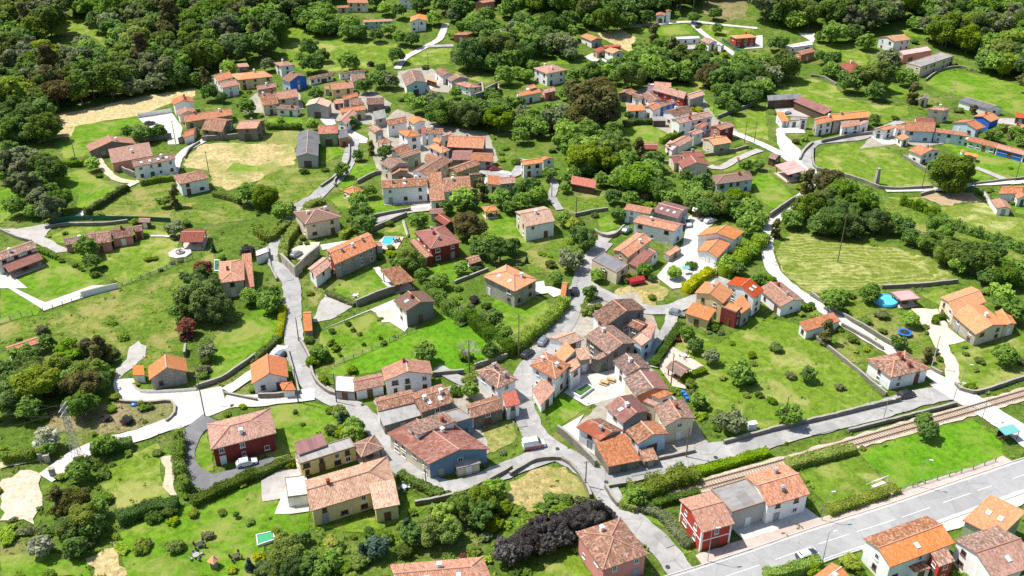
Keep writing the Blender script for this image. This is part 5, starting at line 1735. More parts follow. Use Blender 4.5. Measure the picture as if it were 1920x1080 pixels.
def build_block(root, Rm, p1, p2, p3, H, shape, wall, roofc, ex, rnd, first, kind):
    A=ground(*p1,H); B=ground(*p2,H); C=ground(*p3,H)
    e1=flat(B-A); LA=e1.length; e1.normalize()
    perp=Vector((-e1.y,e1.x,0)); d=flat(C-B).dot(perp)
    if d<0: perp=-perp; d=-d
    e2=perp; LB=max(d,1.2)
    kk=flat(C-B).dot(e1)/LB; kk=max(-.75,min(.75,kk))
    ctr=flat(A)+e1*LA/2+e2*LB/2+e1*(kk*LB/2)
    z0=min(A.z,B.z,C.z,T(ctr.x,ctr.y))
    X=Vector((e2.y,-e2.x,0))                      # so that (X, e2, Z) is right handed
    rz=math.atan2(X.y,X.x)
    Bm=Matrix.Translation((ctr.x,ctr.y,z0))@Matrix.Rotation(rz,4,'Z')
    if root is None:
        root=empty(kind,(ctr.x,ctr.y,z0),rz); Rm=Bm.copy()
    rel=Rm.inverted()@Bm; rl=rel.to_translation(); rr=rel.to_euler('XYZ')
    sx=1 if X.dot(e1)>0 else -1
    kk*=sx
    def SH(v): return Vector((v[0]+kk*v[1],v[1],v[2]))      # old houses are seldom square on plan
    dep=depth_at(Vector((ctr.x,ctr.y,z0)))
    pitch,amp=(.30,.06) if dep<235 else ((.5,.08) if dep<310 else (1.4,.0))
    if roofc[0] in 'GDWKZ': amp*=.6
    mats=[ROOF[roofc[0]],ROOF[roofc[-1]],FASCIA]
    pk=.30
    for q in ex:
        if q[0]=='p' and len(q)>1: pk=float(q[1:])
    a,b=LA/2,LB/2
    openw = wall[0]=='x'
    oe=min(.45,.10*min(LA,LB)); 
    mb=MB(); wm=MB(); slopes=[]
    def vz(x,y,z): return Vector((x,y,z))
    thick=.16
    def roof_h(x,y): return H
    if shape in 'abhpr':
        if shape=='a': ra=True
        elif shape=='b': ra=False
        elif shape=='r': ra=True
        else: ra = LA>=LB
        lu,lw=(a,b) if ra else (b,a)
        M=(lambda u,w,z: Vector((u,w,z))) if ra else (lambda u,w,z: Vector((-w,u,z)))
        rise=pk*lw*(1.0 if shape in 'abr' else 1.02)
        h1=h2=0.0                                     # hip run at the -u and +u ends
        if shape in 'hp': h1=h2=min(lw,lu*.999)
        if shape=='r':
            if sx>0: h2=min(lw,lu*.99)
            else: h1=min(lw,lu*.99)
        sl=math.hypot(lw,rise)
        for s,slot in ((-1,0),(1,1)):
            O=M(-lu,s*lw,H); U=M(1,0,0)-M(0,0,0); V=(M(0,-s*lw,rise)-M(0,0,0)).normalized()
            def vf(u):
                k=1.0
                if h1>0: k=min(k,u/h1)
                if h2>0: k=min(k,(2*lu-u)/h2)
                return 0.0,sl*max(0.0,k)
            slope_sheet(mb,O,U,V,2*lu,vf,slot,pitch,amp)
            poly=[M(-lu,s*lw,H),M(lu,s*lw,H),M(lu-h2,0,H+rise),M(-lu+h1,0,H+rise)]
            if s>0: poly=poly[::-1]
            mb.prism(poly,thick,2)
            slopes.append((O,U,V,2*lu,sl,M(0,s,0)-M(0,0,0)))
        for e,hh in ((-1,h1),(1,h2)):
            if hh>0:
                O=M(e*lu,-lw,H); U=M(0,1,0)-M(0,0,0); V=(M(-e*hh,0,rise)-M(0,0,0)); s2=V.length; V=V.normalized()
                slope_sheet(mb,O,U,V,2*lw,lambda u:(0.0,s2*min(u,2*lw-u)/lw),1,pitch,amp)
                poly=[M(e*lu,-lw,H),M(e*lu,lw,H),M(e*(lu-hh),0,H+rise)]
                if e<0: poly=poly[::-1]
                mb.prism(poly,thick,2)
        ridge=[(M(-lu+h1-.02,0,H+rise+.06),M(lu-h2+.02,0,H+rise+.06))]
        for e,hh in ((-1,h1),(1,h2)):
            if hh>0:
                for s in (-1,1): ridge.append((M(e*lu,s*lw,H+.08),M(e*(lu-hh),0,H+rise+.08)))
        def roof_h(x,y):
            w=y if ra else -x; u=x if ra else y
            z=1-abs(w)/lw
            if h1>0: z=min(z,(u+lu)/h1)
            if h2>0: z=min(z,(lu-u)/h2)
            return H+rise*z
        # walls
        ou=oe*.7 if h1==0 and h2==0 else oe
        U1,U2,W_=lu-(oe if h1>0 else ou),lu-(oe if h2>0 else ou),lw-oe
        zt=H+rise*oe/lw-thick-.02
        wl=[(M(-U1,-W_,0),M(U2,-W_,0)),(M(U2,-W_,0),M(U2,W_,0)),(M(U2,W_,0),M(-U1,W_,0)),(M(-U1,W_,0),M(-U1,-W_,0))]
        gab=[False,h2==0,False,h1==0]
        for i,((q0,q1),g) in enumerate(zip(wl,gab)):
            n=Vector((q1.y-q0.y,-(q1.x-q0.x),0)).normalized()
            slot=0 if abs(n.y)>.5 else 1
            lo0,lo1=q0+vz(0,0,-1.5),q1+vz(0,0,-1.5)
            if g:
                mid=(q0+q1)/2
                wm.face([lo0,lo1,q1+vz(0,0,zt),mid+vz(0,0,H+rise-thick-.02),q0+vz(0,0,zt)],slot)
            else: wm.face([lo0,lo1,q1+vz(0,0,zt),q0+vz(0,0,zt)],slot)
        attic=rise
    else:
        rise=(pk if pk!=.30 else .20)*LB if shape=='s' else .0
        if shape=='f':
            par=.28 if roofc[0] in 'GDWTOK' and not openw else 0
            mb.face([(-a,-b,H),(a,-b,H),(a,b,H),(-a,b,H)],0,[(0,0),(2*a,0),(2*a,2*b),(0,2*b)])
            mb.face([(-a,b,H-.18),(a,b,H-.18),(a,-b,H-.18),(-a,-b,H-.18)],2)
            for c,dm in (((0,-b+.08,H-.02),(2*a+.02,.18,.36)),((0,b-.08,H-.02),(2*a+.02,.18,.36)),((-a+.08,0,H-.02),(.18,2*b-.34,.36)),((a-.08,0,H-.02),(.18,2*b-.34,.36))):
                mb.box(c,dm,2)
            ridge=[]; oe2=.02
        else:
            sl=math.hypot(2*b,rise); V=Vector((0,2*b,rise)).normalized()
            slope_sheet(mb,Vector((-a,-b,H)),Vector((1,0,0)),V,2*a,lambda u:(0.0,sl),0,pitch,amp)
            mb.prism([Vector((-a,-b,H)),Vector((a,-b,H)),Vector((a,b,H+rise)),Vector((-a,b,H+rise))],thick,2)
            slopes.append((Vector((-a,-b,H)),Vector((1,0,0)),V,2*a,sl,Vector((0,-1,0))))
            ridge=[]; oe2=oe*.8
        def roof_h(x,y): return H+rise*(y+b)/(2*b)
        xa,yb=a-oe2,b-oe2
        zf=H+rise*oe2/(2*b)-thick-.03; zb=H+rise*(1-oe2/(2*b))-thick-.03
        wl=[(vz(-xa,-yb,0),vz(xa,-yb,0)),(vz(xa,-yb,0),vz(xa,yb,0)),(vz(xa,yb,0),vz(-xa,yb,0)),(vz(-xa,yb,0),vz(-xa,-yb,0))]
        tops=[(zf,zf),(zf,zb),(zb,zb),(zb,zf)]
        for i,((q0,q1),(t0,t1)) in enumerate(zip(wl,tops)):
            wm.face([q0+vz(0,0,-1.5),q1+vz(0,0,-1.5),q1+vz(0,0,t1),q0+vz(0,0,t0)],0 if i%2==0 else 1)
        attic=0; gab=[False]*4
    mb.v=[tuple(SH(v)) for v in mb.v]; wm.v=[tuple(SH(v)) for v in wm.v]
    wl=[(SH(q0),SH(q1)) for q0,q1 in wl]; ridge=[(SH(q0),SH(q1)) for q0,q1 in ridge]
    slopes=[(SH(O),SH(U*L)/L,SH(V*S)/S,L,S,D) for O,U,V,L,S,D in slopes]
    roof=mb.build('roof',mats,root,loc=rl,rot=rr)
    if ridge and dep<400:
        rm=MB()
        for q0,q1 in ridge:
            if (q1-q0).length>.3: rm.tube(q0,q1,.15,.15,6)
        if rm.f: rm.build('ridge_cap',RIDGE,roof)
    # posts for open pavilions, walls otherwise
    if openw:
        i0=oe+.15
        for (x,y) in ((-a+i0,-b+i0),(a-i0,-b+i0),(a-i0,b-i0),(-a+i0,b-i0)):
            pm=MB(); pm.box((x+kk*y,y,(roof_h(x,y)-thick)/2-.1),(.22,.22,roof_h(x,y)-thick+.1))
            pm.build('post',WALL['x'],root,loc=rl,rot=rr)
        fm=MB(); fm.box((0,0,.14),(2*a-.3,2*b-.3,.32)); fm.v=[tuple(SH(v)) for v in fm.v]; fm.build('floor_slab',MG['tile'],root,loc=rl,rot=rr)
        if 2*a>3:
            tm=MB(); tm.box((0,0,.95),(1.7,.8,.06))
            for s in (-.7,.7): tm.box((s,0,.62),(.08,.7,.66))
            for s in (-.75,.75): tm.box((0,s,.72),(1.6,.3,.06)); tm.box((0,s,.5),(1.2,.08,.4))
            tm.build('bench_table',WALL['x'],root,loc=rl,rot=rr)
    else:
        wm.build('wall',[WALL[wall[0]],WALL[wall[-1]]],root,loc=rl,rot=rr)
    if 'q' in ex:
        qm=MB()
        for q0,q1 in wl:
            d0=(q1-q0).normalized(); n0=Vector((d0.y,-d0.x,0))
            for e_,s_ in ((q0,1),(q1,-1)):
                c0=e_+d0*s_*.14+n0*.02; qm.box((c0.x,c0.y,H/2-.2),(.34,.08,H-.1),0,math.atan2(d0.y,d0.x))
            mm=(q0+q1)/2+n0*.02; qm.box((mm.x,mm.y,H*.5),((q1-q0).length-.5,.06,.22),0,math.atan2(d0.y,d0.x))
        qm.build('corner_trim',WALL['w'],root,loc=rl,rot=rr)
    # openings on the walls the camera side can see
    Bi=Bm
    camv=Vector((0,0,CAM_H))
    sp=3.3
    for q in ex:
        if q[0]=='w': sp=float(q[1:])
    if not openw and kind!='chapel':
        nst=1 if H<3.35 else (2 if H<5.7 else 3); sh=(H-.15)/nst
        vis=[]
        for i,(q0,q1) in enumerate(wl):
            n=Vector((q1.y-q0.y,-(q1.x-q0.x),0)).normalized()
            mid=Bi@((q0+q1)/2); nw=Bi.to_3x3()@n
            cv=flat(camv-mid).normalized()
            vis.append((nw.dot(cv),i,q0,q1,n))
        best=max(vis,key=lambda t:t[0]*(.4+(t[3]-t[2]).length/(LA+LB)))
        for dt,i,q0,q1,n in vis:
            if dt<.12: continue
            Lw=(q1-q0).length
            if Lw<2.2: continue
            sparse='n' in ex
            ang=math.atan2(n.x,-n.y)      # local yaw so that -Y of the opening faces n
            nc=max(1,int((Lw-.6)/sp)) if not sparse else max(1,int(Lw/6.5))
            isd = i==best[1]
            dcol=rnd.randrange(nc) if isd else -1
            for c in range(nc):
                fx=(c+.5)/nc+ (rnd.uniform(-.04,.04) if nc>1 else 0)
                base=q0.lerp(q1,fx)
                for s in range(nst):
                    if s==0 and c==dcol:
                        if 'g' in ex or (kind in('barn','workshop') ) or (sparse and Lw>6 and rnd.random()<.5):
                            gw=min(2.6,Lw*.4); gh=min(2.5,H-.9)
                            link('garage_door',WM['gate'],root,rl+rel.to_3x3()@(base+Vector((0,0,gh/2))),(0,0,rr.z+ang),(gw,1,gh))
                        else:
                            dr=link('door',WM[rnd.choice(('door','door','door1','door2','door3'))],root,rl+rel.to_3x3()@(base+Vector((0,0,1.05))),(0,0,rr.z+ang))
                            if dep<235: link('handle',WM['handle'],dr)
                        continue
                    pskip=.16 if not sparse else .45
                    if rnd.random()<pskip: continue
                    zc=s*sh+ (1.55 if sh>2.4 else sh*.58)
                    if zc+.7>H-.15: zc=H-.9
                    ww=rnd.choice((.85,1.0,1.0,1.15,1.4 if not sparse else .9)); wh=rnd.choice((.8,.95,1.0)) if not sparse else .7
                    fr='w' if wall[-1] in 'rRbepovnm' or rnd.random()<.35 else 'b'
                    wo=link('window',WM[fr],root,rl+rel.to_3x3()@(base+Vector((0,0,zc))),(0,0,rr.z+ang),(ww,1,wh))
                    link('pane',WM['pane'],wo)
    # chimneys and roof lights
    nch=0;nsk=0
    for q in ex:
        if q[0]=='c' and q[1:].isdigit(): nch=int(q[1:])
        if q[0]=='k' and q[1:].isdigit(): nsk=int(q[1:])
    for k in range(nch):
        x=rnd.uniform(-.75,.75)*a*.8; y=rnd.uniform(-.35,.35)*b
        if nch>1: x=(-.6+1.2*k/(nch-1))*a*.85
        cz=roof_h(x,y)+.55
        link('chimney',WM[rnd.choice(('chw','chb','chs','chw'))],roof,(x+kk*y,y,cz))
    for k in range(nsk):
        if not slopes: break
        # slope that looks most at the camera and the sky
        best=max(slopes,key=lambda t:(Bi.to_3x3()@t[5]).dot(flat(camv-Bi.to_translation()).normalized()))
        O,U,V,L,S,_=best
        p=O+U*(L*((k+1)/(nsk+1)))+V*(S*.5); U=U.normalized(); N=U.cross(V).normalized()
        if N.z<0: U=-U; N=-N
        V=N.cross(U)
        mt=Matrix((U,V,N)).transposed()
        so_=link('skylight',WM['sky'],roof,p+N*.06); so_.rotation_euler=mt.to_euler()
    corners=[Bm@SH((sx_*a,sy_*b,0)) for sx_,sy_ in((-1,-1),(1,-1),(1,1),(-1,1))]
    FOOT.append((ctr,max(a,b),[flat(c) for c in corners]))
    qq=[project(c_+Vector((0,0,h_))) for c_ in corners for h_ in (0,H+1)]
    HBOX.append((min(q[0] for q in qq),max(q[0] for q in qq),min(q[1] for q in qq),max(q[1] for q in qq),ctr.y))
    return root,Rm,Vector((ctr.x,ctr.y,z0)),max(LA,LB)
def HF(h): return h*.80 if h>4.2 else h*.88
cur=None
for ln in rows(HOUSES):
    f=ln.split('|'); rnd=random.Random(hash(f[1])%99991 if False else sum(map(ord,ln)))
    P=pts_of(f[1]); ex=f[6].split()
    if f[0]=='+':
        build_block(cur[0],cur[1],*P,HF(float(f[2])),f[3],f[4],f[5],ex,rnd,False,'house')
    else:
        kn={'house':'village_house','barn':'barn','shed':'shed','pavilion':'garden_pavilion','chapel':'chapel','workshop':'workshop'}[f[0]]
        root,Rm,c,sz=build_block(None,None,*P,HF(float(f[2])),f[3],f[4],f[5],ex,rnd,True,kn)
        cur=(root,Rm)
        tag(root,f[7],{'pavilion':'pavilion'}.get(f[0],f[0]),None)
        q=project(c+Vector((0,0,2)))
        LANDMARK.append((f[7],q[0],q[1],sz*F_PX/q[2]))
# chapel bell tower and arched door
ch=[o for o in COL.objects if o.name=='chapel'][0]
m=MB(); m.box((0,0,2.4),(2.2,2.2,6.8))
tw=m.build('bell_tower',WALL['w'],ch,loc=(3.7,.4,0))
m=MB(); m.box((0,0,0),(2.6,2.6,.15)); m.lathe([(1.7,.08),(.05,.9)],4); m.build('tower_roof',ROOF['S'],tw,loc=(0,0,5.85),rot=(0,0,math.pi/4*0))
m=MB(); m.face([(-1.0,0,0),(1.0,0,0),(1.0,0,1.8)]+[(math.cos(t)*1.0,0,1.8+math.sin(t)*1.0) for t in np.linspace(.2,math.pi-.2,8)]+[(-1.0,0,1.8)])
for s in (1,):
    dd_=link('door',m.mesh('arched_door',DOORW),ch); 
    dd_.location=(0,-[abs(c.co.y) for c in [o for o in ch.children if o.name.startswith('wall')][0].data.vertices][0]-.04,0)

# ------------------------------------------------------------------ foliage
def quads_mesh(name, V, lv, mat, extra=None):
    """mesh of N leaf quads from V (N,4,3); lv (N,) colour value per leaf; extra=(verts, quads, lv) solid core"""
    N=len(V); vv=V.reshape(-1,3); li=np.arange(4*N,dtype=np.int32); cnt=np.full(N,4,np.int32); l4=np.repeat(lv,4)
    if extra is not None:
        ev,ef,el=extra
        li=np.concatenate([li,(ef.ravel()+4*N).astype(np.int32)]); cnt=np.concatenate([cnt,np.full(len(ef),ef.shape[1],np.int32)])
        vv=np.concatenate([vv,ev]); l4=np.concatenate([l4,el])
    me=bpy.data.meshes.new(name)
    me.vertices.add(len(vv)); me.vertices.foreach_set('co',vv.astype(np.float32).ravel())
    me.loops.add(len(li)); me.loops.foreach_set('vertex_index',li)
    st=np.concatenate([[0],np.cumsum(cnt)[:-1]]).astype(np.int32)
    me.polygons.add(len(cnt)); me.polygons.foreach_set('loop_start',st)
    try: me.polygons.foreach_set('loop_total',cnt)
    except Exception: pass
    at=me.attributes.new('lv','FLOAT','POINT'); at.data.foreach_set('value',l4.astype(np.float32))
    me.materials.append(mat); me.update(calc_edges=True); return me
def leaf_quads(P, Nn, size, rng, tilt=.55, asp=.75):
    """leaf sprays: quads centred on P facing roughly Nn"""
    n=len(P)
    N=Nn+rng.normal(0,tilt,(n,3)); N/=np.linalg.norm(N,axis=1)[:,None]+1e-9
    R=rng.normal(0,1,(n,3)); U=np.cross(N,R); U/=np.linalg.norm(U,axis=1)[:,None]+1e-9
    W=np.cross(N,U); s=np.asarray(size).reshape(-1,1)
    bend=N*s*rng.uniform(-.25,.25,(n,1))
    return np.stack([P-U*s+bend,P-W*s*asp-bend,P+U*s+bend,P+W*s*asp-bend],1)
def ico(level=2):
    bm=bmesh.new(); bmesh.ops.create_icosphere(bm,subdivisions=level,radius=1)
    v=np.array([x.co[:] for x in bm.verts]); f=np.array([[q.index for q in x.verts] for x in bm.faces]); bm.free()
    return v,f
ICO2=ico(2); ICO1=ico(1)
def crown_arrays(shape, nleaf, seed, leaf, ICO=None):
    """cauliflower crown: many small leaf clusters spread over an uneven body"""
    ICO=ICO or ICO2; rng=np.random.default_rng(seed)
    C=[];R=[];core=[]
    def body(n,c,rad,flat_,rlo,rhi,zmin=-.75):
        k=0
        while k<n:
            d=rng.normal(0,1,3); d/=np.linalg.norm(d)
            if d[2]<zmin: continue
            q=rng.uniform(.70,1.0)
            C.append(np.array(c)+d*np.array([rad,rad,rad*flat_])*q); R.append(rng.uniform(rlo,rhi)); k+=1
        core.append((np.array(c),np.array([rad,rad,rad*flat_])*.80))
    if shape=='broad':
        body(30,(0,0,0),.66,.80,.15,.27)
        for i in range(rng.integers(4,7)):
            a=rng.uniform(0,6.28); rr=rng.uniform(.32,.52); body(9,(rr*math.cos(a),rr*math.sin(a),rng.uniform(-.2,.42)),rng.uniform(.28,.40),.8,.12,.21)
    elif shape=='loose':
        body(12,(0,0,0),.42,.9,.12,.22)
        for i in range(rng.integers(7,10)):
            a=rng.uniform(0,6.28); el=rng.uniform(-.6,1.1); rr=rng.uniform(.38,.72)*math.cos(el*.8)
            body(7,(rr*math.cos(a),rr*math.sin(a),.62*math.sin(el)),rng.uniform(.16,.30),.8,.09,.17)
    elif shape=='tall':
        for i in range(11):
            z=-.9+2.1*i/10; a=rng.uniform(0,6.28); rr=(.42-.2*abs(z+.2))*rng.uniform(.3,1)
            body(7,(rr*math.cos(a),rr*math.sin(a),z*1.1),rng.uniform(.26,.40)*(1.05-.3*max(0,z)),.8,.10,.19)
    elif shape=='cone':
        for i in range(11):
            z=-1.0+2.4*i/10; r=.80*(1-(z+1)/2.6)
            body(8,(0,0,z),max(.08,r*.85),.35,.08,.16)
    elif shape=='shrub':
        body(16,(0,0,-.05),.60,.75,.16,.28,-.4)
        for i in range(6):
            a=rng.uniform(0,6.28); rr=rng.uniform(.3,.6); body(6,(rr*math.cos(a),rr*math.sin(a),rng.uniform(-.25,.25)),.26,.8,.12,.20)
    C=np.array(C);R=np.array(R)
    idx=rng.choice(len(C),int(nleaf*1.9),p=R**2/np.sum(R**2))
    D=rng.normal(0,1,(len(idx),3)); D[:,2]+=.35; D/=np.linalg.norm(D,axis=1)[:,None]
    P=C[idx]+D*(R[idx]*rng.uniform(.65,1.15,len(idx)))[:,None]
    ok=np.ones(len(P),bool)
    for c,r3 in core: ok&=(np.linalg.norm((P-c)/r3,axis=1)>.98)|(rng.random(len(P))<.03)
    for s0 in range(0,len(P),4000):
        sl=slice(s0,s0+4000); dist=np.linalg.norm(P[sl][:,None,:]-C[None],axis=2)/R[None]
        dist[np.arange(len(P[sl])),idx[sl]]=9
        ok[sl]&=(dist.min(1)>.62)|(rng.random(len(P[sl]))<.12)
    P=P[ok][:nleaf]; D=D[ok][:nleaf]; idx=idx[ok][:nleaf]
    cv=rng.uniform(-.22,.22,len(C))
    lv=np.clip(.50+cv[idx]+rng.normal(0,.21,len(P)),0,1)
    V=leaf_quads(P,D+np.array([0,0,.45]),leaf*rng.uniform(.55,1.4,len(P)),rng,.5)
    ev=[];ef=[];k=0
    for c,r3 in core:
        nz=1+.10*np.sin(ICO[0]@rng.normal(0,4,(3,1))).ravel()
        ev.append(c+ICO[0]*r3*nz[:,None]); ef.append(ICO[1]+k); k+=len(ICO[0])
    ev=np.concatenate(ev); ef=np.concatenate(ef); el=np.clip(rng.normal(.35,.12,len(ev)),0,1)
    return V,lv,(ev,ef,el)
PROTO={}
def crown_mesh(shape, var, big, kind):
    key=(shape,var,big,kind)
    if key not in PROTO:
        ak=('arr',shape,var,big)
        if ak not in PROTO:
            n,lf={0:(1500,.085),1:(3600,.058),2:(7500,.042)}[big]
            PROTO[ak]=crown_arrays(shape,n,hash((shape=='broad',shape=='tall',shape=='cone',shape=='loose',shape=='shrub'))%1000+var*17+3,lf)
        V,lv,ex=PROTO[ak]
        PROTO[key]=quads_mesh('crown',V,lv,LEAF[kind],ex)
    return PROTO[key]
def trunk_mesh(var, pale):
    key=('trunk',var,pale)
    if key not in PROTO:
        r=random.Random(var+5); m=MB()
        m.tube((0,0,-.1),(.02,.01,.5),.075,.055,7); m.tube((.02,.01,.5),(0,.03,1.0),.055,.035,7)
        for i in range(5):
            a=r.uniform(0,6.28); z=r.uniform(.45,.8); m.tube((.01,.01,z),(.38*math.cos(a),.38*math.sin(a),z+r.uniform(.25,.4)),.034,.012,5)
        PROTO[key]=m.mesh('trunk',BARKL if pale else BARK)
    return PROTO[key]
def bare_mesh(var):
    key=('bare',var)
    if key not in PROTO:
        r=random.Random(var+11); m=MB()
        def br(p,d,l,rad,lev):
            q=p+d*l; m.tube(p,q,rad,rad*.6,5 if lev<2 else 3,0,False)
            if lev<4:
                for k in range(3 if lev<3 else 4):
                    nd=(d+Vector((r.gauss(0,.55),r.gauss(0,.55),r.gauss(.08,.35)))).normalized(); br(p.lerp(q,r.uniform(.55,1)),nd,l*r.uniform(.55,.75),rad*.55,lev+1)
        for i in range(7):
            a=2*math.pi*i/7+r.uniform(-.3,.3); br(Vector((0,0,-.5)),Vector((math.cos(a),math.sin(a),r.uniform(.35,1.1))).normalized(),.50,.035,1)
        PROTO[key]=m.mesh('crown',BARKL)
    return PROTO[key]
def palm_mesh(var):
    key=('palm',var)
    if key not in PROTO:
        rng=np.random.default_rng(var+3); Q=[];lv=[]
        for i in range(46):
            a=rng.uniform(0,6.28); el=rng.uniform(-.25,1.25); L=rng.uniform(.85,1.1); pts=[]
            for t in np.linspace(0,1,9):
                rr=L*t*math.cos(el)*(1-.05*t); z=L*t*math.sin(el)-.62*t*t*L
                pts.append(np.array([rr*math.cos(a),rr*math.sin(a),z]))
            side=np.array([-math.sin(a),math.cos(a),0])
            for p,q in zip(pts[1:],pts[2:]):
                for s in(-1,1):
                    tip=.17*s*side+np.array([0,0,-.06])+(q-p)*.6
                    Q.append([p,q,q+tip,p+tip*.9]); lv.append(rng.uniform(.2,.9))
        PROTO[key]=quads_mesh('fronds',np.array(Q),np.array(lv),LEAF['g'] if var else LEAF['m'])
    return PROTO[key]

# --- list of all trees and shrubs
PLANTS=[]        # (kind, px, py, wpx, base point, r, zc)
def add_plant(kind, px, py, wpx):
    p=ground(px,py); 
    for _ in range(3):
        d=depth_at(p); r=.5*wpx*d/F_PX
        shrub = r<1.9 and kind not in 'cPk'
        zc=r*.62 if shrub else r*.95+ (.3 if r<4 else 0)
        if kind=='P': zc=r*1.5
        if kind=='k': zc=r*1.2
        p=ground(px,py,zc)
    PLANTS.append([kind,px,py,wpx,Vector((p.x,p.y,p.z)),r,zc,shrub,None])
for ln in rows(TREES):
    kd,rest=ln.split(' ',1)
    for q in rest.split():
        x,y,wd=map(float,q.split(',')); px,py=tp(x,y); add_plant(kd,px,py,wd*TILE[2])
NV=len(PLANTS)
def inside(poly,x,y):
    c=False; j=len(poly)-1
    for i in range(len(poly)):
        xi,yi=poly[i][0],poly[i][1]; xj,yj=poly[j][0],poly[j][1]
        if (yi>y)!=(yj>y) and x<(xj-xi)*(y-yi)/(yj-yi+1e-12)+xi: c=not c
        j=i
    return c
OPEN=[p for n,m,p in FIELD_PX]
WPOS=[]
wr=random.Random(42)
WNAME=[]
ROADP=np.array([(q.x,q.y,w_/2) for _,w_,C in ROAD_C for q in C[::2]])
for wi,ln in enumerate(rows(WOODS)):
    spc,mix,ps,wn_=ln.split('|'); WNAME.append(wn_); spc=float(spc); poly=pts_of(ps)
    G=[flat(ground(*p)) for p in poly]
    x0,x1=min(g.x for g in G),max(g.x for g in G); y0,y1=min(g.y for g in G),max(g.y for g in G)
    mine=[]
    for _ in range(int((x1-x0)*(y1-y0)/ (spc*spc)*6)):
        x,y=wr.uniform(x0,x1),wr.uniform(y0,y1)
        if not inside(G,x,y): continue
        q=project(Vector((x,y,T(x,y))))
        if any(inside(f,q[0],q[1]) for f in OPEN): continue
        if any((x-a)**2+(y-b)**2<(spc*.72)**2 for a,b in WPOS): continue
        if any((x-c.x)**2+(y-c.y)**2<(s+spc*.4)**2 for c,s,_ in FOOT): continue
        if np.any((ROADP[:,0]-x)**2+(ROADP[:,1]-y)**2<(ROADP[:,2]+2.2)**2): continue
        if not wn_ and any((p_[4].x-x)**2+(p_[4].y-y)**2<(p_[5]*.8+spc*.25)**2 for p_ in PLANTS[:NV]): continue
        r=wr.uniform(.48,.80)*spc
        k=wr.choice(mix); zc=r*1.08+.6 if wn_ else r*1.0+.3
        z_=T(x,y); qc=project(Vector((x,y,z_+zc))); qt=project(Vector((x,y,z_+zc+r*.9))); rp=r*1.05*F_PX/qc[2]
        if any(inside(f,u_,v_) for f in OPEN for u_,v_ in ((qc[0],qc[1]),(qt[0],qt[1]),(qc[0]-rp*.8,qc[1]),(qc[0]+rp*.8,qc[1]))): continue
        if any(y<hb[4] and qc[0]+rp>hb[0] and qc[0]-rp<hb[1] and qt[1]<hb[3]-2 and qc[1]+rp>hb[2] for hb in HBOX): continue
        WPOS.append((x,y))
        if q[0]<-90 or q[0]>2010: continue
        PLANTS.append([k,q[0],q[1]-zc*F_PX/q[2]*.7,2*r*F_PX/q[2],Vector((x,y,T(x,y))),r,zc,False,wi])
COLN={'d':'dark green','m':'green','l':'light green','g':'grey green','b':'olive brown','p':'dark purple','r':'copper red','y':'yellow green','w':'pale flowering','u':'bluish','k':'bare','f':'little fruit','c':'narrow','P':'palm'}
USED=set()
def relation(px,py,lx,ly,sz):
    dx,dy=px-lx,py-ly
    if abs(dx)<.45*sz and abs(dy)<.3*sz: return 'right beside'
    if abs(dx)>abs(dy)*1.3: return 'left of' if dx<0 else 'right of'
    return 'behind' if dy<0 else 'in front of'
def place_label(desc, px, py):
    near=sorted(LANDMARK,key=lambda l:math.hypot(l[1]-px,(l[2]-py)*1.4)-.2*l[3])[:45]
    for l in near:
        s=f'{desc} {relation(px,py,l[1],l[2],l[3])} the {l[0]}'
        if len(s.split())<=16 and s not in USED: break
    w=s.split()
    if len(w)>16: s=' '.join(w[:16])
    USED.add(s); return s
order=sorted(range(len(PLANTS)),key=lambda i:-PLANTS[i][3])
trees=[i for i in order if not PLANTS[i][7]]
vt=[i for i in trees if i<NV]; wt=[i for i in trees if i>=NV]
MAXT=330
single=set(sorted(trees,key=lambda i:-PLANTS[i][3])[:MAXT])|{i for i in order if PLANTS[i][7]}
rest=[i for i in trees if i not in single]
def crown_pick(kind,r,i,shrub,big):
    v=i%4
    if kind=='b': return crown_mesh('broad' if big==2 or v%2 else 'tall',v%2,big,'b')
    if kind=='u' or kind=='c': return crown_mesh('cone',v%2,big,'u' if kind=='u' else 'd')
    if kind=='f': return crown_mesh('loose',v%3,0,'m')
    if shrub: return crown_mesh('shrub',v%3,0 if r<1.2 else 1,kind)
    if kind in 'gw' or v==3: return crown_mesh('loose',v%3,big,kind)
    return crown_mesh('broad',v,big,kind)
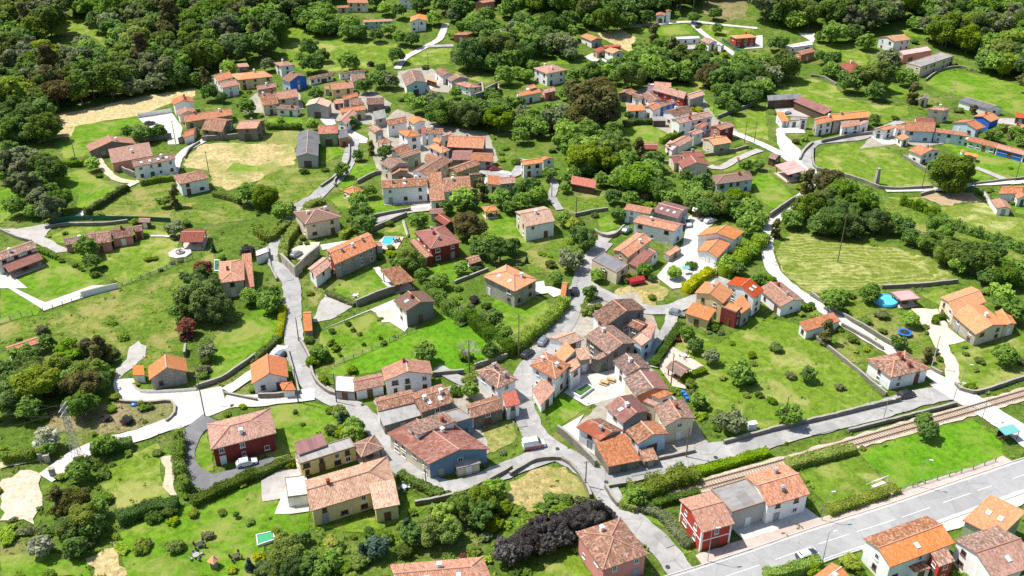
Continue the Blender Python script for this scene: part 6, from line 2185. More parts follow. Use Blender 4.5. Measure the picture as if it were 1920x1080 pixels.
for i in order:
    if i not in single: continue
    kind,px,py,wpx,base,r,zc,shrub,wood=PLANTS[i]
    rr=random.Random(i*7+1); yaw=rr.uniform(0,6.28)
    sx,sy,sz=rr.uniform(.92,1.08),rr.uniform(.92,1.08),rr.uniform(.9,1.1)
    nm='palm_tree' if kind=='P' else ('shrub' if shrub else ('conifer' if kind in'uc' else 'tree'))
    big=2 if wpx>34 and (wood is None or wood>5) else 1
    size='large' if r>5.5 else ('small' if r<2.8 else 'middling')
    if shrub:
        me=crown_pick(kind,r,i,True,1)
        o=link(nm,me,None,base+Vector((0,0,zc*.9)),(0,0,yaw),(r*1.3*sx,r*1.3*sy,r*1.05*sz))
        tag(o,place_label(f'{COLN[kind]} shrub',px,py),'shrub','garden shrubs')
        continue
    root=empty(nm,base,yaw)
    if kind=='P':
        link('fronds',palm_mesh(i%2),root,(0,0,zc),None,(r,r,r))
        m=MB(); m.tube((0,0,-.3),(0,0,zc+.05*r),.11*r,.10*r,9); m.build('trunk',BARK,root)
    elif kind=='k':
        link('crown',bare_mesh(i%2),root,(0,0,zc),None,(r,r,r))
        link('trunk',trunk_mesh(i%3,True),root,(0,0,0),None,(r*.8,r*.8,zc*.75))
    else:
        link('crown',crown_pick(kind,r,i,False,big),root,(0,0,zc),None,(r*1.26*sx,r*1.26*sy,r*1.15*sz))
        tl=max(zc-.15*r,.6)
        link('trunk',trunk_mesh(i%3,False),root,(0,0,0),None,(min(r,6)*.95,min(r,6)*.95,tl))
    if wood is not None and WNAME[wood]:
        hz='left' if px<150 else ('middle' if px<330 else 'right') if wood<2 else ('left' if px<(1600 if wood==2 else 1100) else 'right')
        vt_='top' if py<45 else ('lower' if py>130 else 'central')
        tag(root,f'{COLN[kind]} tree, {vt_} {hz} of the {WNAME[wood]}','tree',WNAME[wood])
    else:
        nmn={'P':'palm tree','u':'conifer','c':'conifer'}.get(kind,'tree')
        tag(root,place_label(f'{size} {COLN[kind]} {nmn}' if kind!='P' else f'{size} palm tree',px,py),'palm' if kind=='P' else ('conifer' if kind in 'uc' else 'tree'),'village trees')
# the rest of the woods reads as one mass of crowns
def merged_crowns(idx, name, label):
    bykind={}
    for i in idx: bykind.setdefault(PLANTS[i][0],[]).append(i)
    allv=[];alll=[];allf=[];allc=[];mats=[];mi=[];k=0
    for kd,ii in bykind.items():
        kk=kd if kd in LEAF and kd not in 'k' else 'd'
        if LEAF[kk] not in mats: mats.append(LEAF[kk])
        slot=mats.index(LEAF[kk])
        for i in ii:
            _,px,py,wpx,base,r,zc,shrub,wood=PLANTS[i]
            shp=('tall' if kd=='b' else 'broad'); ak=('low',shp,i%3)
            if ak not in PROTO: PROTO[ak]=crown_arrays(shp,1000,50+i%3*17,.105,ICO1)
            V,lv,(ev,ef,el)=PROTO[ak]
            a=i*2.399; R=np.array([[math.cos(a),-math.sin(a),0],[math.sin(a),math.cos(a),0],[0,0,1]])
            off=np.array([base.x,base.y,base.z+zc]); sc=np.array([r*1.26,r*1.26,r*1.15])
            v1=(V.reshape(-1,3)@R.T)*sc+off; v2=(ev@R.T)*sc+off
            n=len(V)
            allv+= [v1,v2]; alll+=[np.clip(np.repeat(lv,4)+(((i*37)%100)/100-.5)*.35,0,1),el]
            allf+= [(np.arange(4*n)+k),(ef.ravel()+k+4*n)]; allc+=[np.full(n,4),np.full(len(ef),3)]
            mi.append(np.full(n+len(ef),slot)); k+=4*n+len(ev)
    vv=np.concatenate(allv); li=np.concatenate(allf).astype(np.int32); cnt=np.concatenate(allc).astype(np.int32)
    me=bpy.data.meshes.new(name); me.vertices.add(len(vv)); me.vertices.foreach_set('co',vv.astype(np.float32).ravel())
    me.loops.add(len(li)); me.loops.foreach_set('vertex_index',li)
    me.polygons.add(len(cnt)); me.polygons.foreach_set('loop_start',np.concatenate([[0],np.cumsum(cnt)[:-1]]).astype(np.int32))
    at=me.attributes.new('lv','FLOAT','POINT'); at.data.foreach_set('value',np.concatenate(alll).astype(np.float32))
    for q in mats: me.materials.append(q)
    me.polygons.foreach_set('material_index',np.concatenate(mi).astype(np.int32))
    me.update(calc_edges=True)
    tag(link(name,me),label,None,None,'stuff')
if rest: merged_crowns(rest,'woodland','dense mass of smaller tree crowns filling the woods')

# ------------------------------------------------------------------ hedges
def hedge(kind,h,wd,C,label):
    rng=np.random.default_rng(int(abs(C[0].x)*10)+3)
    d=along(C); L=d[-1]; z=[T(c.x,c.y) for c in C]
    dep=depth_at(Vector((C[len(C)//2].x,C[len(C)//2].y,0)))
    ls=.17 if dep<245 else .24
    n=int(min(9000,L*(2*h+wd)/(ls*ls*1.15)))
    s=rng.uniform(0,L,n); xs=np.interp(s,d,[c.x for c in C]); ys=np.interp(s,d,[c.y for c in C])
    xe=np.interp(s+.3,d,[c.x for c in C]); ye=np.interp(s+.3,d,[c.y for c in C])
    xb=np.interp(s-.3,d,[c.x for c in C]); yb=np.interp(s-.3,d,[c.y for c in C])
    tx,ty=xe-xb,ye-yb; q=np.hypot(tx,ty)+1e-9; nx,ny=-ty/q,tx/q
    loose = 1.0 if kind in 'lgmy' and h>2.4 else .35
    wob=1+.22*loose*np.sin(s*1.1+1.3)+.16*loose*np.sin(s*2.7)
    u=rng.uniform(0,1,n); per=2*h+wd; side=u*per
    lat=np.where(side<h,-wd/2,np.where(side<h+wd,side-h-wd/2,wd/2))*wob
    zz=np.where(side<h,side,np.where(side<h+wd,h,per-side))*wob
    N=np.stack([np.where(side<h,-nx,np.where(side<h+wd,0,nx)),np.where(side<h,-ny,np.where(side<h+wd,0,ny)),np.where((side>=h)&(side<h+wd),1.0,.25)],1)
    P=np.stack([xs+nx*lat,ys+ny*lat,terr(xs,ys)+zz],1)+rng.normal(0,.04+.14*loose*loose,(n,3))
    lv=np.clip(.5+.15*np.sin(s*.9)+rng.normal(0,.17,n),0,1)
    V=leaf_quads(P,N,ls*rng.uniform(.7,1.3,n),rng,.5)
    ev=[];ef=[]
    Lf,Rt=sides(C,wd*.86)
    for i,(a,b) in enumerate(zip(Lf,Rt)):
        w_=1+.22*loose*math.sin(d[i]*1.1+1.3)+.16*loose*math.sin(d[i]*2.7); hh=h*.93*w_
        ev+= [(a.x,a.y,T(a.x,a.y)-.2),(a.x,a.y,T(a.x,a.y)+hh),(b.x,b.y,T(b.x,b.y)+hh),(b.x,b.y,T(b.x,b.y)-.2)]
        if i:
            k=4*i
            for e in range(3): ef.append((k-4+e,k+e,k+e+1,k-3+e))
    ef+= [(0,1,2,3),(len(ev)-1,len(ev)-2,len(ev)-3,len(ev)-4)]
    me=quads_mesh('hedge',V,lv,LEAF[kind],(np.array(ev),np.array(ef),np.full(len(ev),.3)))
    tag(link('hedge',me),label,'hedge','hedges')
for ln in rows(HEDGES):
    k,h,wd,ps,lab=ln.split('|')
    hedge(k,float(h)*.85,float(wd),catmull([flat(ground(*p,float(h)*.5)) for p in pts_of(ps)],1.0),lab)

# ------------------------------------------------------------------ walls and fences
CAPM=plain('wall coping',(.30,.28,.24),.9,var=.3)
for ln in rows(WALLS):
    k,h,ps,lab=ln.split('|'); h=float(h)
    C=catmull([flat(ground(*p)) for p in pts_of(ps)],1.6) if h<3.3 else [flat(ground(*p)) for p in pts_of(ps)]
    r=random.Random(int(C[0].x*7)); L,R=sides(C,.5 if h<2.5 else .7,.03,int(abs(C[0].x)))
    m=MB(); hs=[h*(1+r.uniform(-.08,.08)*(0 if k=='w' else 1)) if h<3.3 else h*r.uniform(.7,1.1) for _ in C]
    for i in range(len(C)-1):
        a,b,c,e=L[i],L[i+1],R[i+1],R[i]; za,zb=T(C[i].x,C[i].y),T(C[i+1].x,C[i+1].y)
        q=lambda p,z: Vector((p.x,p.y,z))
        m.face([q(b,zb-.8),q(a,za-.8),q(a,za+hs[i]),q(b,zb+hs[i+1])]); m.face([q(e,za-.8),q(c,zb-.8),q(c,zb+hs[i+1]),q(e,za+hs[i])])
        m.face([q(a,za+hs[i]),q(e,za+hs[i]),q(c,zb+hs[i+1]),q(b,zb+hs[i+1])],1)
    for i in (0,len(C)-1):
        z=T(C[i].x,C[i].y); m.face([q(L[i],z-.8),q(R[i],z-.8),q(R[i],z+hs[i]),q(L[i],z+hs[i])])
    nm='garden_wall' if k=='w' else ('stone_ruin' if 'ruin' in lab else 'stone_wall')
    tag(m.build(nm,[WALL[k],CAPM]),lab,'ruin' if 'ruin' in lab else 'wall')
POSTM=None
for ln in rows(FENCES):
    sp,ps,lab=ln.split('|'); sp=float(sp); C=catmull([flat(ground(*p)) for p in pts_of(ps)],1.0); d=along(C)
    root=empty('fence',(C[0].x,C[0].y,T(C[0].x,C[0].y))); tag(root,lab,'fence')
    if POSTM is None:
        m=MB(); m.box((0,0,.6),(.12,.12,1.4)); POSTM=m.mesh('post',WALL['x'])
    green='mesh' in lab
    s=0; pts=[]
    while s<=d[-1]:
        p=Vector((float(np.interp(s,d,[c.x for c in C])),float(np.interp(s,d,[c.y for c in C])),0)); p.z=T(p.x,p.y); pts.append(p); s+=sp
    for p in pts: link('post',POSTM,root,p-root.location)
    for hz in ((.4,.8,1.2) if not green else (1.0,)):
        m=MB()
        for a,b in zip(pts,pts[1:]):
            if green:
                t=(b-a); c=(a+b)/2-root.location; m.box((c.x,c.y,c.z+.8),(t.length,.03,1.5),0,math.atan2(t.y,t.x))
            else: m.tube(a-root.location+Vector((0,0,hz)),b-root.location+Vector((0,0,hz)),.03,.03,4,0,False)
        m.build('mesh_screen' if green else 'rail',plain('green mesh',(.03,.14,.09),.6) if green else METAL,root)

# ------------------------------------------------------------------ poles and lamps
for ln in rows(POLES):
    k,rest_=ln.split(' ',1)
    for q in rest_.split():
        x,y,h=map(float,q.split(',')); px,py=tp(x,y); b=ground(px,py)
        if k=='l':
            root=empty('street_lamp',b,random.Random(px).uniform(-.6,.6)); m=MB(); m.tube((0,0,-.2),(0,0,h),.085,.05,8); m.tube((0,0,h-.05),(.9,0,h+.12),.04,.035,6); m.build('mast',METAL,root)
            m=MB(); m.box((1.1,0,h+.12),(.75,.28,.14)); m.build('lamp_head',plain('lamp housing',(.62,.63,.64),.4),root)
            tag(root,place_label('slim street lamp',px,py),'lamp','street lamps')
        else:
            root=empty('utility_pole',b,random.Random(px).uniform(0,3)); m=MB(); m.tube((0,0,-.3),(0,0,h),.15,.095,8); m.build('shaft',WOODP if k=='w' else CONCP,root)
            m=MB(); m.box((0,0,h-.35),(1.1,.10,.10)); 
            for s in(-.45,0,.45): m.tube((s,0,h-.3),(s,0,h-.08),.05,.04,6)
            m.build('crossarm',METAL,root)
            tag(root,place_label('wooden utility pole' if k=='w' else 'concrete utility pole',px,py),'pole','utility poles')
# lattice pylon on the left
set_tile('G'); b=ground(145,856); root=empty('lattice_pylon',b); tag(root,'small steel lattice pylon beside the concrete lane','pylon'); m=MB(); h=13.0
def lw(z): return .75-.5*z/h
for i in range(8):
    z0,z1=h*i/8,h*(i+1)/8; a0,a1=lw(z0),lw(z1); c0=[(a0,a0),(-a0,a0),(-a0,-a0),(a0,-a0)]; c1=[(a1,a1),(-a1,a1),(-a1,-a1),(a1,-a1)]
    for j in range(4):
        m.tube((*c0[j],z0),(*c1[j],z1),.06,.06,4); m.tube((*c0[j],z0),(*c1[(j+1)%4],z1),.035,.035,4); m.tube((*c1[j],z1),(*c1[(j+1)%4],z1),.035,.035,4)
m.build('lattice',METAL,root); m=MB()
for z in (h-.4,h-1.6): m.box((0,0,z),(.16,3.6,.14))
m.build('crossarm',METAL,root)
# overhead wires
WIRE=plain('black wire',(.05,.05,.05),.6)
def wire(a,b,sag,label):
    m=MB(); pr=None
    for i in range(13):
        t=i/12; p=a.lerp(b,t)-Vector((0,0,sag*4*t*(1-t)))
        if pr is not None: m.tube(pr,p,.022,.022,4,0,False)
        pr=p
    tag(m.build('overhead_wire',WIRE),label,'wire')
pt=b+Vector((0,0,h))
for k,dz in enumerate((0,-1.2)):
    for s in(-1.6,1.6):
        e=ground(-60,800-60*k,9); e=Vector((e.x,e.y+s*1.5,10+dz)); wire(pt+Vector((0,s,dz-.4)),e,1.2,f'{"upper" if k==0 else "lower"} {"near" if s<0 else "far"} power wire running left from the pylon')

# ------------------------------------------------------------------ vehicles
PAINTS={'W':plain('white car paint',(.76,.76,.75),.25,.5,0,.6,.02),'D':plain('black car paint',(.025,.027,.03),.2,.5,.2,.7,.02),'A':plain('silver car paint',(.30,.33,.36),.25,.5,.5,.6,.02),'R':plain('red car paint',(.40,.03,.03),.25,.5,.1,.7,.02),'X':plain('dark blue car paint',(.03,.05,.08),.25,.5,.2,.6,.02),'V':plain('van white paint',(.76,.76,.75),.25,.5,0,.6,.02)}
def loft(m,prof,slot=0):
    """prof: list of (x, half width low, half width high, z low, z high) stations"""
    R=[[Vector((x,-wl,zl)),Vector((x,-wl*1.0,zl+(zh-zl)*.55)),Vector((x,-wh,zh)),Vector((x,wh,zh)),Vector((x,wl,zl+(zh-zl)*.55)),Vector((x,wl,zl))] for x,wl,wh,zl,zh in prof]
    for a,b in zip(R,R[1:]):
        for i in range(6):
            j=(i+1)%6; m.face([a[i],b[i],b[j],a[j]],slot)
    m.face(R[0][::-1],slot); m.face(R[-1],slot)
def make_vehicle(paint,kind,a,b,label):
    A=ground(*a,.7); B=ground(*b,.7); c=(A+B)/2; d=B-A; yaw=math.atan2(d.y,d.x)
    root=empty('parked_van' if kind=='van' else 'car',Vector((c.x,c.y,T(c.x,c.y)+.27)),yaw); tag(root,label,kind)
    L=4.9 if kind=='van' else 4.2; h=L/2; pm=PAINTS[paint]
    m=MB()
    if kind=='van': loft(m,[(-h,.80,.76,.35,1.1),(-h+.08,.90,.88,.28,1.2),(h-1.1,.92,.88,.28,1.15),(h-.25,.88,.80,.28,.95),(h,.70,.66,.4,.75)])
    else: loft(m,[(-h,.70,.62,.42,.80),(-h+.12,.84,.78,.28,.95),(-.3,.87,.82,.26,.93),(h-1.2,.87,.80,.26,.92),(h-.22,.82,.70,.28,.76),(h,.66,.55,.38,.62)])
    body=m.build('body',pm,root)
    if paint=='V':
        for s in(-1,1):
            m=MB(); m.box((-.15,s*.925,.62),(4.0,.03,.52)); m.build('side_stripe',PAINTS['R'],body)
    m=MB()
    if kind=='van': loft(m,[(-h+.06,.86,.80,1.16,2.0),(-h+.3,.88,.80,1.16,2.12),(h-1.75,.88,.78,1.14,2.12),(h-.95,.84,.74,1.12,1.22)])
    else: loft(m,[(-h+.28,.76,.60,.92,1.08),(-h+.75,.79,.60,.92,1.45),(.25,.79,.58,.92,1.47),(h-1.15,.77,.66,.90,.96)])
    m.build('cabin',PAINTS['W'] if paint=='X' else pm,root)
    m=MB(); z0,z1=(1.35,1.85) if kind=='van' else (.98,1.36)
    for s in(-1,1):
        x0,x1=(h-2.6,h-1.5) if kind=='van' else (-h+.75,.45)
        w0,w1=(.875,.81) if kind=='van' else (.80,.65)
        q=[(x0,s*(w0+.012),z0),(x1+.25,s*(w0+.012),z0),(x1,s*(w1+.012),z1),(x0+.1,s*(w1+.012),z1)]
        m.face(q if s<0 else q[::-1])
    m.build('side_window',GLASS,root)
    for nm,xa,xb,wa,wb in (('windscreen',h-1.2,.32,.70,.56),('rear_window',-h+.33,-h+.72,.66,.54)):
        if kind=='van' and nm=='rear_window': continue
        if kind=='van': xa,xb,wa,wb=h-1.0,h-1.68,.74,.70
        za,zb=(1.27,2.05) if kind=='van' else (1.0,1.41)
        m=MB(); o_=.035 if nm=='windscreen' else -.035
        q=[(xa+o_,-wa,za+.02),(xa+o_,wa,za+.02),(xb+o_,wb,zb+.03),(xb+o_,-wb,zb+.03)]
        m.face(q if nm=='windscreen' else q[::-1]); m.build(nm,GLASS,root)
    for x in(-h+.78,h-.82):
        for s in(-1,1):
            m=MB(); m.tube((x,s*.70,.32),(x,s*.90,.32),.32,.32,14); wo_=m.build('wheel',RUBBER,root)
            m=MB(); m.tube((x,s*.88,.32),(x,s*.915,.32),.19,.18,10); m.build('rim',METAL,wo_)
    for s in(-1,1):
        m=MB(); m.box((h-.10,s*.55,.66),(.16,.28,.14)); m.build('headlight',plain('headlight glass',(.7,.72,.74),.1,.6),root)
        m=MB(); m.box((-h+.06,s*.60,.80),(.10,.16,.20)); m.build('tail_light',plain('tail light',(.35,.02,.02),.2,.6),root)
for ln in rows(CARS):
    pa,kd,ps,lab=ln.split('|'); q=pts_of(ps); make_vehicle(pa,kd,q[0],q[1],lab)

# ------------------------------------------------------------------ garden and street things
def TP(code,x,y,h=0.0):
    set_tile(code); return ground(*tp(x,y),h)
WATER=plain('pool water',(.05,.42,.52),.05,.6,var=.2)
WATERG=plain('green pond water',(.06,.14,.02),.08,.6,var=.3)
PLASTB=plain('blue plastic',(.02,.16,.52),.35)
PLASTLB=plain('light blue liner',(.08,.42,.70),.3)
TEAL=plain('teal sheet',(.14,.38,.36),.6)
REDT=plain('red tarpaulin',(.42,.03,.035),.5)
WHITEP=plain('white plastic',(.74,.74,.73),.4)
BLK=plain('black iron',(.03,.03,.03),.5)
PINE=plain('varnished pine',(.50,.32,.15),.6)
TERRAC=plain('clay pot',(.48,.20,.11),.8)
def quad_pool(code,corners,rim,water,label,name,h=.25,cat='pool'):
    P=[flat(TP(code,*q)) for q in corners]; c=sum(P,Vector())/4; z=T(c.x,c.y)
    root=empty(name,Vector((c.x,c.y,z))); tag(root,label,cat)
    m=MB()
    O=[c+(p-c)*1.14 for p in P]
    for i in range(4):
        j=(i+1)%4
        a,b,e,d=[q-c for q in (P[i],P[j],O[j],O[i])]
        up=Vector((0,0,h+.16)); dn=Vector((0,0,-.2))
        m.face([a+up,b+up,e+up,d+up]); m.face([d+dn,e+dn,e+up,d+up][::-1]); m.face([a+dn,b+dn,b+up,a+up])
    m.build('rim',rim,root)
    m=MB(); m.face([(p-c)+Vector((0,0,h+.04)) for p in P]); m.build('water',water,root)
quad_pool('11',[(965,702),(1052,707),(1008,765),(943,755)],MG['conc'],WATER,'turquoise swimming pool on the terrace','swimming_pool')
quad_pool('22',[(560,738),(602,768),(515,832),(455,800)],WHITEP,WATERG,'small raised pool of green water in white courtyard','courtyard_pool',.7)
quad_pool('10',[(1612,880),(1650,880),(1646,955),(1610,955)],WHITEP,plain('dark green water',(.02,.14,.08),.1),'narrow green pool beside the cream hipped house','garden_pool')
quad_pool('31',[(10,790),(125,765),(140,820),(20,860)],WHITEP,plain('green court floor',(.03,.30,.12),.6),'white walled enclosure with bright green floor','walled_enclosure',.5,'enclosure')
# round things
b=TP('23',878,108); root=empty('paddling_pool',b); tag(root,'round light blue inflatable pool beside carport','pool')
m=MB(); m.lathe([(3.0,0),(3.15,.5),(2.95,1.0),(2.7,1.0),(2.65,.8)],28); m.build('pool_ring',PLASTLB,root)
m=MB(); m.face([(2.7*math.cos(t),2.7*math.sin(t),.85) for t in np.linspace(0,2*math.pi,29)[:-1]]); m.build('water',plain('clear pool water',(.10,.55,.75),.06,.6),root)
b=TP('23',1020,352); root=empty('trampoline',b); tag(root,'round trampoline with blue edge on the villa lawn','trampoline')
m=MB(); m.lathe([(1.15,.78),(1.75,.78),(1.75,.86),(1.15,.86)],24); m.build('edge_pad',PLASTB,root)
m=MB(); m.face([(1.2*math.cos(t),1.2*math.sin(t),.875) for t in np.linspace(0,2*math.pi,25)[:-1]]); m.build('mat',BLK,root)
for k in range(6):
    m=MB(); a=k*math.pi/3; m.tube((1.6*math.cos(a),1.6*math.sin(a),-.1),(1.6*math.cos(a),1.6*math.sin(a),2.1),.03,.03,6); m.build('pole',METAL,root)
# fountain terrace
b=TP('10',1352,825); root=empty('fountain_terrace',b); tag(root,'octagonal pale terrace with a round fountain','fountain')
m=MB(); m.lathe([(3.3,-.1),(3.3,.45),(3.1,.45)],8); m.build('platform',MG['conc'],root)
m=MB(); m.lathe([(1.2,.45),(1.3,1.0),(1.1,1.0),(1.05,.8)],14); m.build('basin',WALL['g'],root)
m=MB(); m.lathe([(.25,.8),(.18,1.5),(.55,1.7),(.5,1.75),(.05,1.9)],12); m.build('bowl',WALL['g'],root)
# goal on the hedged lawn
b=TP('33',775,425); e=TP('33',855,395); root=empty('football_goal',b,math.atan2(e.y-b.y,e.x-b.x)); tag(root,'white metal goal frame on the hedged lawn','goal')
L_=(e-b).length+1.2
m=MB()
for x in(0,L_):
    m.tube((x,0,0),(x,0,1.9),.06,.06,6); m.tube((x,0,1.9),(x,1.3,0),.05,.05,6)
m.tube((0,0,1.9),(L_,0,1.9),.06,.06,6); m.tube((0,1.3,.05),(L_,1.3,.05),.05,.05,6)
m.build('frame',WHITEP,root)
m=MB(); m.box((L_*.5,.2,.12),(L_*.8,.6,.22)); m.build('bench_board',WHITEP,root)
# bus shelter
b=TP('33',1785,55); root=empty('bus_shelter',b,.35); tag(root,'bus shelter with teal roof at the crossing','bus shelter')
m=MB(); m.prism([Vector((-2.0,-1.1,2.45)),Vector((2.0,-1.1,2.45)),Vector((2.0,1.1,2.7)),Vector((-2.0,1.1,2.7))],.1); m.build('roof',TEAL,root)
for x in(-1.8,1.8):
    for y in(-.95,.95):
        m=MB(); m.box((x,y,1.25),(.1,.1,2.5)); m.build('post',DMETAL,root)
m=MB(); m.box((0,.95,1.25),(3.5,.04,1.7)); m.build('back_panel',GLASS,root)
m=MB(); m.box((0,.6,.5),(2.8,.4,.07)); m.box((-1,.6,.25),(.1,.3,.5)); m.box((1,.6,.25),(.1,.3,.5)); m.build('seat',PINE,root)
# picnic tables
def picnic(code,x,y,rz,label):
    b=TP(code,x,y); root=empty('picnic_table',b,rz); tag(root,label,'table','picnic tables')
    m=MB(); m.box((0,0,.78),(2.0,.85,.07)); m.build('table_top',PINE,root)
    for s in(-1,1):
        m=MB(); m.box((0,s*.78,.46),(2.0,.3,.06)); m.build('bench',PINE,root)
        m=MB(); m.box((s*.7,0,.40),(.09,1.7,.08)); m.box((s*.7,-.35,.4),(.09,.09,.78)); m.box((s*.7,.35,.4),(.09,.09,.78)); m.build('leg_frame',PINE,root)
picnic('22',690,722,-.55,'nearer pine picnic table in the white courtyard')
picnic('22',740,702,-.45,'farther pine picnic table in the white courtyard')
# stone pillar in the round meadow
b=TP('13',808,300); root=empty('stone_pillar',b); tag(root,'tall rough stone pillar in the round meadow','pillar')
m=MB(); m.box((0,0,2.6),(1.5,1.5,5.6),0,.3,.62); m.build('shaft',WALL['S'],root); m=MB(); m.box((0,0,5.5),(1.2,1.2,.25),0,.3); m.build('cap',WALL['S'],root)
# red covered trailer
b=TP('12',930,1050); root=empty('covered_trailer',b,.35); tag(root,'red tarpaulin covered trailer in the dry yard','trailer')
m=MB(); m.prism([Vector((-2.1,-1.1,1.6)),Vector((2.1,-1.1,1.6)),Vector((2.1,0,2.3)),Vector((-2.1,0,2.3))],.9); m.prism([Vector((-2.1,0,2.3)),Vector((2.1,0,2.3)),Vector((2.1,1.1,1.6)),Vector((-2.1,1.1,1.6))],.9); m.build('cover',REDT,root)
m=MB(); m.box((0,0,.6),(4.0,2.0,.35)); m.build('chassis',DMETAL,root)
for s in(-1,1):
    m=MB(); m.tube((0,s*1.0,.35),(0,s*1.2,.35),.36,.36,12); m.build('wheel',RUBBER,root)
# blue drums, tarps, small garden things
for k,(x,y) in enumerate(((1280,800),(1298,822),(1312,848))):
    b=TP('22',x,y); m=MB(); m.lathe([(.42,0),(.45,.4),(.42,.9),(.46,1.0),(.3,1.05)],14)
    o=m.build('plastic_drum',PLASTB,loc=b); tag(o,('upper','middle','lower')[k]+' blue plastic drum behind the cream mottled house','drum','blue drums')
b=TP('20',1005,882); m=MB(); m.lathe([(.55,0),(.6,.3),(.4,.55),(.1,.65)],9,sx=1.3); tag(m.build('covered_heap',PLASTB,loc=b),'heap under a blue tarpaulin by the rubble wall','tarpaulin')
b=TP('12',1300,975); m=MB(); m.prism([Vector((-1.0,-.7,1.9)),Vector((1.0,-.7,1.9)),Vector((1.05,.7,2.2)),Vector((-.95,.7,2.2))],.06); root=empty('garden_canopy',b,.2); tag(root,'small teal canopy beside the clipped ball tree','canopy'); m.build('sheet',TEAL,root)
for x in(-.85,.85):
    for y in(-.55,.55):
        m=MB(); m.tube((x,y,-.1),(x,y,2.0),.04,.04,6); m.build('post',METAL,root)
def parasol(code,x,y,mat,label,r=1.6):
    b=TP(code,x,y); root=empty('parasol',b); tag(root,label,'parasol')
    m=MB(); m.tube((0,0,0),(0,0,2.5),.04,.03,6); m.lathe([(.35,0),(.3,.12),(.06,.16)],12); m.build('pole',METAL,root)
    m=MB(); m.lathe([(r,2.0),(.04,2.6)],10); m.build('canopy',mat,root)
parasol('01',455,872,REDT,'red parasol in the pale yard by grey barn')
parasol('11',700,410,plain('cream canvas',(.62,.56,.46),.8),'cream parasol beside the orange pyramid pavilion',1.5)
def hut(code,x,y,label,rm,wm,s=1.0):
    b=TP(code,x,y); root=empty('garden_oven',b,.3); tag(root,label,'oven')
    m=MB(); m.box((0,0,.8*s),(1.2*s,1.2*s,1.7*s)); m.build('body',wm,root)
    m=MB(); m.lathe([(1.15*s,1.6*s),(.05,2.3*s)],4); m.build('roof',rm,root); m=MB(); m.box((.25*s,.1,2.1*s),(.22*s,.22*s,.8*s)); m.build('flue',wm,root)
hut('30',1610,1010,'brick garden oven with orange roof in the lower garden',ROOF['O'],WALL['q'])
hut('13',1455,78,'white garden oven by the barbecue shelter',ROOF['O'],WALL['w'],.8)
hut('12',1692,130,'small gate shrine with red roof beside the drive',ROOF['R'],WALL['w'],.7)
def chairset(code,x,y,mat,label):
    b=TP(code,x,y); root=empty('garden_table_set',b,random.Random(x).uniform(0,3)); tag(root,label,'table')
    m=MB(); m.lathe([(.62,.70),(.62,.76)],14); m.tube((0,0,0),(0,0,.72),.06,.06,6); m.build('table_top',mat,root)
    for k in range(4):
        a=k*math.pi/2+.4; m=MB(); cx,cy=1.0*math.cos(a),1.0*math.sin(a); m.box((cx,cy,.45),(.45,.45,.06),0,a); m.box((cx*1.2,cy*1.2,.75),(.06,.42,.6),0,a)
        for dx in(-.18,.18):
            for dy in(-.18,.18): m.box((cx+dx,cy+dy,.22),(.04,.04,.44))
        m.build('chair',mat,root)
chairset('30',1500,862,BLK,'black iron garden seats on the lower lawn')
chairset('30',1475,942,plain('grey stone seat',(.32,.31,.30),.9),'grey stone table group on the lower lawn')
chairset('30',1770,950,plain('dark bench wood',(.09,.06,.04),.8),'dark wooden seats near the green enclosure')
chairset('21',745,70,WHITEP,'white garden seats on the lawn by the driveway')
chairset('22',1290,520,WHITEP,'white garden seats on the paved terrace')
chairset('11',1060,735,BLK,'dark loungers and table beside the turquoise pool')
chairset('31',1110,430,plain('grey garden metal',(.40,.42,.44),.5),'grey garden table beside the ochre house')
chairset('13',1700,50,WHITEP,'white seats in front of the pastel row')
for k,(x,y) in enumerate(((318,215),(360,228),(400,330))):
    b=TP('30',x,y); root=empty('gate_pier',b,.3); m=MB(); m.box((0,0,.9),(1.0,.7,2.0)); m.build('shaft',WALL['S'],root); m=MB(); m.box((0,0,1.95),(1.15,.85,.16)); m.build('cap',WALL['S'],root)
    tag(root,('left','right','lower')[k]+' pale stone gate pier on the concrete lane','pier','gate piers')
# road sign by the hedge and mirror posts at the junctions
b=TP('33',910,532); root=empty('road_sign',b,-.4); tag(root,'round red edged road sign by the clipped hedge','sign')
m=MB(); m.tube((0,0,0),(0,0,2.6),.04,.04,6); m.build('post',METAL,root)
m=MB(); m.tube((0,-.03,2.4),(0,.0,2.4),.34,.34,20); m.build('disc',plain('sign red',(.45,.02,.02),.4),root); m=MB(); m.tube((0,-.05,2.4),(0,-.035,2.4),.24,.24,20); m.build('face',WHITEP,root)
# drain covers in the lanes
for k,(cd,x,y,lab) in enumerate((('32',705,385,'round drain cover at the railway corner junction'),('32',1525,200,'round drain cover on the station lane'),('32',1165,1022,'round drain cover where the lane meets main road'),('21',800,885,'round drain cover on the lane by the old barn'),('32',340,135,'round drain cover beside the parked van'))):
    m=MB(); m.lathe([(.42,0),(.42,.03)],16); bb=TP(cd,x,y); tag(m.build('drain_cover',DMETAL,loc=(bb.x,bb.y,.385)),lab,'drain cover','drain covers')
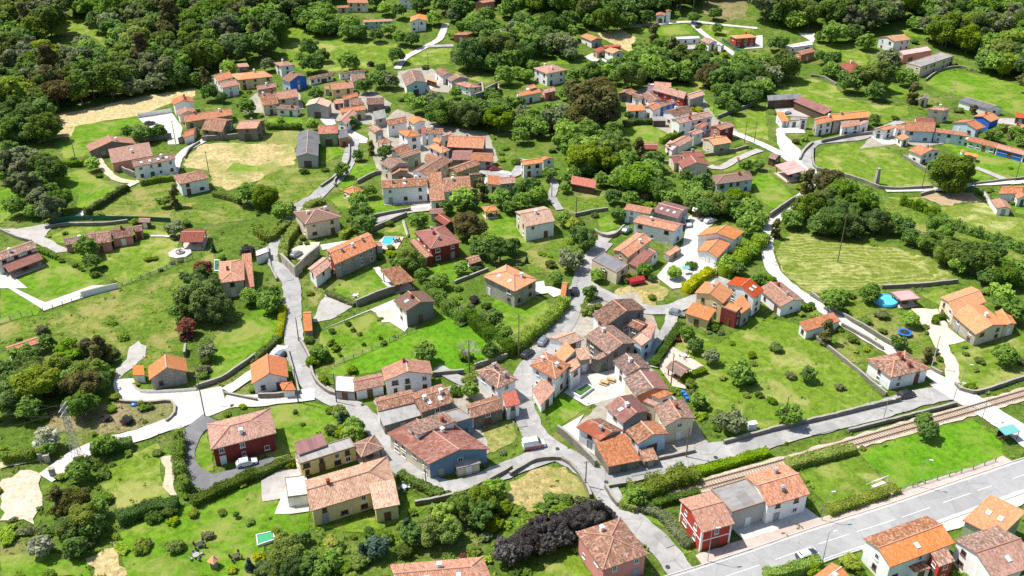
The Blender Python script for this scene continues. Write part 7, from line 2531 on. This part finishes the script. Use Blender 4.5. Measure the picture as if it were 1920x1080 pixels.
# tractor in the farmyard
def tractor(code,x,y,mat,rz,label):
    b=TP(code,x,y); root=empty('tractor',b,rz); tag(root,label,'tractor')
    m=MB(); m.box((.9,0,1.0),(1.7,.7,.75),0,0,.9); m.box((-.4,0,.9),(1.2,.9,.5)); m.build('hood',mat,root)
    m=MB(); m.box((-.5,0,1.9),(1.1,1.15,1.3),0,0,.88); m.build('cab_glass',GLASS,root); m=MB(); m.box((-.5,0,2.6),(1.25,1.25,.12)); m.build('cab_roof',mat,root)
    for s in(-1,1):
        m=MB(); m.tube((-.7,s*.55,.75),(-.7,s*.95,.75),.75,.75,16); m.build('wheel',RUBBER,root)
        m=MB(); m.tube((1.3,s*.5,.42),(1.3,s*.75,.42),.42,.42,12); m.build('wheel',RUBBER,root)
tractor('03',155,785,plain('dark green machine paint',(.04,.10,.05),.5),.2,'dark green tractor in the farmyard')
tractor('03',262,822,plain('red machine paint',(.42,.05,.04),.5),-.4,'red tractor under the brown farm shed')
tractor('02',218,1008,plain('bright red machine paint',(.45,.04,.04),.5),.1,'red machine beside the scrap yard shelter')
b=TP('02',265,965); root=empty('yard_shelter',b,.1); tag(root,'white sheet shelter in the scrap yard','shelter')
m=MB(); m.box((0,0,2.7),(8.5,4.0,.14)); m.build('roof',WHITEP,root)
for x in(-4,0,4):
    for y in(-1.8,1.8):
        m=MB(); m.box((x,y,1.3),(.12,.12,2.7)); m.build('post',DMETAL,root)
b=TP('12',1440,575); root=empty('flatbed_trailer',b,.3); tag(root,'grey trailer with scrap in the pale yard','trailer')
m=MB(); m.box((0,0,.75),(3.4,1.6,.16)); m.box((0,.75,1.0),(3.4,.06,.4)); m.box((0,-.75,1.0),(3.4,.06,.4)); m.build('bed',METAL,root)
for s in(-1,1):
    m=MB(); m.tube((0,s*.8,.35),(0,s*.98,.35),.35,.35,12); m.build('wheel',RUBBER,root)
m=MB(); m.box((.3,.1,1.1),(1.6,1.0,.6),0,.3); m.box((-.9,-.2,1.0),(.7,.7,.4),0,.8); m.build('scrap_load',plain('scrap rust',(.28,.20,.15),.8),root)
# skip-like white box near the orchard corner
b=TP('22',1795,1058); root=empty('garden_cabinet',b,.25); tag(root,'white plastic cabinet at the orchard corner','cabinet')
m=MB(); m.box((0,0,.8),(1.9,1.2,1.7)); m.build('body',WHITEP,root); m=MB(); m.box((0,0,1.68),(2.0,1.3,.08)); m.build('lid',WHITEP,root); m=MB(); m.box((0,-.62,.8),(1.7,.04,1.4)); m.build('door',WHITEP,root)
# awning of the stone house and of the pink bungalow
# ------------------------------------------------------------------ rough growth: tufts, brambles and weeds over fields and verges
def in_poly(poly,X,Y):
    c=np.zeros(len(X),bool); n=len(poly); j=n-1
    for i in range(n):
        xi,yi=poly[i]; xj,yj=poly[j]
        if yi!=yj: c^=((yi>Y)!=(yj>Y))&(X<(xj-xi)*(Y-yi)/(yj-yi)+xi)
        j=i
    return c
def ground_cover(N=42000):
    rng=np.random.default_rng(5)
    px=rng.uniform(-20,1940,N); py=rng.uniform(0,1100,N)
    u=(px-960)/F_PX; v=(540-py)/F_PX
    dx,dy,dz=u,cP+v*sP,-sP+v*cP
    t=CAM_H/(-dz)
    for _ in range(30):
        t=np.where(dy*t>HILL-10,(CAM_H-terr(dx*t,dy*t))/(-dz)*.5+t*.5,CAM_H/(-dz))
    X,Y=dx*t,dy*t
    prob=np.full(N,.80); typ=np.full(N,0)
    PR={'g1':.03,'g1b':.01,'g2':.09,'g3':.45,'hay':.03,'hay2':.07,'dry':.22,'dry2':.18,'scrub':.7,'mow':.05,'mow2':.12,'track':.2}
    for nm,mt,poly in FIELD_PX:
        k=in_poly(poly,px,py); prob[k]=PR.get(mt,0.0)
        typ[k]={'g3':1,'scrub':2,'dry':2,'dry2':2,'hay':3,'hay2':3}.get(mt,0)
    for nm,w_,C in ROAD_C+[('railway',5.2,RC)]:
        cc=np.array([(c.x,c.y) for c in C[::2]])
        d=np.min((X[:,None]-cc[None,:,0])**2+(Y[:,None]-cc[None,:,1])**2,axis=1)
        prob[(d<(w_/2+.9)**2)&(prob>0)]=.75
        prob[d<(w_/2+.05)**2]=0
    for c,s,cor in FOOT:
        prob[in_poly([(q.x,q.y) for q in cor],X,Y)]=0
    k=rng.random(N)<prob; X,Y,typ=X[k],Y[k],typ[k]; n=len(X)
    big=rng.random(n); size=np.where(big<.86,rng.uniform(.14,.34,n),rng.uniform(.4,.85,n))
    lay=7
    P=np.repeat(np.stack([X,Y,terr(X,Y)],1),lay,0); S=np.repeat(size,lay)
    D=rng.normal(0,1,(len(P),3)); D[:,2]=np.abs(D[:,2])*.8; D/=np.linalg.norm(D,axis=1)[:,None]
    P=P+D*S[:,None]*rng.uniform(.3,1.1,(len(P),1))
    V=leaf_quads(P,D+np.array([0,0,.4]),S*.42*rng.uniform(.7,1.2,len(P)),rng,.6)
    tone=np.repeat(rng.uniform(-.25,.25,n),lay); lv=np.clip(.5+tone+rng.normal(0,.15,len(P)),0,1)
    tt=np.repeat(typ,lay); r=np.repeat(rng.random(n),lay)
    slot=np.where(r<.45,0,np.where(r<.8,1,2)); slot=np.where((tt==2)&(r<.5),3,slot); slot=np.where(tt==3,3,slot)
    me=quads_mesh('ground_cover',V,lv,LEAF['m']); 
    for q in ('l','g'): me.materials.append(LEAF[q])
    me.materials.append(leafmat('dry stalks',(.22,.18,.07),(.36,.30,.13),(.50,.43,.22)))
    me.polygons.foreach_set('material_index',slot.astype(np.int32)); me.update()
    tag(link('ground_cover',me),'weeds, tufts and brambles over the rough ground',None,None,'stuff')
ground_cover()
def undergrowth(N=4200):
    rng=np.random.default_rng(9)
    px=rng.uniform(-20,1940,N); py=rng.uniform(20,1100,N)
    G=[ground(a,b) for a,b in zip(px,py)]; X=np.array([g.x for g in G]); Y=np.array([g.y for g in G])
    prob=.6*(np.sin(X*.07+1)*np.sin(Y*.06)+np.sin(X*.19+Y*.11)*.6>.15)
    PR={'g3':.035,'scrub':.10,'dry':.02}
    for nm,mt,poly in FIELD_PX: prob[in_poly(poly,px,py)]=PR.get(mt,0.0)
    # hug the outlines of fields and gardens, where hedges and brambles grow
    for nm,w_,C in ROAD_C+[('railway',6.0,RC)]:
        cc=np.array([(c.x,c.y) for c in C[::2]]); dd_=np.min((X[:,None]-cc[None,:,0])**2+(Y[:,None]-cc[None,:,1])**2,axis=1)
        prob[dd_<(w_/2+1.6)**2]=0
    for c,s,cor in FOOT: prob[(X-c.x)**2+(Y-c.y)**2<(s+1.0)**2]=0
    k=rng.random(N)<prob; X,Y=X[k],Y[k]
    arrs=[crown_arrays('shrub',340,80+q,.15,ICO1) for q in range(4)]
    allv=[];alll=[];allf=[];allc=[];mi=[];off=0
    mats=[LEAF[q] for q in 'mdlgm']
    for i,(x,y) in enumerate(zip(X,Y)):
        V,lv,(ev,ef,el)=arrs[i%4]; r=rng.uniform(.6,1.7); ang=rng.uniform(0,6.28)
        R=np.array([[math.cos(ang),-math.sin(ang),0],[math.sin(ang),math.cos(ang),0],[0,0,1]]); sc=np.array([r*rng.uniform(1,1.5),r,r*rng.uniform(.6,1.0)])
        o=np.array([x,y,T(x,y)+.35*r]); v1=(V.reshape(-1,3)*sc)@R.T+o; v2=(ev*sc)@R.T+o; n=len(V); t=rng.uniform(-.2,.2)
        allv+=[v1,v2]; alll+=[np.clip(np.repeat(lv,4)+t,0,1),np.clip(el+t,0,1)]; allf+=[np.arange(4*n)+off,ef.ravel()+off+4*n]; allc+=[np.full(n,4),np.full(len(ef),3)]; mi.append(np.full(n+len(ef),rng.integers(0,5))); off+=4*n+len(ev)
    vv=np.concatenate(allv); li=np.concatenate(allf).astype(np.int32); cnt=np.concatenate(allc).astype(np.int32)
    me=bpy.data.meshes.new('undergrowth'); me.vertices.add(len(vv)); me.vertices.foreach_set('co',vv.astype(np.float32).ravel())
    me.loops.add(len(li)); me.loops.foreach_set('vertex_index',li); me.polygons.add(len(cnt)); me.polygons.foreach_set('loop_start',np.concatenate([[0],np.cumsum(cnt)[:-1]]).astype(np.int32))
    at=me.attributes.new('lv','FLOAT','POINT'); at.data.foreach_set('value',np.concatenate(alll).astype(np.float32))
    for q in mats: me.materials.append(q)
    me.polygons.foreach_set('material_index',np.concatenate(mi).astype(np.int32)); me.update(calc_edges=True)
    tag(link('undergrowth',me),'brambles and bushes growing wild between the gardens',None,None,'stuff')
    print('undergrowth',len(X),len(cnt))
undergrowth()
